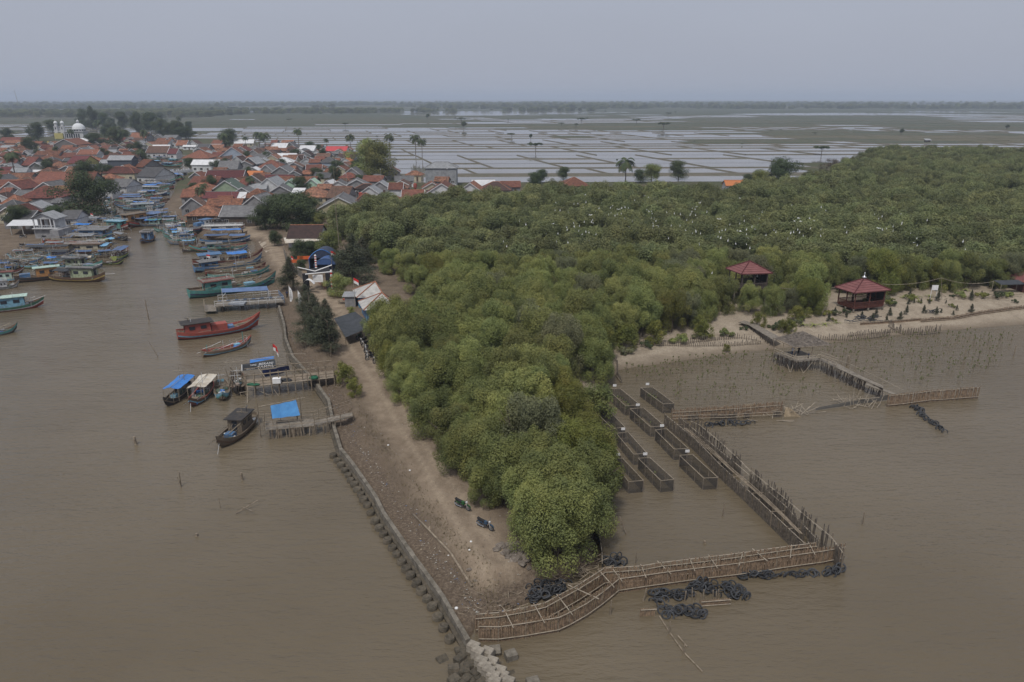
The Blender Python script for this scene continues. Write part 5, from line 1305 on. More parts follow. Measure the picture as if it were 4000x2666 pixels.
# mass litter on the shelf behind the wall
q=MB(); cols_=[(.42,.41,.38),(.32,.27,.2),(.12,.17,.28),(.2,.16,.13),(.38,.35,.3)]
wm_=[g('V',x,y,.4) for x,y in((655,760),(690,830),(740,880),(775,960),(800,1010),(830,1060),(880,1140),(930,1215),(985,1290),(1045,1370),(1085,1430),(1160,1390))]
for k in range(620):
    i=R.randrange(len(wm_)-1); p=wm_[i].lerp(wm_[i+1],R.random()); x=p.x+abs(R.gauss(0,.9))+.35; y=p.y+R.uniform(-.8,.8); s=R.uniform(.035,.11); z=ground_z(x,y)+.05
    a=R.random()*6; q.poly([(x+s*math.cos(a+t),y+s*math.sin(a+t)*.7,z+R.uniform(-.02,.06)) for t in(0,1.6,3.1,4.7)],R.choice([0,0,1,1,3,3,4,2]))
for k in range(450):
    p=Vector(PATH[R.randrange(len(PATH)-1)]+(0,)); p2_=R.choice(PATH[8:]); x=p2_[0]+R.gauss(0,3); y=p2_[1]+R.gauss(0,6); 
    if sdist(np.array([x]),np.array([y]),LAND)[0]<2: continue
    s=R.uniform(.03,.10); z=ground_z(x,y)+.04; a=R.random()*6; q.poly([(x+s*math.cos(a+t),y+s*math.sin(a+t)*.7,z) for t in(0,1.6,3.1,4.7)],R.choice([1,3,3,4]))
tag(q.build('litter',[mat('litter_%d'%i,c_,None) for i,c_ in enumerate(cols_)]),'scattered rubbish and debris along the inside of the sea wall','litter',None,'stuff')
# dry grass tufts on the bank lip
q=MB(); 
for k in range(2600):
    i=R.randrange(len(wm_)-1); p=wm_[i].lerp(wm_[i+1],R.random()); x=p.x+3.2+R.gauss(0,.8); y=p.y+R.uniform(-1,1); z=ground_z(x,y); h=R.uniform(.08,.3); a=R.random()*6; dx,dy=.05*math.cos(a),.05*math.sin(a)
    q.poly([(x-dx,y-dy,z-.03),(x+dx,y+dy,z-.03),(x+R.uniform(-.12,.12),y+R.uniform(-.12,.12),z+h)])
tag(q.build('dry_grass',mat('dry_grass_blades',(.20,.165,.10),(.11,.09,.055),scale=.5)),'dry grass and roots along the eroded lip of the bank','grass',None,'stuff')
# ---------------------------------------------------------------- fences
def fence(name,label,pts,h,sp=.13,w=.1,mm=None,rails=(),jit=.12,lean=0.04,posts=0,base=-.4,cat='fence',gaps=0,railm=None,th=.045,zf_=None,group=None):
    o=thing(name,pts[0],label,cat,0,group); q=MB(); rs_=resample(pts,sp); i=0
    for k,p in enumerate(rs_[:-1]):
        if gaps and vnoise(np.array([p.x*1.0+500]),np.array([p.y+500.]),1.1,3)[0]<gaps: continue
        d=(rs_[k+1]-p); a=math.atan2(d.y,d.x); zz=zf_(p.x,p.y) if zf_ else 0; hh_=h*(1+R.uniform(-jit,jit)); n=Vector((-math.sin(a),math.cos(a),0))*R.gauss(0,lean)*h
        c=p-pts[0]; t_=Vector((math.cos(a),math.sin(a),0)); tl=t_*R.gauss(0,lean*.5)*h
        b0=c-t_*w/2+Vector((0,0,base+zz)); b1=c+t_*w/2+Vector((0,0,base+zz)); up=Vector((0,0,hh_-base))+n+tl; nn=Vector((-math.sin(a),math.cos(a),0))*th
        q.mesh([b0,b1,b1+nn,b0+nn,b0+up,b1+up,b1+nn+up,b0+nn+up],[(0,1,5,4),(1,2,6,5),(2,3,7,6),(3,0,4,7),(4,5,6,7)])
    q.build('pickets',mm or m_bams,o)
    for rz_,off in rails:
        q=MB(); pr=[p-pts[0]+Vector((0,0,rz_+R.uniform(-.03,.03)+(zf_(p.x,p.y) if zf_ else 0))) for p in resample(pts,2.2)]
        n=[]; 
        for k in range(len(pr)): d=pr[min(k+1,len(pr)-1)]-pr[max(k-1,0)]; v=Vector((-d.y,d.x,0)).normalized(); n.append(pr[k]+v*off)
        q.tube(n,.045,5); q.build('rail',railm or m_rail,o)
    if posts:
        for p in resample(pts,posts): 
            q=MB(); p_=p-pts[0]; zz=zf_(p.x,p.y) if zf_ else 0; q.tube([(p_.x,p_.y,-.6+zz),(p_.x+R.uniform(-.06,.06),p_.y+R.uniform(-.06,.06),h+.25+zz)],.05,5); q.build('post',m_bam,o)
    return o
Z0=lambda pts:[V3(p,0) for p in pts]
SF=Z0([g('H',x,y,0) for x,y in((872,1195),(1050,1195),(1300,1163),(1600,1108),(1700,1062),(1850,980),(2000,870),(2150,745))]+[g('I',x,y,0) for x,y in((250,680),(650,620),(950,580),(1240,545),(1560,495),(1950,440),(2122,405))])
SR_=Z0([g('H',x,y,1.55) for x,y in((840,975),(1060,960),(1300,915),(1480,875),(1780,710),(2030,552))]+[g('I',x,y,1.55) for x,y in((428,482),(610,452),(960,412),(1250,374),(1600,325),(1900,285))])
fence('bamboo_fence','front row of the long bamboo slat fence curving along the near shore',SF,1.75,rails=((1.55,-.08),(.35,-.1)),posts=3.4,gaps=.0)
fence('bamboo_fence','rear row of the long bamboo slat fence behind the front row',SR_,1.8,rails=((1.55,-.08),(1.85,.1),(.4,-.08)),posts=3.6)
o=thing('cross_braces',SF[0],'bamboo cross braces tying the two rows of the near fence together','fence brace')
sf=resample(SF,1); n_=0
for k in range(2,len(sf)-3,2):
    a=sf[k]; b_=min(resample(SR_,.7),key=lambda p:(p-a).length)
    if (a-b_).length>5: continue
    q=MB(); e=(b_-a).normalized(); a2=a-e*.5+Vector((0,0,1.6)); b2=b_+e*.5+Vector((R.uniform(-.5,.5),0,1.75)); q.tube([a2-SF[0],b2-SF[0]],.05,5); q.build('brace',m_rail,o)
EO=Z0([g('G',x,y,2.2) for x,y in((2150,1488),(2060,1370),(1880,1220),(1640,1020),(1440,860),(1240,670),(1050,510),(980,480))])
EM=Z0([g('G',x,y,1.9) for x,y in((1960,1405),(1700,1130),(1440,905),(1230,730),(1050,585),(890,450))])
EI=Z0([g('G',x,y,1.55) for x,y in((1850,1425),(1600,1190),(1400,1000),(1200,820),(1050,660),(960,580),(775,430))])
fence('bamboo_fence','outer ragged row of the tall bamboo fence running away to the east',EO,2.4,mm=m_bamg,rails=((1.9,-.08),(2.2,.1)),jit=.25,gaps=.36,posts=3,lean=.05)
fence('bamboo_fence','middle row of the tall bamboo fence running away to the east',EM,2.0,mm=m_bamg,rails=((1.8,-.08),),jit=.15,gaps=.3,posts=3)
fence('bamboo_fence','inner dark row of the tall bamboo fence facing the caged pond',EI,1.55,mm=m_bamg,rails=((1.55,-.06),(.4,-.1)),posts=2.6)
o=thing('catwalk',EM[0],'line of loose bamboo and planks laid between the rows of the east fence','walkway')
emr=resample(EM,1.1); eir=resample(EI,.6)
for k,p in enumerate(emr[:-1]):
    b_=min(eir,key=lambda s_:(s_-p).length); q=MB(); q.tube([p-EM[0]+Vector((0,0,1.3)),b_-EM[0]+Vector((0,0,1.35))],.04,4); 
    if k%3==0 and (p-b_).length<3.5: q.build('cross_stick',m_bam,o)
q=MB()
for j in range(4): q.tube([((p+min(eir,key=lambda s_:(s_-p).length))/2)-EM[0]+Vector((.12*j+R.uniform(-.1,.1),0,1.4)) for p in emr[2:-2:3]],.05,4)
q.build('bamboo_bundle',m_bam,o)
NF=Z0([g('G',x,y,1.3) for x,y in((835,410),(1000,400),(1250,385),(1480,367),(1690,350))])
fence('bamboo_fence','straight bamboo fence closing the pond on its far side',NF,1.6,mm=m_bams,rails=((1.2,-.08),),posts=3)
NF2=Z0([g('G',x,y,.9) for x,y in((835,440),(1050,432),(1250,430),(1450,415),(1680,405))])
fence('bamboo_fence','lower broken fence row just in front of the far pond fence',NF2,.9,mm=m_bamg,rails=((.85,-.08),(.45,-.1)),posts=2.5,gaps=.5,jit=.3)
RF=Z0([g('J',x,y,1.5) for x,y in((1395,1090),(1500,1080),(1700,1055),(1900,1042),(2040,1030))])
fence('bamboo_fence','tall bamboo fence at the far right of the water, beyond the broken gap',RF,1.8,rails=((1.7,-.06),(.3,-.1)),posts=4,jit=.08)
def sticks(name,label,cat,reg,x0,x1,y0,y1,n,ln,r,mm,z=.0,flat=.5,part='stick'):
    p0=g(reg,(x0+x1)/2,(y0+y1)/2,z); o=thing(name,p0,label,cat)
    for k in range(n):
        a=g(reg,R.uniform(x0,x1),R.uniform(y0,y1),z)-p0; t=R.uniform(0,6.28); el=R.uniform(-.05,flat); l=R.uniform(.6,1)*ln; e=a+Vector((math.cos(t)*math.cos(el),math.sin(t)*math.cos(el)*.5,math.sin(el)))*l
        q=MB(); q.tube([a+Vector((0,0,.05)),e+Vector((0,0,.1))],r,4); q.build(part,mm,o)
    return o
o=sticks('broken_fence','collapsed leaning bamboo poles in the gap of the right-hand fence','broken fence','J',1000,1340,1120,1180,34,2.0,.045,m_rail,0,1.4,'pole')
q=MB(); a=[g('J',x,y,.9)-o.location for x,y in((1000,1110),(1120,1098),(1250,1100),(1330,1093))]; q.tube(a,.05,5); q.build('rail',m_rail,o)
q=MB(); a=g('J',880,1180,.1)-o.location; b_=g('J',1400,1105,.1)-o.location; q.mesh([a,b_,b_+Vector((0,.1,.7)),a+Vector((0,.1,.3))],[(0,1,2,3)]); q.build('sagging_net',mat('grey_net',(.10,.095,.085),(.07,.065,.06)),o)
sticks('bamboo_debris','heap of loose bamboo tangled where the far pond fence breaks off','debris','J',660,840,1170,1220,26,2.4,.045,m_rail,0,.6,'pole')
sticks('bamboo_debris','bamboo poles lying on the tyres at the corner of the pond fences','debris','J',60,640,1190,1260,42,2.6,.045,m_rail,0,.35,'pole')
# fanned straw-coloured panel
p0=g('G',1745,440,0); o=thing('bamboo_screen',p0,'fan-shaped straw-coloured bamboo panel slumped at the end of the pond fence','fence panel'); q=MB()
for k in range(46): t=-1+2*k/45; q.tube([(t*.25-.6,.2,1.15),(t*1.15,-.3-.2*abs(t),.0)],.03,3)
q.build('slats',mat('straw_bamboo',(.30,.24,.165),(.19,.15,.10),scale=4),o)
for xx,yy in((1245,440),(1410,420)):
    p=g('G',xx,yy,0); o=thing('bamboo_screen',p,'','fence panel'); q=MB()
    for k in range(16): q.tube([(-.7+k*.09,.3,1.15+.05*(k%3)),(-.62+k*.09,-.3,.0)],.03,3)
    q.build('slats',MC['straw_bamboo'],o); o['label']='narrow straw-coloured panel leaning on the far pond fence, '+('left one' if xx<1300 else 'right one')
# shore palisades
gz=lambda x,y:max(ground_z(x,y),0)
def pal(label,reg,pts,z,h,sp=.32,jit=.35,rails=((.3,-.1),),mm=None,w=.09,gaps=0): return fence('palisade',label,Z0([g(reg,x,y,z) for x,y in pts]),h,sp=sp,w=w,mm=mm or m_bamg,rails=rails,jit=jit,lean=.08,posts=0,zf_=gz,gaps=gaps,th=.08,railm=m_bam)
pal('front row of old stakes on the sand left of the jetty','S',((730,650),(1000,655),(1300,655),(1600,650),(1900,640),(2280,610)),.2,.8)
pal('back row of old stakes on the sand left of the jetty','S',((1280,620),(1500,590),(1760,560),(2000,540),(2240,560)),.5,.9,.4)
pal('dense stakes lining the mangrove edge above the caged pond','S',((340,660),(420,740),(500,860),(500,1000),(560,1080)),.2,.8,.25)
pal('long row of stakes in the shallows right of the thatched shelter','J',((900,690),(1100,690),(1300,672),(1410,650)),.05,.95,.38)
pal('tall stakes at the right end of the shallows','J',((1390,600),(1480,640),(1630,650),(1770,632)),.1,1.3,.36)
pal('rear stakes just above the shallows row','J',((1110,660),(1300,640),(1480,625),(1640,640)),.2,.8,.4)
fence('retaining_fence','low woven bamboo retaining fence across the beach',Z0([g('J',x,y,.5) for x,y in((1195,580),(1400,565),(1625,545))]),.55,sp=.11,w=.1,mm=m_bams,rails=((.5,-.08),),zf_=gz,jit=.04)
fence('retaining_fence','longer right-hand bamboo retaining fence across the beach with ragged top',Z0([g('J',x,y,.5) for x,y in((1625,555),(1850,540),(2050,505),(2280,478),(2420,462))]),.75,sp=.11,w=.1,mm=m_bams,rails=((.6,-.08),(.2,-.1)),zf_=gz,jit=.15)
sticks('driftwood_pile','pile of driftwood branches along the back of the right beach','driftwood','Z',850,2200,600,700,60,3.0,.05,m_bam,1.3,.15,'branch')
sticks('driftwood_pile','stacked bamboo and dark netting on the sand before the right pavilion','driftwood','Y',700,1250,1380,1500,26,2.2,.06,m_rub,1.0,.15,'branch')
sticks('driftwood_pile','stack of planks lying under the left side of the right pavilion','driftwood','Y',350,750,1230,1340,14,2.2,.06,m_bam,1.0,.08,'branch')
# mud bank fence by the nearest mangrove
fence('net_fence','dark net fence beside the nearest mangrove above the tyres',Z0([g('F',x,y,.6) for x,y in((2000,1080),(2040,1180),(2060,1300),(2062,1400))]),.9,sp=.1,w=.1,mm=mat('dark_mesh',(.06,.055,.05),(.03,.03,.028),scale=6),rails=((.9,0),),zf_=gz)
# ---------------------------------------------------------------- tyres
ty=MB(); ty.torus((0,0,0),.34,.07,None,18,6); tyd=mbdata(ty,'tyre',m_rub,True)
def tyres(reg,x0,y0,x1,y1,n,label,wid=.5,up=.35,stand=.55,zmax=.7,land=False):
    for k in range(n):
        t=(k+R.random())/n if n>3 else k/max(n-1,1); nx=x0+(x1-x0)*t; ny=y0+(y1-y0)*t; p=g(reg,nx,ny,0); x=p.x+R.gauss(0,wid*.45); y=p.y+R.uniform(-1,1)*wid; zb=ground_z(x,y) if land else 0
        z=max(zb,0)+.08+abs(R.gauss(0,up*.6)); o=link('tyre',tyd,None,(x,y,min(z,max(zb,0)+zmax)))
        if R.random()<stand: o.rotation_euler=(PI/2+R.uniform(-.45,.2),0,R.uniform(-.8,.8))
        else: o.rotation_euler=(R.uniform(-.6,.6),R.uniform(-.6,.6),0)
        s=R.uniform(.85,1.2); o.scale=(s,s,s); tag(o,label,'tyre',label)
tyres('I',520,730,860,700,30,'old black tyre heaped in the left part of the long tyre reef',.6)
tyres('I',860,640,1330,690,44,'old black tyre heaped in the middle of the long tyre reef',.8)
tyres('I',1270,550,1550,545,16,'old black tyre stacked against the front of the near fence',.35)
tyres('I',1590,545,1900,525,12,'old tyre in the thin floating line before the near fence',.2,up=.1)
tyres('I',1975,520,2100,500,15,'old tyre in the cluster at the corner of the fences',.35)
tyres('I',600,850,950,850,26,'old tyre in the nearest heap below the bamboo stubs',.5)
tyres('H',1340,790,1660,700,44,'old black tyre in the heap on the mud at the spit end',.9,land=True)
tyres('I',130,430,270,430,17,'old tyre heaped in the pond corner by the nearest mangrove',.6,land=True,up=.5)
tyres('G',1090,520,1440,500,22,'old tyre under the fallen bamboo of the pond fence',.45)
tyres('J',1550,1160,1640,1200,12,'old tyre at the start of the tyre chain by the right fence',.35)
tyres('J',1600,1205,1790,1340,24,'old tyre in the diagonal chain out in the right water',.3,up=.15)
tyres('J',1160,555,1280,560,8,'old tyre in the dark pile before the right pavilion',.6,land=True)
tyres('J',1640,520,1750,510,8,'old tyre in the dark pile behind the beach fence',.5,land=True)
tyres('W',530,1220,560,1220,1,'black tyre hanging on the outer end of the blue jetty',.05,zmax=.6,stand=1)
p=g('I',780,780,0); SB=Z0([g('I',x,y,0) for x,y in((430,875),(560,868))]); fence('bamboo_screen','short bamboo slat panel at the left end of the tyre reef',SB,.75,rails=((.7,-.08),),jit=.05,cat='fence panel')
SB=Z0([g('I',x,y,0) for x,y in((930,790),(1180,770))]); fence('bamboo_screen','low bamboo slat panel at the right end of the nearest tyre heap',SB,.55,rails=((.5,-.08),(.1,-.1)),jit=.1,cat='fence panel')
def pole(reg,x0,y0,x1,y1,label,r=.05,h=None,z0=0,mm=None,cat='pole'):
    a=g(reg,x0,y0,z0); 
    if h is None:
        d=mpp(reg,a); h=abs(y0-y1)*d*1.05; b_=a+Vector(((x1-x0)*d,0,h))
    else: b_=g(reg,x1,y1,h)
    q=MB(); q.tube([a-Vector((0,0,.4))-a,b_-a],r*1.5,5,r1=r*1.0); return tag(q.build('pole',mm or m_bam,None,loc=a),label,cat)
for a_ in(('V',342,735,340,690,'dark stake standing alone in the river far left',.09),('V',365,820,348,787,'thin leaning stick in the river below the dark stake',.05),('V',416,1118,416,1083,'tallest stick of the pair of stubs low in the river',.06),('V',507,1168,506,1145,'thin single stick in the open river',.03),
 ('V',557,1104,556,1086,'small dark stump in the river below the grey wooden boat',.12),('V',313,1022,311,1003,'dark stump in the river on the far left',.16),('V',452,1232,452,1226,'tiny stub almost under water at the lower left',.14),('V',418,1120,410,1095,'leaning stub beside the pair in the river',.05),
 ('V',1982,1205,1982,1175,'stake alone in the open water at far right',.06),('V',1442,1228,1422,1185,'pale leaning stick inside the pond',.05),('V',1660,1187,1662,1155,'upright stick near the inner fence in the pond',.05),('V',1620,1249,1619,1243,'small dark float in the pond',.12),
 ('I',670,1020,672,905,'bamboo stake below the nearest tyre heap',.06),('I',792,1190,795,1100,'second stake farther below the tyre heap',.06),('I',175,860,185,725,'stake standing before the near fence at its left bend',.06),('I',392,430,392,330,'thin stake behind the rear fence row in the pond',.04),
 ('I',450,745,475,625,'leaning stake at the left end of the tyre reef',.06),('J',1925,835,1928,755,'tall stake among the far-right seedlings',.07),('J',2278,800,2282,725,'rightmost tall stake in the far water',.08),('J',1105,870,1106,798,'thick post among the seedlings by the jetty',.2),
 ('B',1105+700,1550,1800,900,'tall thin mast rising beside the grey gabled house',.06),('D',1868,790,1850,-60,'very tall thin pole rising over the tent garden',.07),('D',1025,600,1025,515,'thin pole beside the concrete lane',.05),('A',905,1390,915,1190,'pale pole in front of the bank tree',.08),
 ('C',545,540,543,240,'utility pole at the corner of the two-storey house',.12),('E',1900,600,1903,390,'bamboo post at the track above the pier',.07),('E',1862,640,1880,460,'leaning bamboo post next to the pier entrance',.06),('A',215,170,200,0,'far lattice mast on the horizon at left',.9)): pole(*a_)
a=g('I',590,870,.05);b_=g('I',950,1335,.05); q=MB(); q.tube([a-a,g('I',680,1015,.05)-a,g('I',800,1180,.05)-a,b_-a],.06,5); tag(q.build('floating_pole',m_bam,None,loc=a),'long jointed bamboo floating away from the nearest tyre heap','pole')
a=g('I',745,1035,.1);b_=g('I',820,1125,.05); q=MB(); q.tube([Vector(),b_-a],.06,5); tag(q.build('floating_pole',m_bam,None,loc=a),'short bamboo slanting off the long floating one','pole')
a=g('V',541,1181,.05);b_=g('V',592,1150,.7); q=MB(); q.tube([Vector(),b_-a],.05,5); q.tube([g('V',556,1165,.0)-a,g('V',580,1175,.4)-a],.04,5); tag(q.build('floating_branch',m_bam,None,loc=a),'forked branch sticking out of the river at lower left','branch')
for k in range(9):
    x=R.uniform(700,1150); p=g('I',x,760-(x-700)*.08+R.uniform(-15,30),0); q=MB(); q.tube([(0,0,-.3),(R.uniform(-.1,.1),0,R.uniform(.7,1.4))],.055,5); o=q.build('stake',m_bam,None,loc=p); tag(o,'weathered bamboo stake stuck in the tyre reef','stake','stakes in the tyre reef')
sticks('dead_branches','tangle of dead branches on the mud under the nearest mangrove','dead branches','H',1480,1980,430,690,80,1.8,.04,m_bam,.3,.6,'branch')
sticks('dead_roots','broken roots and sticks at the eroded end of the track','dead branches','H',640,1250,760,960,40,1.0,.04,m_bam,.3,.5,'branch')
# ---------------------------------------------------------------- cages
m,t,b=nt('cage_net'); N=t.nodes; L=t.links; b.inputs['Base Color'].default_value=(.045,.04,.036,1); b.inputs['Roughness'].default_value=.9
tp=N.new('ShaderNodeBsdfTransparent'); ms=N.new('ShaderNodeMixShader'); ms.inputs[0].default_value=.62; L.new(tp.outputs[0],ms.inputs[1]); L.new(b.outputs[0],ms.inputs[2]); L.new(ms.outputs[0],N['Material Output'].inputs[0]); m_net2=m
m_frame2=mat('cage_bamboo',(.24,.20,.165),(.14,.115,.09),scale=3)
sd_=MB(); sd_.tube([(0,0,-.3),(.03,0,.7)],.026,4)
for k in range(7): a=k*2.4; sd_.poly([(.03,0,.55+.03*k),(.03+.16*math.cos(a),.16*math.sin(a),.66+.03*k),(.03+.22*math.cos(a+.25),.22*math.sin(a+.25),.62+.03*k),(.03+.14*math.cos(a+.5),.14*math.sin(a+.5),.56+.03*k)],1)
m_seed=mat('seedling_leaf',(.13,.15,.05),(.09,.10,.035),scale=5); sdo=sd_.build('s',[m_bam,m_seed]); seedd=sdo.data; bpy.data.objects.remove(sdo)
s2=MB(); s2.tube([(0,0,-.3),(-.04,0,.55)],.02,4); s2.poly([(-.04,0,.5),(.1,.05,.66),(.02,0,.7),(-.1,-.03,.62)],1); sdo=s2.build('s',[m_bam,m_seed]); seedd2=sdo.data; bpy.data.objects.remove(sdo)
CG=[((360,770),(455,765),(615,938),(500,947),0),((575,765),(663,762),(850,930),(748,940),1),((893,745),(990,738),(1185,912),(1075,920),0),((225,585),(330,580),(443,745),(335,750),0),((405,575),(497,565),(643,730),(540,735),0),((705,550),(790,540),(958,690),(850,698),0),
 ((230,397),(335,390),(475,530),(380,540),6),((512,388),(615,380),(775,520),(670,525),6),((340,237),(435,232),(590,360),(475,365),22),((592,225),(685,222),(850,345),(765,350),16),((120,250),(230,262),(340,362),(210,365),0)]
nm=['nearest left','nearest middle','nearest right','second left','second middle','second right','third left','third right','farthest left','farthest right','half hidden']
for i,(A1,B1,C1,D1,npl) in enumerate(CG):
    H_=1.45; P4=[V3(g('G',x,y,H_),0) for x,y in(A1,B1,C1,D1)]; ce=sum(P4,Vector())/4; o=thing('pond_cage',ce,nm[i]+' bamboo and net cage standing in the pond'+(' under the mangrove' if i==10 else ' with green seedlings inside' if npl>5 else ''),'cage',0,'net cages in the pond'); L4=[p-ce for p in P4]
    q=MB()
    for k in range(4):
        a,b_=L4[k],L4[(k+1)%4]; n=max(2,int((b_-a).length/1.3))
        for j in range(n):
            c=a.lerp(b_,j/n); c1=a.lerp(b_,(j+1)/n); s_=R.uniform(-.05,.05); q.mesh([c+Vector((0,0,-.3)),c1+Vector((0,0,-.3)),c1+Vector((0,0,H_-.05)),c+Vector((0,0,H_-.05))],[(0,1,2,3)])
    q.build('net',m_net2,o)
    q=MB(); q.tube([p+Vector((0,0,H_+R.uniform(-.04,.04))) for p in L4+[L4[0]]],.04,5); q.build('top_frame',m_rail,o)
    for k in range(4):
        a,b_=L4[k],L4[(k+1)%4]; n=max(1,int((b_-a).length/1.5))
        for j in range(n): c=a.lerp(b_,j/n); q=MB(); q.tube([c+Vector((0,0,-.4)),c+Vector((R.uniform(-.04,.04),0,H_+.08))],.035,4); q.build('post',m_frame2,o)
    q=MB(); q.box((0,0,0),(1,1,.1)); 
    if i!=10:
        s_=(L4[0]+L4[1])/2; q=MB(); q.tube([s_+Vector((.1,0,-.4)),s_+Vector((.1,0,H_+.45))],.03,4); st=q.build('sign_stake',m_frame2,o); q=MB(); q.box(s_+Vector((.1,-.05,H_+.55)),(.5,.03,.34)); q.build('sign_board',m_white,st)
    q=MB(); q.poly([p*.93+Vector((0,0,.03)) for p in L4]); 
    for k in range(npl):
        u,v=R.uniform(.15,.85),R.uniform(.1,.55) if npl<20 else R.uniform(.05,.9); p=(P4[0].lerp(P4[3],v)).lerp(P4[1].lerp(P4[2],v),u); so=link('mangrove_seedling',seedd,None,p,R.random()*6); tag(so,'leafy mangrove seedling growing inside a pond cage','seedling','seedlings inside the cages')
# ---------------------------------------------------------------- seedlings in the shallows
zones=[(V((1440,872),(1600,832),(1770,812),(1790,850),(1830,880),(1940,905),(1800,925),(1560,935),(1530,915),(1480,885)),260,1),(V((1880,800),(2050,778),(2200,768),(2330,775),(2300,850),(2200,890),(2060,895),(2000,880),(1900,830)),330,1),(V((1420,850),(1500,842),(1700,818),(1740,835),(1560,860),(1450,880)),90,1)]
sp_=[]
for poly,n,_ in zones:
    P_=np.array(poly); c=0
    while c<n:
        x,y=R.uniform(*P_[:,0][[P_[:,0].argmin(),P_[:,0].argmax()]]),R.uniform(*P_[:,1][[P_[:,1].argmin(),P_[:,1].argmax()]])
        x=round(x/1.15)*1.15+R.gauss(0,.16); y=round(y/1.5)*1.5+R.gauss(0,.25)
        if inpoly(x,y,poly): sp_.append((x,y)); c+=1
sp_.sort(key=lambda p:p[1])
for x,y in sp_[:290]:
    o=link('mangrove_seedling',R.choice([seedd,seedd2]),None,(x,y,max(ground_z(x,y),-.1)),R.random()*6); o.scale=(.8,.8,R.uniform(1.1,2.1)); tag(o,'thin mangrove seedling planted in the brown shallows','seedling','seedlings planted in the shallows')
q=MB()
for x,y in sp_[290:]:
    z=max(ground_z(x,y),-.1); h=R.uniform(.8,1.7); q.tube([(x,y,z-.2),(x+.04,y,z+h)],.034,3,m=0); 
    for k in range(4): a=k*1.7; q.poly([(x,y,z+h*.8),(x+.15*math.cos(a),y+.15*math.sin(a),z+h*.95),(x+.05,y,z+h*1.05)],1)
tag(q.build('distant_seedlings',[m_bam,m_seed]),'far rows of planted seedlings in the right-hand shallows','seedlings',None,'stuff')
def tub(o,name,pts,r,mm,parent=None,n=5):
    q=MB(); q.tube([Vector(p)-(o.location if parent is None else o.location) for p in pts],r,n); return q.build(name,mm,parent or o)
def slab(o,name,pts,th,mm,parent=None,sub=None):
    P_=[Vector(p)-o.location for p in pts]; n=len(P_); q=MB(); q.mesh(P_+[p-Vector((0,0,th)) for p in P_],[tuple(range(n)),tuple(range(n,2*n))[::-1]]+[(k,(k+1)%n,n+(k+1)%n,n+k) for k in range(n)]); return q.build(name,mm,parent or o)
def stilts(o,pts,zt,n,r=.06,mm=None,spread=.25,zb=-.6,name='stilt'):
    """crooked stilts scattered along a polyline of world points"""
    for k in range(n):
        i=R.randrange(len(pts)-1); p=pts[i].lerp(pts[i+1],R.random()); q=MB(); a=V3(p,zb)+Vector((R.gauss(0,spread),R.gauss(0,spread),0)); q.tube([a-o.location,V3(p,zt)+Vector((R.gauss(0,spread*.6),R.gauss(0,spread*.6),0))-o.location],r,4); q.build(name,mm or m_bam,o)
def railrun(o,pts,z,h,step,r=.05,mm=None,rows=(1,.5),name='railing'):
    P_=[V3(p,z)-o.location for p in resample(pts,step)]; q=MB()
    for f in rows: q.tube([p+Vector((0,0,h*f+R.uniform(-.04,.04))) for p in P_],r,4)
    for p in P_: q.tube([p-Vector((0,0,.2)),p+Vector((R.uniform(-.05,.05),0,h*1.08))],r,4)
    return q.build(name,mm or m_rail,o)
# ---------------------------------------------------------------- jetty with thatched shelter
m_dark_st=mat('dark_stilt',(.075,.06,.05),(.035,.03,.026),scale=4)
jo=g('U',750,680,0); o=thing('thatched_jetty',jo,'long bamboo jetty on crooked stilts with a broad thatched shelter over its platform','jetty')
ZP=1.7
wA=[g('J',x,y,1.5) for x,y in((335,560),(400,575),(590,690))]; wA2=[g('J',x,y,1.5) for x,y in((375,548),(450,568),(640,672))]
slab(o,'walkway',[wA[0],wA[1],wA[2],wA2[2],wA2[1],wA2[0]],.12,m_wplank)
PL=[g('U',x,y,ZP) for x,y in((340,500),(750,660),(1180,620),(820,460))]; slab(o,'platform',PL,.15,m_wplank)
wB=[g('U',x,y,ZP) for x,y in((1180,640),(1460,770),(1900,970),(2306,1140))]; wB2=[g('U',x,y,ZP) for x,y in((1180,585),(1500,700),(1920,925),(2306,1095))]
wE=g('J',1440,1070,1.2); slab(o,'walkway',wB+wB2[::-1],.12,m_wplank)
slab(o,'walkway',[g('J',1230,1000,1.6),g('J',1435,1072,1.2),g('J',1450,1062,1.2),g('J',1240,988,1.6)],.1,m_wplank)
stilts(o,PL[:2],ZP,24,.06,m_dark_st,.22); stilts(o,PL[1:3],ZP,22,.06,m_dark_st,.22); stilts(o,PL[2:]+PL[:1],ZP,10,.05,m_dark_st,.2); stilts(o,wB,ZP,72,.055,m_dark_st,.3); stilts(o,wA[1:],1.4,10,.05,m_dark_st,.2)
railrun(o,PL[:2],ZP,.75,1.2); railrun(o,PL[1:3],ZP,.75,1.3); railrun(o,wB[:2],ZP,.8,1.2); railrun(o,wB2[:2],ZP,.9,1.5)
hr=[g('U',1180,530,2.7)]+[g('U',x,y,2.6) for x,y in((1700,700),(2306,990))]+[g('J',1500,1040,2.2)]; tub(o,'handrail',hr,.04,m_rail)
for k in range(9): p=hr[0].lerp(hr[2],k/8); q=MB(); q.tube([V3(p,1.5)-jo,V3(p,2.6)-jo],.03,4); q.build('handrail_post',m_rail,o)
ZR=4.0
RT=[g('U',330,240,3.7),g('U',700,405,3.5),g('U',1380,370,3.4),g('U',1170,250,3.6)]; rd=[g('U',830,115,4.75),g('U',1180,235,4.6)]
rdA=g('U',560,210,4.9); 
c4=[RT[0],g('U',700,410,3.5),g('U',1385,372,3.4),g('U',850,115,4.8)]; top=g('U',760,190,4.9)
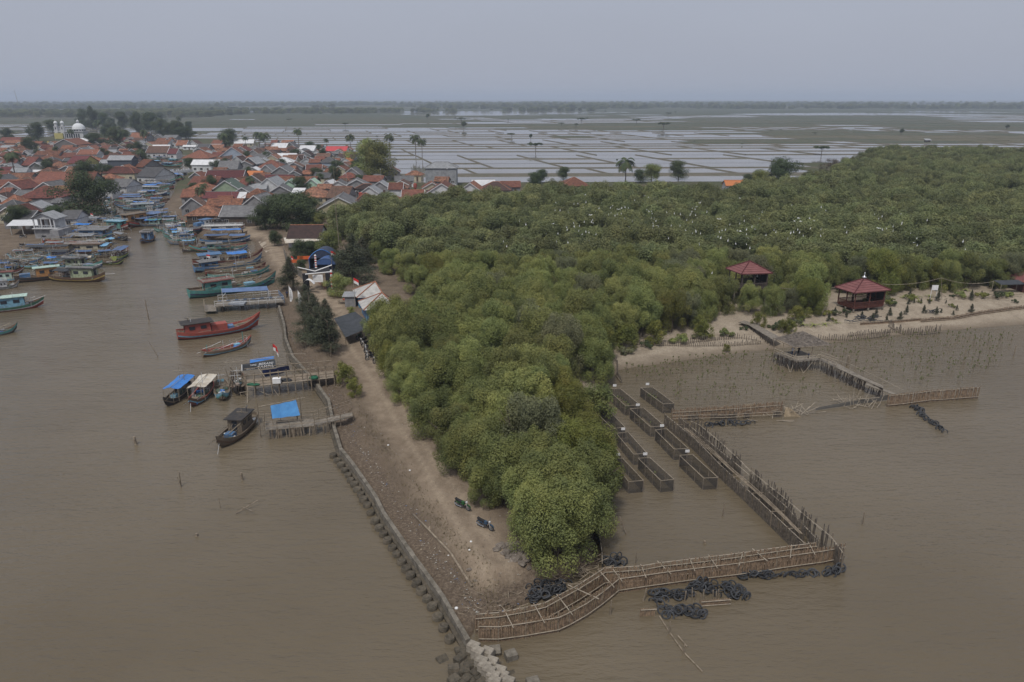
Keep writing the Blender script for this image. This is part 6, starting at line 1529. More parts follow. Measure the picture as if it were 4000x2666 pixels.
def roofz(u,v):
    a=c4[0].lerp(c4[3],v); b_=c4[1].lerp(c4[2],v); p=a.lerp(b_,u); p.z+=.3*math.sin(PI*min(max(u,.0),1))*(.55+.45*math.sin(PI*v))+R.uniform(-.05,.05); return p-jo
q=MB(); q.grid(roofz,22,22); th=q.build('thatch_roof',m_thatch,o)
q=MB()
for k in range(1500):
    u,v=R.random(),R.random(); p=roofz(u,v)+Vector((0,0,.05)); a=R.random()*6.28; l=R.uniform(.25,.55); d=Vector((math.cos(a)*l,math.sin(a)*l,-.04)); n=Vector((-math.sin(a)*.035,math.cos(a)*.035,0)); q.poly([p-n,p+n,p+d+n*.3+Vector((0,0,R.uniform(-.08,.06)))])
q.build('thatch_fronds',m_thatch,th)
for cc in(c4[0],c4[1],c4[2],c4[3],c4[0].lerp(c4[1],.5),c4[1].lerp(c4[2],.5),g('U',1360,385,3.3)):
    q=MB(); b0=V3(cc,ZP-.1 if cc is not c4[3] else 1.5); q.tube([b0.lerp(V3(sum(PL,Vector())/4,ZP),.08)-jo,cc-jo],.06,5); q.build('roof_post',m_bam,o)
tub(o,'eave_pole',[c4[1],c4[2],g('U',1390,375,3.3)],.07,m_bam); tub(o,'eave_pole',[c4[0],c4[1]],.06,m_bam)
for a,b_ in(((560,640),(620,850)),((760,650),(865,870)),((870,870),(1150,520)),((640,850),(740,520))): tub(o,'brace',[g('U',a[0],a[1],1.0 if a[1]<700 else .0),g('U',b_[0],b_[1],0 if b_[1]>800 else 2.3)],.04,m_rail)
# ---------------------------------------------------------------- pavilions
def pavilion(apex,L_,Fr,Rt,zE,zA,zF,label,fin=False,stilt=True,wood=None):
    """apex/corner screen points given as (reg,x,y)"""
    wood=wood or m_redwood; f=g(*Fr,zE); l=g(*L_,zE); r=g(*Rt,zE); bk=l+r-f; ap=(l+r)/2; ap.z=zA; ce=V3((l+r)/2,0); gzv=max(ground_z(ce.x,ce.y),0); o=thing('pavilion',V3(ce,gzv),label,'pavilion'); oc=o.location
    cr=[l,f,r,bk]; 
    q=MB(); T=[p-oc for p in cr]; A=ap-oc; q.mesh(T+[A],[(0,1,4),(1,2,4),(2,3,4),(3,0,4)]); q.mesh([p-Vector((0,0,.16)) for p in T]+T,[(3,2,1,0),(0,1,5,4),(1,2,6,5),(2,3,7,6),(3,0,4,7)]); ro=q.build('roof',m_pink,o)
    q=MB()
    for k in range(4): q.tube([T[k]+Vector((0,0,.05)),A+Vector((0,0,.06))],.11,5); q.tube([T[k],T[(k+1)%4]],.06,4)
    for k in range(4):
        for j in range(1,6): t=j/6; q.tube([T[k].lerp(A,t)+Vector((0,0,.03)),T[(k+1)%4].lerp(A,t)+Vector((0,0,.03))],.035,3)
    q.build('roof_ridges',mat('dark_red_ridge',(.10,.03,.032),(.07,.02,.022)),ro)
    if fin: q=MB(); q.lathe((A.x,A.y,A.z),[(.15,0),(.4,.15),(.42,.3),(.12,.5),(.06,.75),(.03,1.3)],12); q.build('finial',mat('steel_finial',(.6,.62,.65),(.5,.5,.55),rough=.3,metal=.7),ro,smooth=True)
    I=[V3(ce+(V3(p,0)-ce)*.80,0)-V3(oc,0) for p in cr]; I=[Vector((p.x,p.y,0)) for p in I]; zf0=zF-oc.z; ze0=zE-oc.z+.35
    q=MB(); q.mesh([p+Vector((0,0,zf0)) for p in I]+[p+Vector((0,0,zf0-.25)) for p in I],[(0,1,2,3),(7,6,5,4),(0,1,5,4),(1,2,6,5),(2,3,7,6),(3,0,4,7)]); q.build('floor',wood,o)
    for k in range(4):
        a,b_=I[k],I[(k+1)%4]
        for t in(0,.5): p=a.lerp(b_,t); q=MB(); q.box((p.x,p.y,(zf0+ze0)/2),(.2,.2,ze0-zf0)); q.build('column',wood,o); q=MB(); q.box((p.x,p.y,zf0/2-.4),(.28,.28,zf0+.3)); q.build('stilt',m_conc,o)
        q=MB(); n=int((b_-a).length/.26)
        for j in range(n): p=a.lerp(b_,(j+.5)/n); q.box((p.x,p.y,zf0+.5),(.10,.10,1.0),math.atan2((b_-a).y,(b_-a).x))
        for hz_ in(.08,1.02): q.tube([a+Vector((0,0,zf0+hz_)),b_+Vector((0,0,zf0+hz_))],.06,4)
        q.build('balustrade',wood,o)
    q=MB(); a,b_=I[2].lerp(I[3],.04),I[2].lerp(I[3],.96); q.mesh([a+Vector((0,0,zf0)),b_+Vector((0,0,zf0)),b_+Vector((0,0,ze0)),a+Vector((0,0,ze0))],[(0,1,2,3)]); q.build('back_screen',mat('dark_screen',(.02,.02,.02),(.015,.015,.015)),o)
    return o
pavilion(None,('Y',345,705),('Y',800,848),('Y',1635,775),5.2,7.3,1.9,'square pavilion on stilts on the beach with maroon shingle roof and silver finial',fin=True)
pavilion(None,('J',243,178),('J',355,220),('J',577,213),8.6,10.6,5.4,'maroon-roofed lookout pavilion rising out of the mangroves',wood=mat('grey_brown_wood',(.10,.08,.07),(.06,.05,.045),scale=2))
# shade cloth at the right edge, sign board, string wires
o=thing('shade_shelter',g('Z',2010,560,1.4),'dark shade-cloth shelter on poles at the far right edge of the beach','shelter'); a=[g('Z',1760,350,4.0),g('Z',1900,430,3.4),g('Z',2350,420,3.4),g('Z',2200,340,4.0)]
slab(o,'shade_cloth',a,.05,TP['dark']); [tub(o,'post',[V3(p,.9),p],.05,m_rail) for p in a]
o=thing('house',g('Z',2420,520,1.3),'corner of a red-roofed hut cut by the right edge of the photo','house'); roof_parts(o,'h',7,5,2.6,1.6,.5,m_pink,m_redwood,m_cap,False); openings(o,7,5,2.6,2,0)
p=g('Z',612,690,1.2); o=thing('sign_board',p,'blank white sign board on two pale legs among beach saplings','sign'); s=mpp('Z',p); 
for dx in(0,102): q=MB(); q.tube([(dx*s,0,-.3),(dx*s,0,262*s)],.05,4); q.build('leg',m_white,o)
q=MB(); q.box((55*s,-.06,215*s),(105*s,.06,92*s)); q.build('board',m_white,o)
wp=[g('Y',-520,735,6.0),g('Y',345,715,5.4)]; 
for a,b_,sag in((g('J',600,315,6.2),g('J',1015,315,5.2),.35),(g('J',1350,290,5.3),g('J',1770,247,6.0),.6),(g('J',1770,247,6.0),g('J',2140,272,4.6),.8)):
    q=MB(); q.tube([(a.lerp(b_,t)-a)+Vector((0,0,-4*sag*t*(1-t))) for t in np.linspace(0,1,12)],.035,4); tag(q.build('festoon_wire',m_rail,None,loc=a),'sagging pale wire strung '+('from the lookout to the beach pavilion' if a.x<g('J',1100,315,5).x else 'from the beach pavilion to its pole' if b_.x<g('J',1900,272,4.6).x else 'from its pole to the dark shade shelter'),'wire')
q=MB(); a=g('J',1772,395,1.3); b_=g('J',1770,247,6.0); q.tube([Vector(),b_-a],.05,5); tag(q.build('wire_pole',m_bam,None,loc=a),'thin pole carrying the wires behind the white sign','pole')
# beach plants
BP=[]
for reg,x,y,h in[('Z',80,1010,150),('Z',190,930,150),('Z',225,780,100),('Z',320,770,80),('Z',445,770,80),('Z',500,910,140),('Z',595,770,90),('Z',750,730,170),('Z',725,930,130),('Z',1345,700,160),('Z',1360,890,150),('Z',1035,930,80),('Z',820,900,80),('Z',1095,860,90),('Z',900,760,60),('Z',250,620,90),('Z',1760,560,120),('Z',1540,600,50),
   ('Y',220,1440,170),('Y',350,1340,180),('Y',620,1370,150),('Y',970,1350,130),('Y',1210,1420,180),('Y',1290,1340,180),('Y',1530,1430,150),('Y',1600,1310,180),('Y',20,1330,130)]:
    p=g(reg,x,y,1.1); p.z=max(ground_z(p.x,p.y),.1); hm=h*mpp(reg,p); o=tree('cas',R.randrange(2),p,hm/8*.9,sz=hm/8,group='saplings on the sandy beach'); o.scale=(hm/8*1.35,hm/8*1.35,hm/8*1.15); BP.append((o,'casuarina sapling on the sand '+('right of' if p.x>g('Y',1640,1200,1).x else 'before')+' the beach pavilion'))
rank_labels(BP,10)
cn=MB(); 
for k in range(9):
    a=k*.7+.3; el=.9-.1*(k%4); d=Vector((math.cos(a)*math.cos(el),math.sin(a)*math.cos(el),math.sin(el))); p=Vector((0,0,.1)); s_=Vector((-math.sin(a),math.cos(a),0))*.09
    for j in range(5): d=(d+Vector((0,0,-.28))).normalized(); e=p+d*.28; cn.poly([p-s_,p+s_,e+s_*(1-.2*j),e-s_*(1-.2*j)]); p=e
m_coc=mat('young_coconut',(.22,.22,.06),(.12,.15,.05),scale=3,rnd=.15); cnd=mbdata(cn,'fronds',m_coc); CP2=[]
for reg,x,y in(('J',790,570),('J',867,570),('J',948,560),('J',1030,550),('Z',345,680),('Z',600,660),('Z',1515,620),('Z',1120,620),('Z',1250,550),('Z',140,680),('Y',2175,980),('Y',1625,1090)):
    p=g(reg,x,y,1.1); p.z=max(ground_z(p.x,p.y),.1); o=link('coconut_seedling',cnd,None,p,R.random()*6); s=R.uniform(.85,1.2); o.scale=(s,s,s); o['category']='palm seedling'; o['group']='young coconut palms on the beach'; CP2.append((o,'young yellow-green coconut seedling on the sand'))
rank_labels(CP2,12)
for i,(reg,x,y,h,l) in enumerate([('S',600,680,330,'yellow-green young mangrove leftmost behind the beach stakes'),('S',970,600,290,'round yellow-green young mangrove between two others by the stakes'),('S',1560,540,250,'broad yellow-green young mangrove right of the round one'),('S',1500,440,200,'yellow-green mangrove behind the broad one'),('J',735,555,120,'small yellow-green tree on the sand left of the beach pavilion'),('J',870,500,110,'yellow tree at the forest edge left of the beach pavilion'),('J',660,640,110,'thin pale tree just above the thatched roof'),('J',700,630,90,'second thin pale tree above the thatched roof'),('J',575,510,80,'low yellow bush at the end of the walkway'),('S',2230,400,200,'leafy tree overhanging the start of the walkway'),('E',2000,800,210,'small bright green tree with flat crown by the bamboo pier'),('E',2085,930,170,'small round-crowned sapling standing on the dirt bank'),('J',1440,340,90,'yellowish tree right of the beach pavilion'),('J',1800,330,80,'yellowish tree behind the white sign board'),('J',250,770,60,'spindly shrub standing at the waterline left of the jetty')]):
    p=gg(reg,x,y); hm=h*mpp(reg,p); tree('yel',i%2,p,hm/4.3,label=l)
BU=[]
for k in range(44):
    i=R.randrange(2); x=R.uniform(1430,2340); y=np.interp(x,(1430,1500,1640,1760,1900,1960,2150,2353),(800,786,762,748,722,700,684,682))+abs(R.gauss(0,7)); p=g('V',x,y,1.1); p.z=max(ground_z(p.x,p.y),.1)
    if inpoly(p.x,p.y,FORP) and sdist(np.array([p.x]),np.array([p.y]),FORP)[0]>2: continue
    s=R.uniform(.4,1.2); o=tree('bush',0,p,s,group='bushes at the forest edge',mat_=R.choice([None,m_mang,m_mangy,m_mangg])); BU.append((o,'small bush at the forest edge'))
rank_labels(BU,9)
# edge trees that show single, dark thicket by the pond
for reg,x,y,h,l in(('G',250,480,330,'pale grey-green tree hanging over the half hidden cage'),):
    p=g(reg,x,y,.3); hm=h*mpp(reg,p); tree('yel',0,p,hm/4.5,label=l,mat_=m_mang)
# casuarinas along the lane
for i,(reg,x,y,h,l) in enumerate([('D',1290,985,330,'dark casuarina beside the blue jetty, first of the lane row'),('D',1460,1180,250,'feathery casuarina behind the white banners'),('E',1660,330,300,'tall casuarina in the middle of the lane row'),('E',1760,450,320,'dense casuarina above the dirt bank'),('E',1840,540,350,'nearest dark casuarina of the lane row'),('E',1720,400,330,'casuarina leaning over the sea wall'),('D',2010,900,480,'tall dark casuarina left of the pale tents'),('D',1900,840,300,'casuarina behind the entrance gate'),('D',2120,760,330,'casuarina at the mangrove edge behind the tents'),('R',130,640,400,'thin casuarina beside the lane opposite the tents'),('R',350,800,420,'slender casuarina by the shade net')]):
    p=gg(reg,x,y); hm=h*mpp(reg,p); o=tree('cas',i%2,p,hm/8,label=l); o.scale=(hm/8*2.0,hm/8*2.0,hm/8*1.15)
for i,(x,y,h,l) in enumerate([(1400,640,230,'dark layered tree in the tent garden'),(1500,620,200,'second layered tree in front of the brown-tiled house'),(1740,640,330,'pale green tree right of the brown-tiled house'),(1620,300,200,'pale green tree behind the brown-tiled house'),(1850,780,250,'bush by the tent garden gate'),(1100,475,170,'small round tree alone at the lane fork'),(1830,1060,260,'leafy bush beside the lane left of the pale tents'),(1400,760,130,'low shrub behind the garden fence'),(1560,580,150,'shrub between the garden and the house'),(1980,1250,80,'bright green creeper mound by the shade net')]):
    p=gg('D',x,y); hm=h*mpp('D',p); s=hm/7.4; tree('broad',i%3,p,s,label=l,mat_=m_mang if 'pale' in l or 'bright' in l else None)
# ---------------------------------------------------------------- tent garden, gate, house
def at(reg,x,y,z=1.0): return g(reg,x,y,z)
house('D','x',1225,1625,228,382,'darkbrown','white',3.0,2,label='brown-tiled house with orange ridge behind the tent garden',depth=None)
o=thing('canopy',at('D',1420,600),'long white awning below the brown-tiled roof','awning'); a=[at('D',1200,380,3.9),at('D',1630,378,3.9),at('D',1648,415,3.2),at('D',1216,443,3.2)]; slab(o,'awning_sheet',a,.05,TP['white']); [tub(o,'post',[V3(p,.8),p],.05,m_bam) for p in a]
m_tent=mat('tent_blue_mesh',(.045,.06,.10),(.03,.04,.07),scale=2)
def arch(label,bl,pk,br,zt,dep,mm,trim,zb=1.0,ze=3.2):
    a=at(*bl,zt[0]); p=at(*pk,zt[1]); c=at(*br,zt[2]); o=thing('arched_tent',V3((a+c)/2,1),label,'tent'); q=MB(); n=10; pts=[]
    for k in range(n+1):
        t=k/n; x=a.lerp(c,t); x.z=zt[0]+(zt[1]-zt[0])*math.sin(PI*t)**.8; pts.append(x-o.location)
    base=[V3(a,1)-o.location]+pts+[V3(c,1)-o.location]; bk=[v+Vector((0,dep,0)) for v in base]; N_=len(base)
    q.mesh(base+bk,[(k,k+1,N_+k+1,N_+k) for k in range(N_-1)]+[tuple(range(N_,2*N_))]); q.mesh(base,[tuple(range(1,N_-1))]) ; q.build('tent_cover',mm,o)
    q=MB(); q.tube(base,.09,5); q.build('frame',trim,o); return o
arch('big dark blue mesh tent with bright blue rim behind the gate',('D',1490,620),('D',1620,540),('D',1770,600),(4.2,6.2,4.2),5,m_tent,TP['blue'])
arch('smaller blue arched tent in front of the big mesh tent',('D',1550,690),('D',1660,620),('D',1815,690),(3.2,4.8,3.2),3.5,mat('tent_blue',(.05,.10,.24),(.04,.08,.2),scale=2),TP['slate'])
og=thing('entrance_gate',at('D',1590,1000),'black entrance gate with two slanting white beams and a white notice board','gate')
ga,gb=at('D',1465,1000,1),at('D',1725,990,1)
for p in(ga,gb): q=MB(); q.box((p.x-og.location.x,p.y-og.location.y,2.0),(1.0,1.0,4.2)); q.build('pillar',mat('gate_black',(.02,.02,.024),(.015,.015,.018)),og)
bb_=[at('D',1447,800,5.1),at('D',1740,773,5.1)]; tub(og,'beam',bb_,.14,m_white); tub(og,'slanting_beam',[at('D',1360,720,6.2),at('D',1560,765,5.6)],.12,m_white); tub(og,'slanting_beam',[at('D',1560,765,5.6),at('D',1752,695,6.6)],.13,m_white)
slab(og,'roof_panel',[at('D',1460,740,5.5),at('D',1720,715,5.8),at('D',1740,770,5.1),at('D',1470,790,5.1)],.08,MC['gate_black'])
a,b_=at('D',1533,810,4.6),at('D',1662,798,4.6); a.y=b_.y=min(a.y,b_.y)-.1; q=MB(); s=(b_-a).length; ce=(a+b_)/2-og.location; q.box((ce.x,ce.y,ce.z-.75),(s,.06,1.7)); nb=q.build('notice_board',m_white,og)
q=MB(); 
for k in range(4): q.box((ce.x,ce.y-.035,ce.z-.25-.3*k),(s*.74,.012,.05))
q.build('faint_lines',m_frame,nb)
o=thing('arched_sign',at('D',1470,960),'small curved white roof over a black doorway by the gate','sign'); q=MB(); a=at('D',1420,925,3.0)-o.location; b_=at('D',1548,938,3.0)-o.location
q.grid(lambda u,v:a.lerp(b_,u)+Vector((0,v*1.2,1.3*math.sin(PI*(u*.8+.1)))),10,2); q.build('roof',m_white,o); q=MB(); q.box((0,.3,1.0),(.9,.7,2.2)); q.build('door',MC['gate_black'],o)
def tentroof(label,ap,cs,zA,zE,wall):
    A=g('R',*ap,zA); cr=[g('R',*c,zE) for c in cs]; bk=cr[0]+cr[2]-cr[1]; cr.append(bk); o=thing('tent',V3(sum(cr,Vector())/4,1),label,'tent'); q=MB(); T=[p-o.location for p in cr]; a=A-o.location; q.mesh(T+[a],[(0,1,4),(1,2,4),(2,3,4),(3,0,4)]); ro=q.build('roof',mat('tent_roof_white',(.48,.47,.45),(.30,.29,.28),scale=.7,hi=.7,wave=('X',3,.12,0)),o)
    q=MB(); [q.tube([T[k]+Vector((0,0,.05)),a+Vector((0,0,.06))],.12,5) for k in range(4)]; q.build('orange_ridge',m_cap,ro)
    q=MB(); c=sum(T,Vector())/4; I=[c+(p-c)*.82 for p in T]; q.mesh([V3(p,0) for p in I]+[V3(p,T[0].z+.1) for p in I],[(0,1,5,4),(1,2,6,5),(2,3,7,6),(3,0,4,7)]); q.build('wall',wall,o)
    for p in I: q=MB(); q.tube([V3(p,-.2)*1.0,V3(p,T[0].z)],.07,5); q.build('post',PM['lightblue'],o)
tentroof('farther pale tent-roofed kiosk with orange ridge tiles',(1225,5),((815,150),(885,298),(1400,285)),5.6,3.3,PM['blue'])
tentroof('nearer pale tent-roofed kiosk with orange ridge tiles, edged by mangroves',(1345,205),((915,362),(1010,525),(1640,480)),5.6,3.3,PM['blue'])
o=thing('shade_net',g('R',700,750,3),'black pointed shade net stretched over the dirt track','shade net'); q=MB(); a=[g('R',480,665,3.4),g('R',860,545,4.2),g('R',1200,800,3.4),g('R',690,1010,2.6)]
q.grid(lambda u,v:(a[0].lerp(a[1],u)).lerp(a[3].lerp(a[2],u),v)-o.location+Vector((0,0,-.35*math.sin(PI*u)*math.sin(PI*v))),10,10); q.build('net',TP['dark'],o); [tub(o,'post',[V3(p,.7),p],.05,m_bam) for p in a]
o=thing('kiosk',g('R',800,430,1),'grey market kiosk with a sloping tin roof by the tents','kiosk'); q=MB(); q.box((0,0,1.1),(2.2,2.2,2.2)); q.build('wall',WM['grey'],o); q=MB(); q.box((-.2,0,2.35),(2.8,2.8,.1),rx=.15); q.build('roof',RM['lightgrey'][0],o)
o=thing('bamboo_table',g('R',640,400,1),'low bamboo table with a red cloth beside the lane','table'); q=MB(); q.box((0,0,.75),(1.8,1.2,.08)); q.build('top',m_bam,o)
for sx_ in(-1,1):
    for sy_ in(-1,1): q=MB(); q.tube([(sx_*.8,sy_*.5,-.05),(sx_*.8,sy_*.5,.72)],.05,4); q.build('leg',m_bam,o)
q=MB(); q.box((.4,0,.92),(.6,.5,.25)); q.build('red_cloth',PM['red'],o)
fence('garden_fence','grey net fence curving along the tent garden beside the lane',Z0([g('D',x,y,1) for x,y in((1205,560),(1225,650),(1270,730),(1350,800),(1430,870))]),1.7,sp=.16,w=.11,mm=MC['roof_light_sheet'] if 0 else mat('grey_mesh_fence',(.22,.21,.20),(.12,.11,.10),scale=2),rails=((1.6,0),),zf_=gz)
fence('garden_fence','bamboo fence between the gate and the pale tents',Z0([g('D',x,y,1) for x,y in((1750,1060),(1830,1070),(1930,1075))]),1.5,sp=.2,w=.07,rails=((1.4,0),(.5,0)),zf_=gz)
fence('rubble_wall','low wall with orange panels leading into the gate',Z0([g('D',x,y,1) for x,y in((1560,870),(1700,985))]),1.1,sp=.4,w=.42,mm=mat('orange_panels',(.30,.12,.06),(.16,.10,.08),scale=1.2),cat='wall',zf_=gz,jit=.03,lean=0)
for i,(x,y,n_) in enumerate(((1330,650,'orange banner cloth hanging left in the tent garden'),(1430,610,'orange banner cloth in the middle of the tent garden'),(1835,650,'orange cloth at the right of the tents'))):
    p=at('D',x,y,2.2); q=MB(); q.grid(lambda u,v:((u-.5)*3.4,.1*math.sin(u*9),(v-.5)*.9),8,2); tag(q.build('orange_cloth',mat('orange_cloth',(.62,.13,.03),(.45,.09,.03),scale=3),None,loc=p),n_,'cloth')
def flag(reg,x,y,ytop,label,wd=1.1,pole_m=None,lean=0):
    p=gg(reg,x,y); h=(y-ytop)*mpp(reg,p)*1.05; o=thing('flag',p,label,'flag'); q=MB(); q.tube([(0,0,-.2),(lean,0,h)],.05,5); q.build('flag_pole',m_rail,o)
    q=MB(); 
    for k in(0,1): q.grid(lambda u,v:(lean+wd*.75*u,.15*math.sin(u*5),h-.55*(k)-.55*v-.5*u),5,2,k)
    q.build('flag_cloth',[m_flagr,m_flagw],o); return o
flag('D',1760,790,540,'red and white flag on a tall pole behind the gate',1.6); flag('D',2025,1225,850,'red and white flag on the pole in front of the tents',1.4); flag('D',1290,680,590,'small red and white flag at the garden corner',.9)
flag('E',1350,690,455,'red and white flag above the bamboo pier',1.0); flag('E',1378,700,490,'tattered red flag on the pier beside the larger flag',.5)
for x,y0,y1,l in((1575,740,575,'red and white spiral streamer left of the gate roof'),(1765,1040,745,'red and white streamer on the right gate pole')):
    p=at('D',x,y0,3.4 if x<1600 else 1); h=(y0-y1)*mpp('D',p)*1.0; q=MB(); n=12
    for k in range(n): q.lathe((0,0,h*k/n),[(.22+.06*(k%2),0),(.2,h/n)],6,k%2)
    tag(q.build('streamer',[m_flagr,m_flagw],None,loc=p),l,'streamer')
for i,(x,y,yt) in enumerate(((1290,1140,920),(1392,1190,970))):
    p=gg('D',x,y); h=(y-yt)*mpp('D',p); o=thing('feather_banner',p,'tall white feather banner by the blue jetty, '+('left one' if i==0 else 'right one'),'banner'); q=MB(); q.tube([(-.3,0,-.2),(-.3,0,h)],.03,4); q.build('pole',m_rail,o)
    q=MB(); q.grid(lambda u,v:(-.28+u*(.75*math.sin(PI*min(v+.08,1))**.6),.06*math.sin(v*9),h*(.12+.88*v)),3,10); bn=q.build('banner_cloth',m_white,o)
    q=MB(); [q.box((.0,-.08,h*(.25+.07*k)),(.16+.1*(k%3),.01,.1)) for k in range(8)]; q.build('print',m_frame,bn)
# lane: paved strip
pv=[gg('D',x,y) for x,y in((905,428),(1000,428),(1105,590),(1200,582),(1195,598),(1040,602),(1030,600))]
q=MB(); q.poly([V3(p,p.z+.06) for p in (gg('D',905,428),gg('D',995,428),gg('D',1105,588),gg('D',1032,602))]); struct(q.build('paved_lane',mat('lane_concrete',(.34,.29,.23),(.26,.22,.17),scale=.6,hi=.7)))
# ---------------------------------------------------------------- piers
# blue jetty
o=thing('blue_jetty',g('W',900,1150,1.2),'blue and white railed jetty with a slate-blue canopy and moored platform','jetty'); ZJ=1.3
dk=[g('W',345,1150,ZJ),g('W',1920,1045,ZJ),g('W',1800,900,ZJ),g('W',420,1010,ZJ)]; slab(o,'deck',dk,.15,m_wplank); lo_=[g('W',115,1260,.7),g('W',380,1250,.7),g('W',370,1110,.7),g('W',110,1110,.7)]; slab(o,'lower_deck',lo_,.1,m_wplank)
stilts(o,[dk[0],dk[1]],ZJ,26,.06,m_dark_st,.15); stilts(o,[dk[3],dk[2]],ZJ,14,.06,m_dark_st,.15)
railrun(o,[dk[0],dk[1]],ZJ,1.1,1.6,.045,m_wht); railrun(o,[dk[3],dk[2]],ZJ,1.1,1.6,.045,m_wht); railrun(o,[dk[1],dk[2]],ZJ,1.1,1.2,.06,PM['blue']); railrun(o,[lo_[0],lo_[3]],.7,1.1,1.2,.05,m_rail)
q=MB(); [q.tube([dk[0].lerp(dk[1],t)-o.location+Vector((0,0,1.12)),dk[0].lerp(dk[1],t+.05)-o.location+Vector((0,0,1.12))],.06,4) for t in np.linspace(.05,.9,8)]; q.build('blue_band',PM['blue'],o)
cn_=[g('W',505,830,3.6),g('W',1560,780,3.6),g('W',1520,685,3.9),g('W',495,745,3.9)]; slab(o,'canopy',cn_,.06,TP['slate']); [tub(o,'canopy_post',[V3(p,.8),p],.07,m_wht) for p in cn_]; tub(o,'canopy_brace',[g('W',530,910,3.0),g('W',590,845,3.5)],.05,m_wht); tub(o,'canopy_brace',[g('W',1560,835,3.0),g('W',1480,790,3.5)],.05,m_wht)
slab(o,'tarpaulin',[g('W',640,1090,ZJ+.3),g('W',1000,1100,ZJ+.3),g('W',1070,1015,ZJ+.5),g('W',720,1025,ZJ+.7)],.3,TP['grey'])
# bamboo pier with the lettered tarp
o=thing('bamboo_pier',g('T',1200,620,1.2),'long bamboo and plank pier with crooked rails, tarps and gear','pier'); ZB=1.9
dk=[g('T',480,640,ZB),g('T',2050,520,ZB),g('T',2040,405,ZB),g('T',470,570,ZB)]; dk[0]=g('T',480,690,ZB); slab(o,'deck',dk,.12,mat('pier_planks',(.30,.245,.185),(.18,.145,.11),scale=2,wave=('X',3,.45,.2)))
tub(o,'edge_beam',[dk[0]-Vector((0,0,.1)),dk[1]-Vector((0,0,.1))],.1,m_rail)
for k in range(12):
    p=dk[0].lerp(dk[1],k/11); q=MB(); q.tube([V3(p,-.6)+Vector((R.uniform(-.2,.2),0,0))-o.location,V3(p,3.6 if k%2 else 3.0)-o.location],.085,5); q.build('post',m_bam,o)
    p=dk[3].lerp(dk[2],k/11); q=MB(); q.tube([V3(p,-.6)-o.location,V3(p,2.9)-o.location],.075,5); q.build('post',m_bam,o)
for a,b_ in((g('T',410,510,2.5),g('T',2065,325,2.5)),(g('T',430,380,3.4),g('T',2000,230,3.0)),(dk[0]+Vector((0,0,.6)),dk[1]+Vector((0,0,.6))),(dk[3]+Vector((0,0,.55)),dk[2]+Vector((0,0,.55)))): tub(o,'rail',[a,a.lerp(b_,.5)+Vector((0,0,.1)),b_],.075,m_bam)
for a,b_ in(((690,370,3.6),(1050,860,0)),((1130,110,3.2),(1540,100,3.2)),((80,265,3.3),(980,170,3.6)),((350,810,.8),(720,735,1.0)),((495,680,2.0),(490,990,0)),((640,750,.9),(880,850,.2))): tub(o,'loose_pole',[g('T',*a),g('T',*b_)],.05,m_rail)
for a,b_ in(((1600,150),(1590,740)),((1300,250),(1305,420)),((1215,90),(1215,330)),((730,30),(715,260))): p=g('T',b_[0],b_[1],.4); tub(o,'tall_pole',[V3(p,-.3),V3(p,0)+Vector((0,0,(b_[1]-a[1])*mpp('T',p)+.4))],.05,m_bam)
for k in range(34):
    a=g('T',R.uniform(140,470),R.uniform(480,880),0)-o.location; e=a+Vector((R.gauss(0,.7),R.gauss(0,.4),R.uniform(.5,2.4))); q=MB(); q.tube([a,e],R.uniform(.04,.09),4); q.build('snag',m_dark_st if k%2 else m_bam,o)
q=MB(); q.lathe((0,0,0),[(.45,0),(.5,.5),(.42,.9),(.1,.95)],9); q.build('sack',mat('sacking',(.27,.22,.19),(.18,.15,.13),scale=3),o).location=g('T',310,740,.3)-o.location
for (x,y,mm,l,sx_,sy_,sz_) in((1690,530,mat('green_net_heap',(.03,.16,.09),(.02,.10,.06),scale=6,bump=.8),'heaped bright green net lying on the far end of the pier deck',.7,.5,.5),(590,645,MC['green_net_heap'],'flat green net spread at the outer end of the pier deck',1.1,.4,.25),(1190,575,m_rub,'dark bundle lying in the middle of the pier deck',.9,.4,.45)):
    q=MB(); q.lathe((0,0,0),[(1,0),(.95,.5),(.6,.9),(.05,1)],10); ob=q.build('net_heap',mm,None,loc=g('T',x,y+20,ZB),smooth=True); ob.scale=(sx_,sy_,sz_); tag(ob,l,'net')
q=MB(); q.box((0,0,.35),(1.15,.75,.7)); q.box((0,0,.74),(1.2,.8,.08)); ob=q.build('foam_box',m_white,None,loc=g('T',1025,630,ZB),rz=.15); ob.modifiers.new('b','BEVEL').width=.03; tag(ob,'white foam fish box standing on the bamboo pier','box')
# lettered dark tarp, blue tarps
o=thing('lettered_tarp',g('T',700,400,2),'black tarp hand-lettered in white capitals, stretched beside the pier','tarp')
c0,c1,c2,c3=g('T',395,410,2.3),g('T',1010,340,2.3),g('T',985,205,3.2),g('T',390,300,3.2); slab(o,'tarp_sheet',[c0,c1,c2,c3],.03,TP['dark'])
X=(c1-c0); xn=X.normalized(); Y=(c3-c0); zn=xn.cross(Y).normalized(); yn=zn.cross(xn)
def lettering(txt,x,y,size,sx_=1.0,shear=.25,W_=None):
    cu=bpy.data.curves.new('lettering','FONT'); cu.body=txt; cu.size=size; cu.extrude=.004; cu.offset=.003; cu.shear=shear; cu.space_character=1.12
    to=bpy.data.objects.new('tmp_text',cu); C.objects.link(to); bpy.context.view_layer.update(); me=bpy.data.meshes.new_from_object(to.evaluated_get(bpy.context.evaluated_depsgraph_get())); bpy.data.objects.remove(to)
    me.materials.clear(); me.materials.append(m_white); ob=link('lettering',me,o); w_=max(v.co.x for v in me.vertices); k=(W_/w_) if W_ else 1
    M=Matrix((( xn.x*k,yn.x,zn.x,0),(xn.y*k,yn.y,zn.y,0),(xn.z*k,yn.z,zn.z,0),(0,0,0,1))); M.translation=c0-o.location+xn*x+yn*y+zn*.04; ob.matrix_basis=M
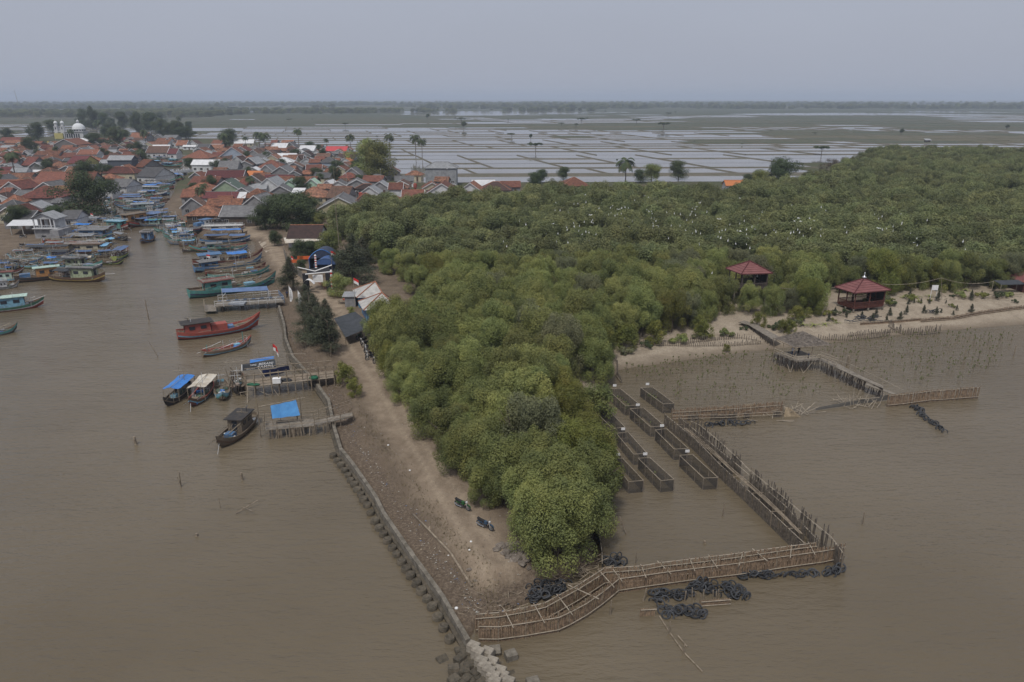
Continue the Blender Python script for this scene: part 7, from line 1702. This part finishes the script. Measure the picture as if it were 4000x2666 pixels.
Lx=X.length; Ly=Y.dot(yn)
lettering('YANG',Lx*.24,Ly*.60,Ly*.36,W_=Lx*.19); lettering('BERANI',Lx*.49,Ly*.58,Ly*.50,W_=Lx*.44); lettering('AKAN',Lx*.13,Ly*.06,Ly*.36,W_=Lx*.24); lettering('TAMPIL',Lx*.43,Ly*.05,Ly*.60,W_=Lx*.50)
q=MB(); q.tube([c0-o.location,c3-o.location],.07,5); q.build('white_end_pole',m_white,o)
o=thing('tarp',g('T',750,230,3.2),'narrow bright blue tarp strip hung just above the lettered tarp','tarp'); slab(o,'sheet',[g('T',538,272,3.3),g('T',972,188,3.3),g('T',970,148,3.5),g('T',536,210,3.5)],.03,TP['blue'])
o=thing('tarp',g('T',1000,430,2),'dark blue crumpled tarp hanging on the pier below the lettering','tarp'); q=MB(); a=[g('T',810,525,1.6),g('T',1260,418,1.6),g('T',1235,322,2.9),g('T',750,410,2.9)]; q.grid(lambda u,v:(a[0].lerp(a[1],u)).lerp(a[3].lerp(a[2],u),v)-o.location+Vector((0,.06*math.sin(u*22),.05*math.sin(v*7+u*9))),16,6); q.build('sheet',mat('tarp_navy',(.045,.07,.22),(.03,.045,.15),scale=1.5,rough=.6),o)
# second pier
o=thing('bamboo_pier',g('T',1400,1400,1.1),'shorter rickety bamboo pier on many thin stilts with a tilted gangway','pier'); ZC=1.3
dk=[g('T',800,1480,ZC),g('T',1700,1400,ZC),g('T',1680,1270,ZC),g('T',800,1320,ZC)]; slab(o,'deck',dk,.1,m_wplank)
gw=[dk[1],g('E',2070,1120,1.7),g('E',2060,1085,1.7),dk[2].lerp(dk[1],.35)]; slab(o,'gangway',gw,.1,m_wplank)
stilts(o,[dk[0],dk[1]],ZC,44,.065,m_bam,.12); stilts(o,[dk[3],dk[2]],ZC,16,.045,m_bam,.12); stilts(o,[gw[0],gw[0].lerp(gw[1],.55)],1.45,14,.045,m_bam,.12)
railrun(o,[dk[0],dk[1],gw[1]],ZC,1.0,1.5,.04,m_bam); railrun(o,[dk[3],dk[2],g('E',2050,1010,1.7)],ZC,1.0,1.6,.04,m_bam); railrun(o,[dk[0],dk[3]],ZC,1.2,.9,.05,m_bam)
railrun(o,[g('T',880,1470,.6),g('T',1700,1440,.6)],.5,.3,1.4,.04,m_rail)
for x,yt,yb in((1385,750,1190),(1460,830,1200),(720,960,1480),(1780,1070,1290),(2170,1090,1340)): p=g('T',x,yb,1.0); tub(o,'tall_pole',[V3(p,-.3),V3(p,1.0+(yb-yt)*mpp('T',p))],.055,m_bam)
tub(o,'loose_pole',[g('T',670,1065,3.3),g('T',1530,890,3.6)],.05,m_rail)
o=thing('tarp',g('T',1150,1150,2.5),'large flat bright blue tarp shading the shorter pier','tarp'); q=MB(); a=[g('T',940,1275,2.3),g('T',1440,1215,2.3),g('T',1365,940,3.5),g('T',905,1040,3.4)]
q.grid(lambda u,v:(a[0].lerp(a[1],u)).lerp(a[3].lerp(a[2],u),v)-o.location+Vector((0,0,-.15*math.sin(PI*u)*math.sin(PI*v)+.03*math.sin(u*14))),12,10); q.build('sheet',mat('tarp_mid_blue',(.055,.20,.42),(.04,.15,.34),scale=1.2,rough=.6,bump=.3),o); [tub(o,'post',[V3(p,1.2),p],.05,m_bam) for p in a]
# ---------------------------------------------------------------- motorbikes
def motorbike(p,rz,c,label,lean=.12,grp=None):
    o=thing('motorbike',p,label,'motorbike',rz,grp); o.rotation_euler.x=lean; o.scale=(1.2,1.2,1.2)
    for x in(-.62,.62):
        q=MB(); q.torus((x,0,.3),.265,.05,Matrix.Rotation(PI/2,4,'X'),18,6); w=q.build('wheel',m_rub,o,smooth=True)
        q=MB(); q.torus((x,0,.3),.205,.018,Matrix.Rotation(PI/2,4,'X'),16,4); q.torus((x,0,.3),.07,.03,Matrix.Rotation(PI/2,4,'X'),10,4)
        for k in range(6): a=k*PI/3; q.tube([(x,0,.3),(x+.2*math.cos(a),0,.3+.2*math.sin(a))],.012,3)
        q.build('rim',mat('dull_rim',(.16,.165,.17),(.1,.1,.1)),w)
    q=MB(); q.box((-.02,0,.42),(.42,.2,.3),taper=.8); q.tube([(-.62,.06,.3),(-.1,.06,.42),(.3,0,.72),(.48,0,.88)],.035,5); q.build('engine_frame',m_metal,o)
    q=MB(); q.box((-.32,0,.74),(.72,.24,.1),ry=.1); q.box((-.62,0,.80),(.25,.2,.1),ry=.35); q.build('seat',mat('seat_black',(.02,.02,.022),(.015,.015,.016),rough=.5),o)
    q=MB(); q.box((.14,0,.68),(.36,.26,.24),taper=.7); q.box((-.42,0,.6),(.45,.2,.16)); q.build('body_panel',c,o)
    q=MB(); q.grid(lambda u,v:(.62+.34*math.cos(.35+u*2.2),-.06+.12*v,.3+.34*math.sin(.35+u*2.2)),8,2); q.build('front_fender',c,o)
    q=MB(); q.tube([(.62,.07,.3),(.5,.07,.9)],.022,4); q.tube([(.62,-.07,.3),(.5,-.07,.9)],.022,4); q.build('fork',m_wht,o)
    q=MB(); q.tube([(.38,-.36,1.0),(.48,-.15,.95),(.48,.15,.95),(.38,.36,1.0)],.02,4); q.build('handlebar',m_metal,o); q=MB(); q.lathe((.56,0,.8),[(.09,0),(.1,.1),(.05,.15)],8); q.build('headlight',m_wht,o)
    q=MB(); q.tube([(.0,-.14,.28),(-.5,-.16,.3),(-.78,-.16,.42)],.04,6); q.build('exhaust_pipe',mat('chrome',(.5,.52,.55),(.4,.42,.45),rough=.25,metal=.8),o)
PB=mat('moto_green',(.02,.10,.03),(.015,.07,.02),rough=.4); PK=mat('moto_black',(.02,.02,.025),(.015,.015,.018),rough=.35); PU=mat('moto_blue',(.04,.08,.14),(.03,.06,.10),rough=.35)
def mang(reg,xb,yb,xf,yf): a,b_=gg(reg,xb,yb),gg(reg,xf,yf); return (a+b_)/2,math.atan2((b_-a).y,(b_-a).x)
p,a=mang('X',1320,450,1560,560); motorbike(p,a,PB,'green and black motorbike parked on the track, farther of the two near ones')
p,a=mang('X',1830,900,2070,1010); motorbike(p,a,PU,'blue and chrome motorbike half under the mangrove, nearest the camera')
p,a=mang('R',1010,1000,880,1070); motorbike(p,a,PB,'motorbike with yellow-green front wheel at the head of the parked row',grp='motorbikes parked under the mangroves')
MR=[]
for x0,y0,x1,y1 in((1090,1085,960,1150),(1130,1150,1010,1190),(1170,1210,1050,1260),(1200,1260,1060,1290),(1210,1330,1090,1370),(1230,1400,1095,1420),(1330,1440,1225,1480)):
    p,a=mang('R',x0,y0,x1,y1); motorbike(p,a,PK,'',grp='motorbikes parked under the mangroves')
    MR.append((bpy.data.objects[-1] if 0 else [ob for ob in C.objects if ob.name.startswith('motorbike')][-1],'black motorbike in the row parked along the mangrove edge'))
MR.sort(key=lambda q:-q[0].location.y)
for i,(ob,l) in enumerate(MR): ob['label']=l+f', {ordn(i)} from the shade net'
for x,y,l in((420,760,'motorbike standing alone on the left bank before the canopy'),(690,770,'motorbike on the left bank right of the lone one'),(740,605,'motorbike parked under the canopy edge'),(820,612,'second motorbike under the canopy edge'),(420,600,'motorbike in the shade deep under the pale canopy')): motorbike(g('M',x,y,1.0),.1,PK,l)
# ---------------------------------------------------------------- people
def person(p,rz,shirt,trousers,label,s=1.0,arm=0):
    o=thing('person',p,label,'person',rz)
    J={'pel':(0,0,.93,.13),'sp':(0,0,1.15,.125),'ch':(0,0,1.33,.14),'nk':(0,0,1.47,.06),'hd':(0,.01,1.60,.088),'ht':(0,0,1.71,.07)}
    vs=[];ed=[];rd_=[]
    def add(c,r,par=None): vs.append(c); rd_.append(r); i=len(vs)-1; 
    idx={}
    def A(n,c,r,par=None):
        vs.append(c); rd_.append(r); idx[n]=len(vs)-1
        if par: ed.append((idx[par],idx[n]))
    A('pel',(0,0,.93),.13); A('sp',(0,0,1.13),.12,'pel'); A('ch',(0,0,1.34),.14,'sp'); A('nk',(0,0,1.48),.055,'ch'); A('hd',(0,.01,1.58),.09,'nk'); A('ht',(0,0,1.69),.075,'hd'); A('ns',(0,.105,1.585),.018,'hd')
    for k,sg in(('l',-1),('r',1)):
        A(k+'hp',(sg*.1,0,.88),.095,'pel'); A(k+'kn',(sg*.11,.03,.5),.062,k+'hp'); A(k+'an',(sg*.12,-.01,.09),.042,k+'kn'); A(k+'ft',(sg*.13,.16,.04),.038,k+'an')
        A(k+'sh',(sg*.19,0,1.39),.06,'ch'); e=(sg*.27,.02,1.12) if not(arm and sg>0) else (sg*.33,.16,1.28); w=(sg*.27,.14,.9) if not(arm and sg>0) else (sg*.16,.32,1.5)
        A(k+'el',e,.043,k+'sh'); A(k+'wr',w,.03,k+'el'); A(k+'pm',(w[0],w[1]+.04,w[2]-.06),.034,k+'wr')
        for f in range(4): A(f'{k}f{f}',(w[0]+sg*(-.03+.02*f),w[1]+.07,w[2]-.13-.01*(f in(1,2))),.009,k+'pm')
        A(k+'th',(w[0]-sg*.05,w[1]+.07,w[2]-.07),.010,k+'pm')
    me=bpy.data.meshes.new('body'); me.from_pydata(vs,ed,[]); me.materials.append(m_skin); b=link('body',me,o); sk_=b.modifiers.new('skin','SKIN'); me.skin_vertices[0].data[0].use_root=True
    for i,r in enumerate(rd_): me.skin_vertices[0].data[i].radius=(r,r*.85)
    b.modifiers.new('smooth','SUBSURF').levels=1; b.modifiers['smooth'].render_levels=1
    q=MB(); q.lathe((0,0,.98),[(.17,-.06),(.165,.1),(.175,.35),(.15,.46),(.07,.52)],14)
    for sg in(-1,1):
        e=Vector(vs[idx[('l' if sg<0 else 'r')+'el']]); sh=Vector(vs[idx[('l' if sg<0 else 'r')+'sh']]); q.tube([sh,sh.lerp(e,.85)],.085,8,r1=.065)
    t=q.build('shirt',shirt,o,smooth=True)
    q=MB(); q.lathe((0,0,.82),[(.16,0),(.175,.1),(.165,.2)],12)
    for sg in(-1,1): q.tube([(sg*.09,0,.93),(sg*.11,.03,.5),(sg*.12,0,.12)],.105,8,r1=.07)
    q.build('trousers',trousers,o,smooth=True)
    q=MB(); q.lathe((0,-.012,1.58),[(.098,.0),(.104,.06),(.09,.12),(.05,.155),(.01,.165)],12); q.build('hair',mat('black_hair',(.012,.011,.01),(.01,.01,.01)),o,smooth=True)
    o.scale=(s,s,s); return o
cl=lambda n,c:mat('cloth_'+n,c,None,scale=6)
person(g('U',665,570,ZP),2.6,cl('white',(.55,.56,.6)),cl('denim',(.03,.04,.07)),'person in a white shirt and dark trousers standing under the thatched shelter',1.0,1)
person(g('U',775,520,ZP),-2.4,cl('black',(.02,.02,.02)),cl('black',(.02,.02,.02)),'person in black standing beside the white-shirted one',.95)
person(g('U',955,600,ZP),.4,cl('navy',(.03,.04,.09)),cl('black',(.02,.02,.02)),'small child in dark clothes on the right side of the shelter platform',.55)
person(gg('W',1990,960),.3,cl('navy',(.03,.04,.09)),cl('black',(.02,.02,.02)),'person in dark blue walking near the landward end of the blue jetty')
person(gg('N',1440,1160),.5,cl('pink',(.45,.2,.2)),cl('black',(.02,.02,.02)),'person in a pinkish shirt on the quay by the crowded boats')
person(gg('N',1520,1200),1.2,cl('orange',(.55,.18,.06)),cl('black',(.02,.02,.02)),'person in an orange shirt on the quay beside the pinkish one')
person(gg('N',1555,1235),2.2,cl('black',(.02,.02,.02)),cl('denim',(.03,.04,.07)),'person in dark clothes just right of the orange-shirted one')
person(g('M',805,700,1.0),.4,cl('lilac',(.4,.38,.5)),cl('black',(.02,.02,.02)),'person in a pale lilac shirt on the left bank in front of the canopy')
person(gg('D',730,335),1.0,cl('blue',(.1,.15,.3)),cl('black',(.02,.02,.02)),'person on the sandy lane near the hauled-up white boat')
# yellow flags near the mosque
for i,(x,y) in enumerate(((455,640),(483,600),(552,575),(568,665))):
    p=g('A',x,y+25,1); s=mpp('A',p); q=MB(); q.box((0,0,25*s),(22*s,.1,34*s)); q.tube([(-11*s,0,0),(-11*s,0,45*s)],.1,4); o=q.build('yellow_banner',PM['yellow'],None,loc=p); tag(o,'yellow banner among the roofs left of the grey block house, '+['leftmost','second','third','rightmost'][i],'banner')
for i,(reg,x,y,l) in enumerate((('B',335,1045,'orange-red water tank on a roof near the green house'),('B',2058,1165,'red water tank between pale roofs'),('L',208,820,'red water tank left of the white gables by the mangroves'),('L',220,680,'orange tank on the white roof below the concrete building'))):
    p=g(reg,x,y,4.2); q=MB(); q.lathe((0,0,-.9),[(.8,0),(.85,.9),(.8,1.7),(.3,1.9)],12); q.tube([(0,0,-3.5),(0,0,-.9)],.5,6); tag(q.build('water_tank',PM['red'],None,loc=p),l,'water tank')
# small field hut
p=g('K',1610,118,1); o=thing('field_hut',p,'tiny open hut with a pale roof on a field dyke','hut'); s=mpp('K',p); q=MB(); q.box((0,0,16*s),(34*s,3,16*s)); q.build('wall',WM['wood'],o); q=MB(); q.box((0,0,27*s),(48*s,4.5,.25),rx=.3); q.build('roof',RM['lightgrey'][0],o)
# ---------------------------------------------------------------- egrets
q=MB(); q.lathe((0,0,0),[(.01,-.05),(.09,.02),(.17,.2),(.16,.36),(.08,.5),(.045,.6),(.04,.72),(.05,.80),(.06,.86),(.03,.92)],8)
q.mesh([(-.02,-.02,.86),(.02,-.02,.86),(0,-.22,.84)],[(0,1,2)]); q.mesh([(-.1,.1,.25),(.1,.1,.25),(0,.38,-.02)],[(0,1,2)]); m_egr=mat('egret_white',(.78,.79,.80),(.70,.71,.72),scale=2,rough=.7); eg=mbdata(q,'egret',m_egr,True)
q=MB(); q.lathe((0,0,0),[(.01,-.4),(.1,-.2),(.13,.1),(.05,.35),(.01,.6)],8); fl_=mbdata(q,'egret_flying',m_egr)
q=MB(); q.tube([(0,-.55,.05),(0,-.3,0),(0,.3,0),(0,.7,-.05)],.09,6,r1=.03)
for s in(-1,1): q.poly([(0,-.15,.03),(s*.55,-.25,.22),(s*1.05,.05,.1),(s*.5,.16,.12),(0,.2,.03)])
fl_=mbdata(q,'egret_flying',m_egr)
cc=[(1600,525,330,45,120),(1420,500,160,40,55),(1760,560,200,40,40),(2050,545,180,45,34),(1560,620,300,40,16),(1250,560,110,50,12)]; k_=0
treez=lambda x,y:.6+6.3*zf(x,y)
for cx,cy,sx_,sy_,n in cc:
    for _ in range(n):
        X_,Y_=R.gauss(cx,sx_*.5),R.gauss(cy,sy_*.5); Y_=min(max(Y_,455),690)
        p=g('V',X_,Y_,7.2)
        if p.y<near[-1][1]: zc=6.9
        else: zc=treez(p.x,p.y)
        if sdist(np.array([p.x]),np.array([p.y]),FORP)[0]<2.5: continue
        k_+=1
        if R.random()<.07: o=link('egret',fl_,None,(p.x,p.y,zc+R.uniform(1,5)),R.random()*6); s=.62; tag(o,'white egret gliding with open wings above the mangrove canopy','egret','egrets flying over the canopy')
        else: o=link('egret',eg,None,(p.x,p.y,zc+R.uniform(-.1,.5)),R.random()*6); s=R.uniform(.5,.85); tag(o,'white egret perched on the mangrove canopy','egret','egrets perched on the canopy'); o.rotation_euler.x=R.uniform(-.3,.3)
        o.scale=(s,s,s)
print('egrets',k_)
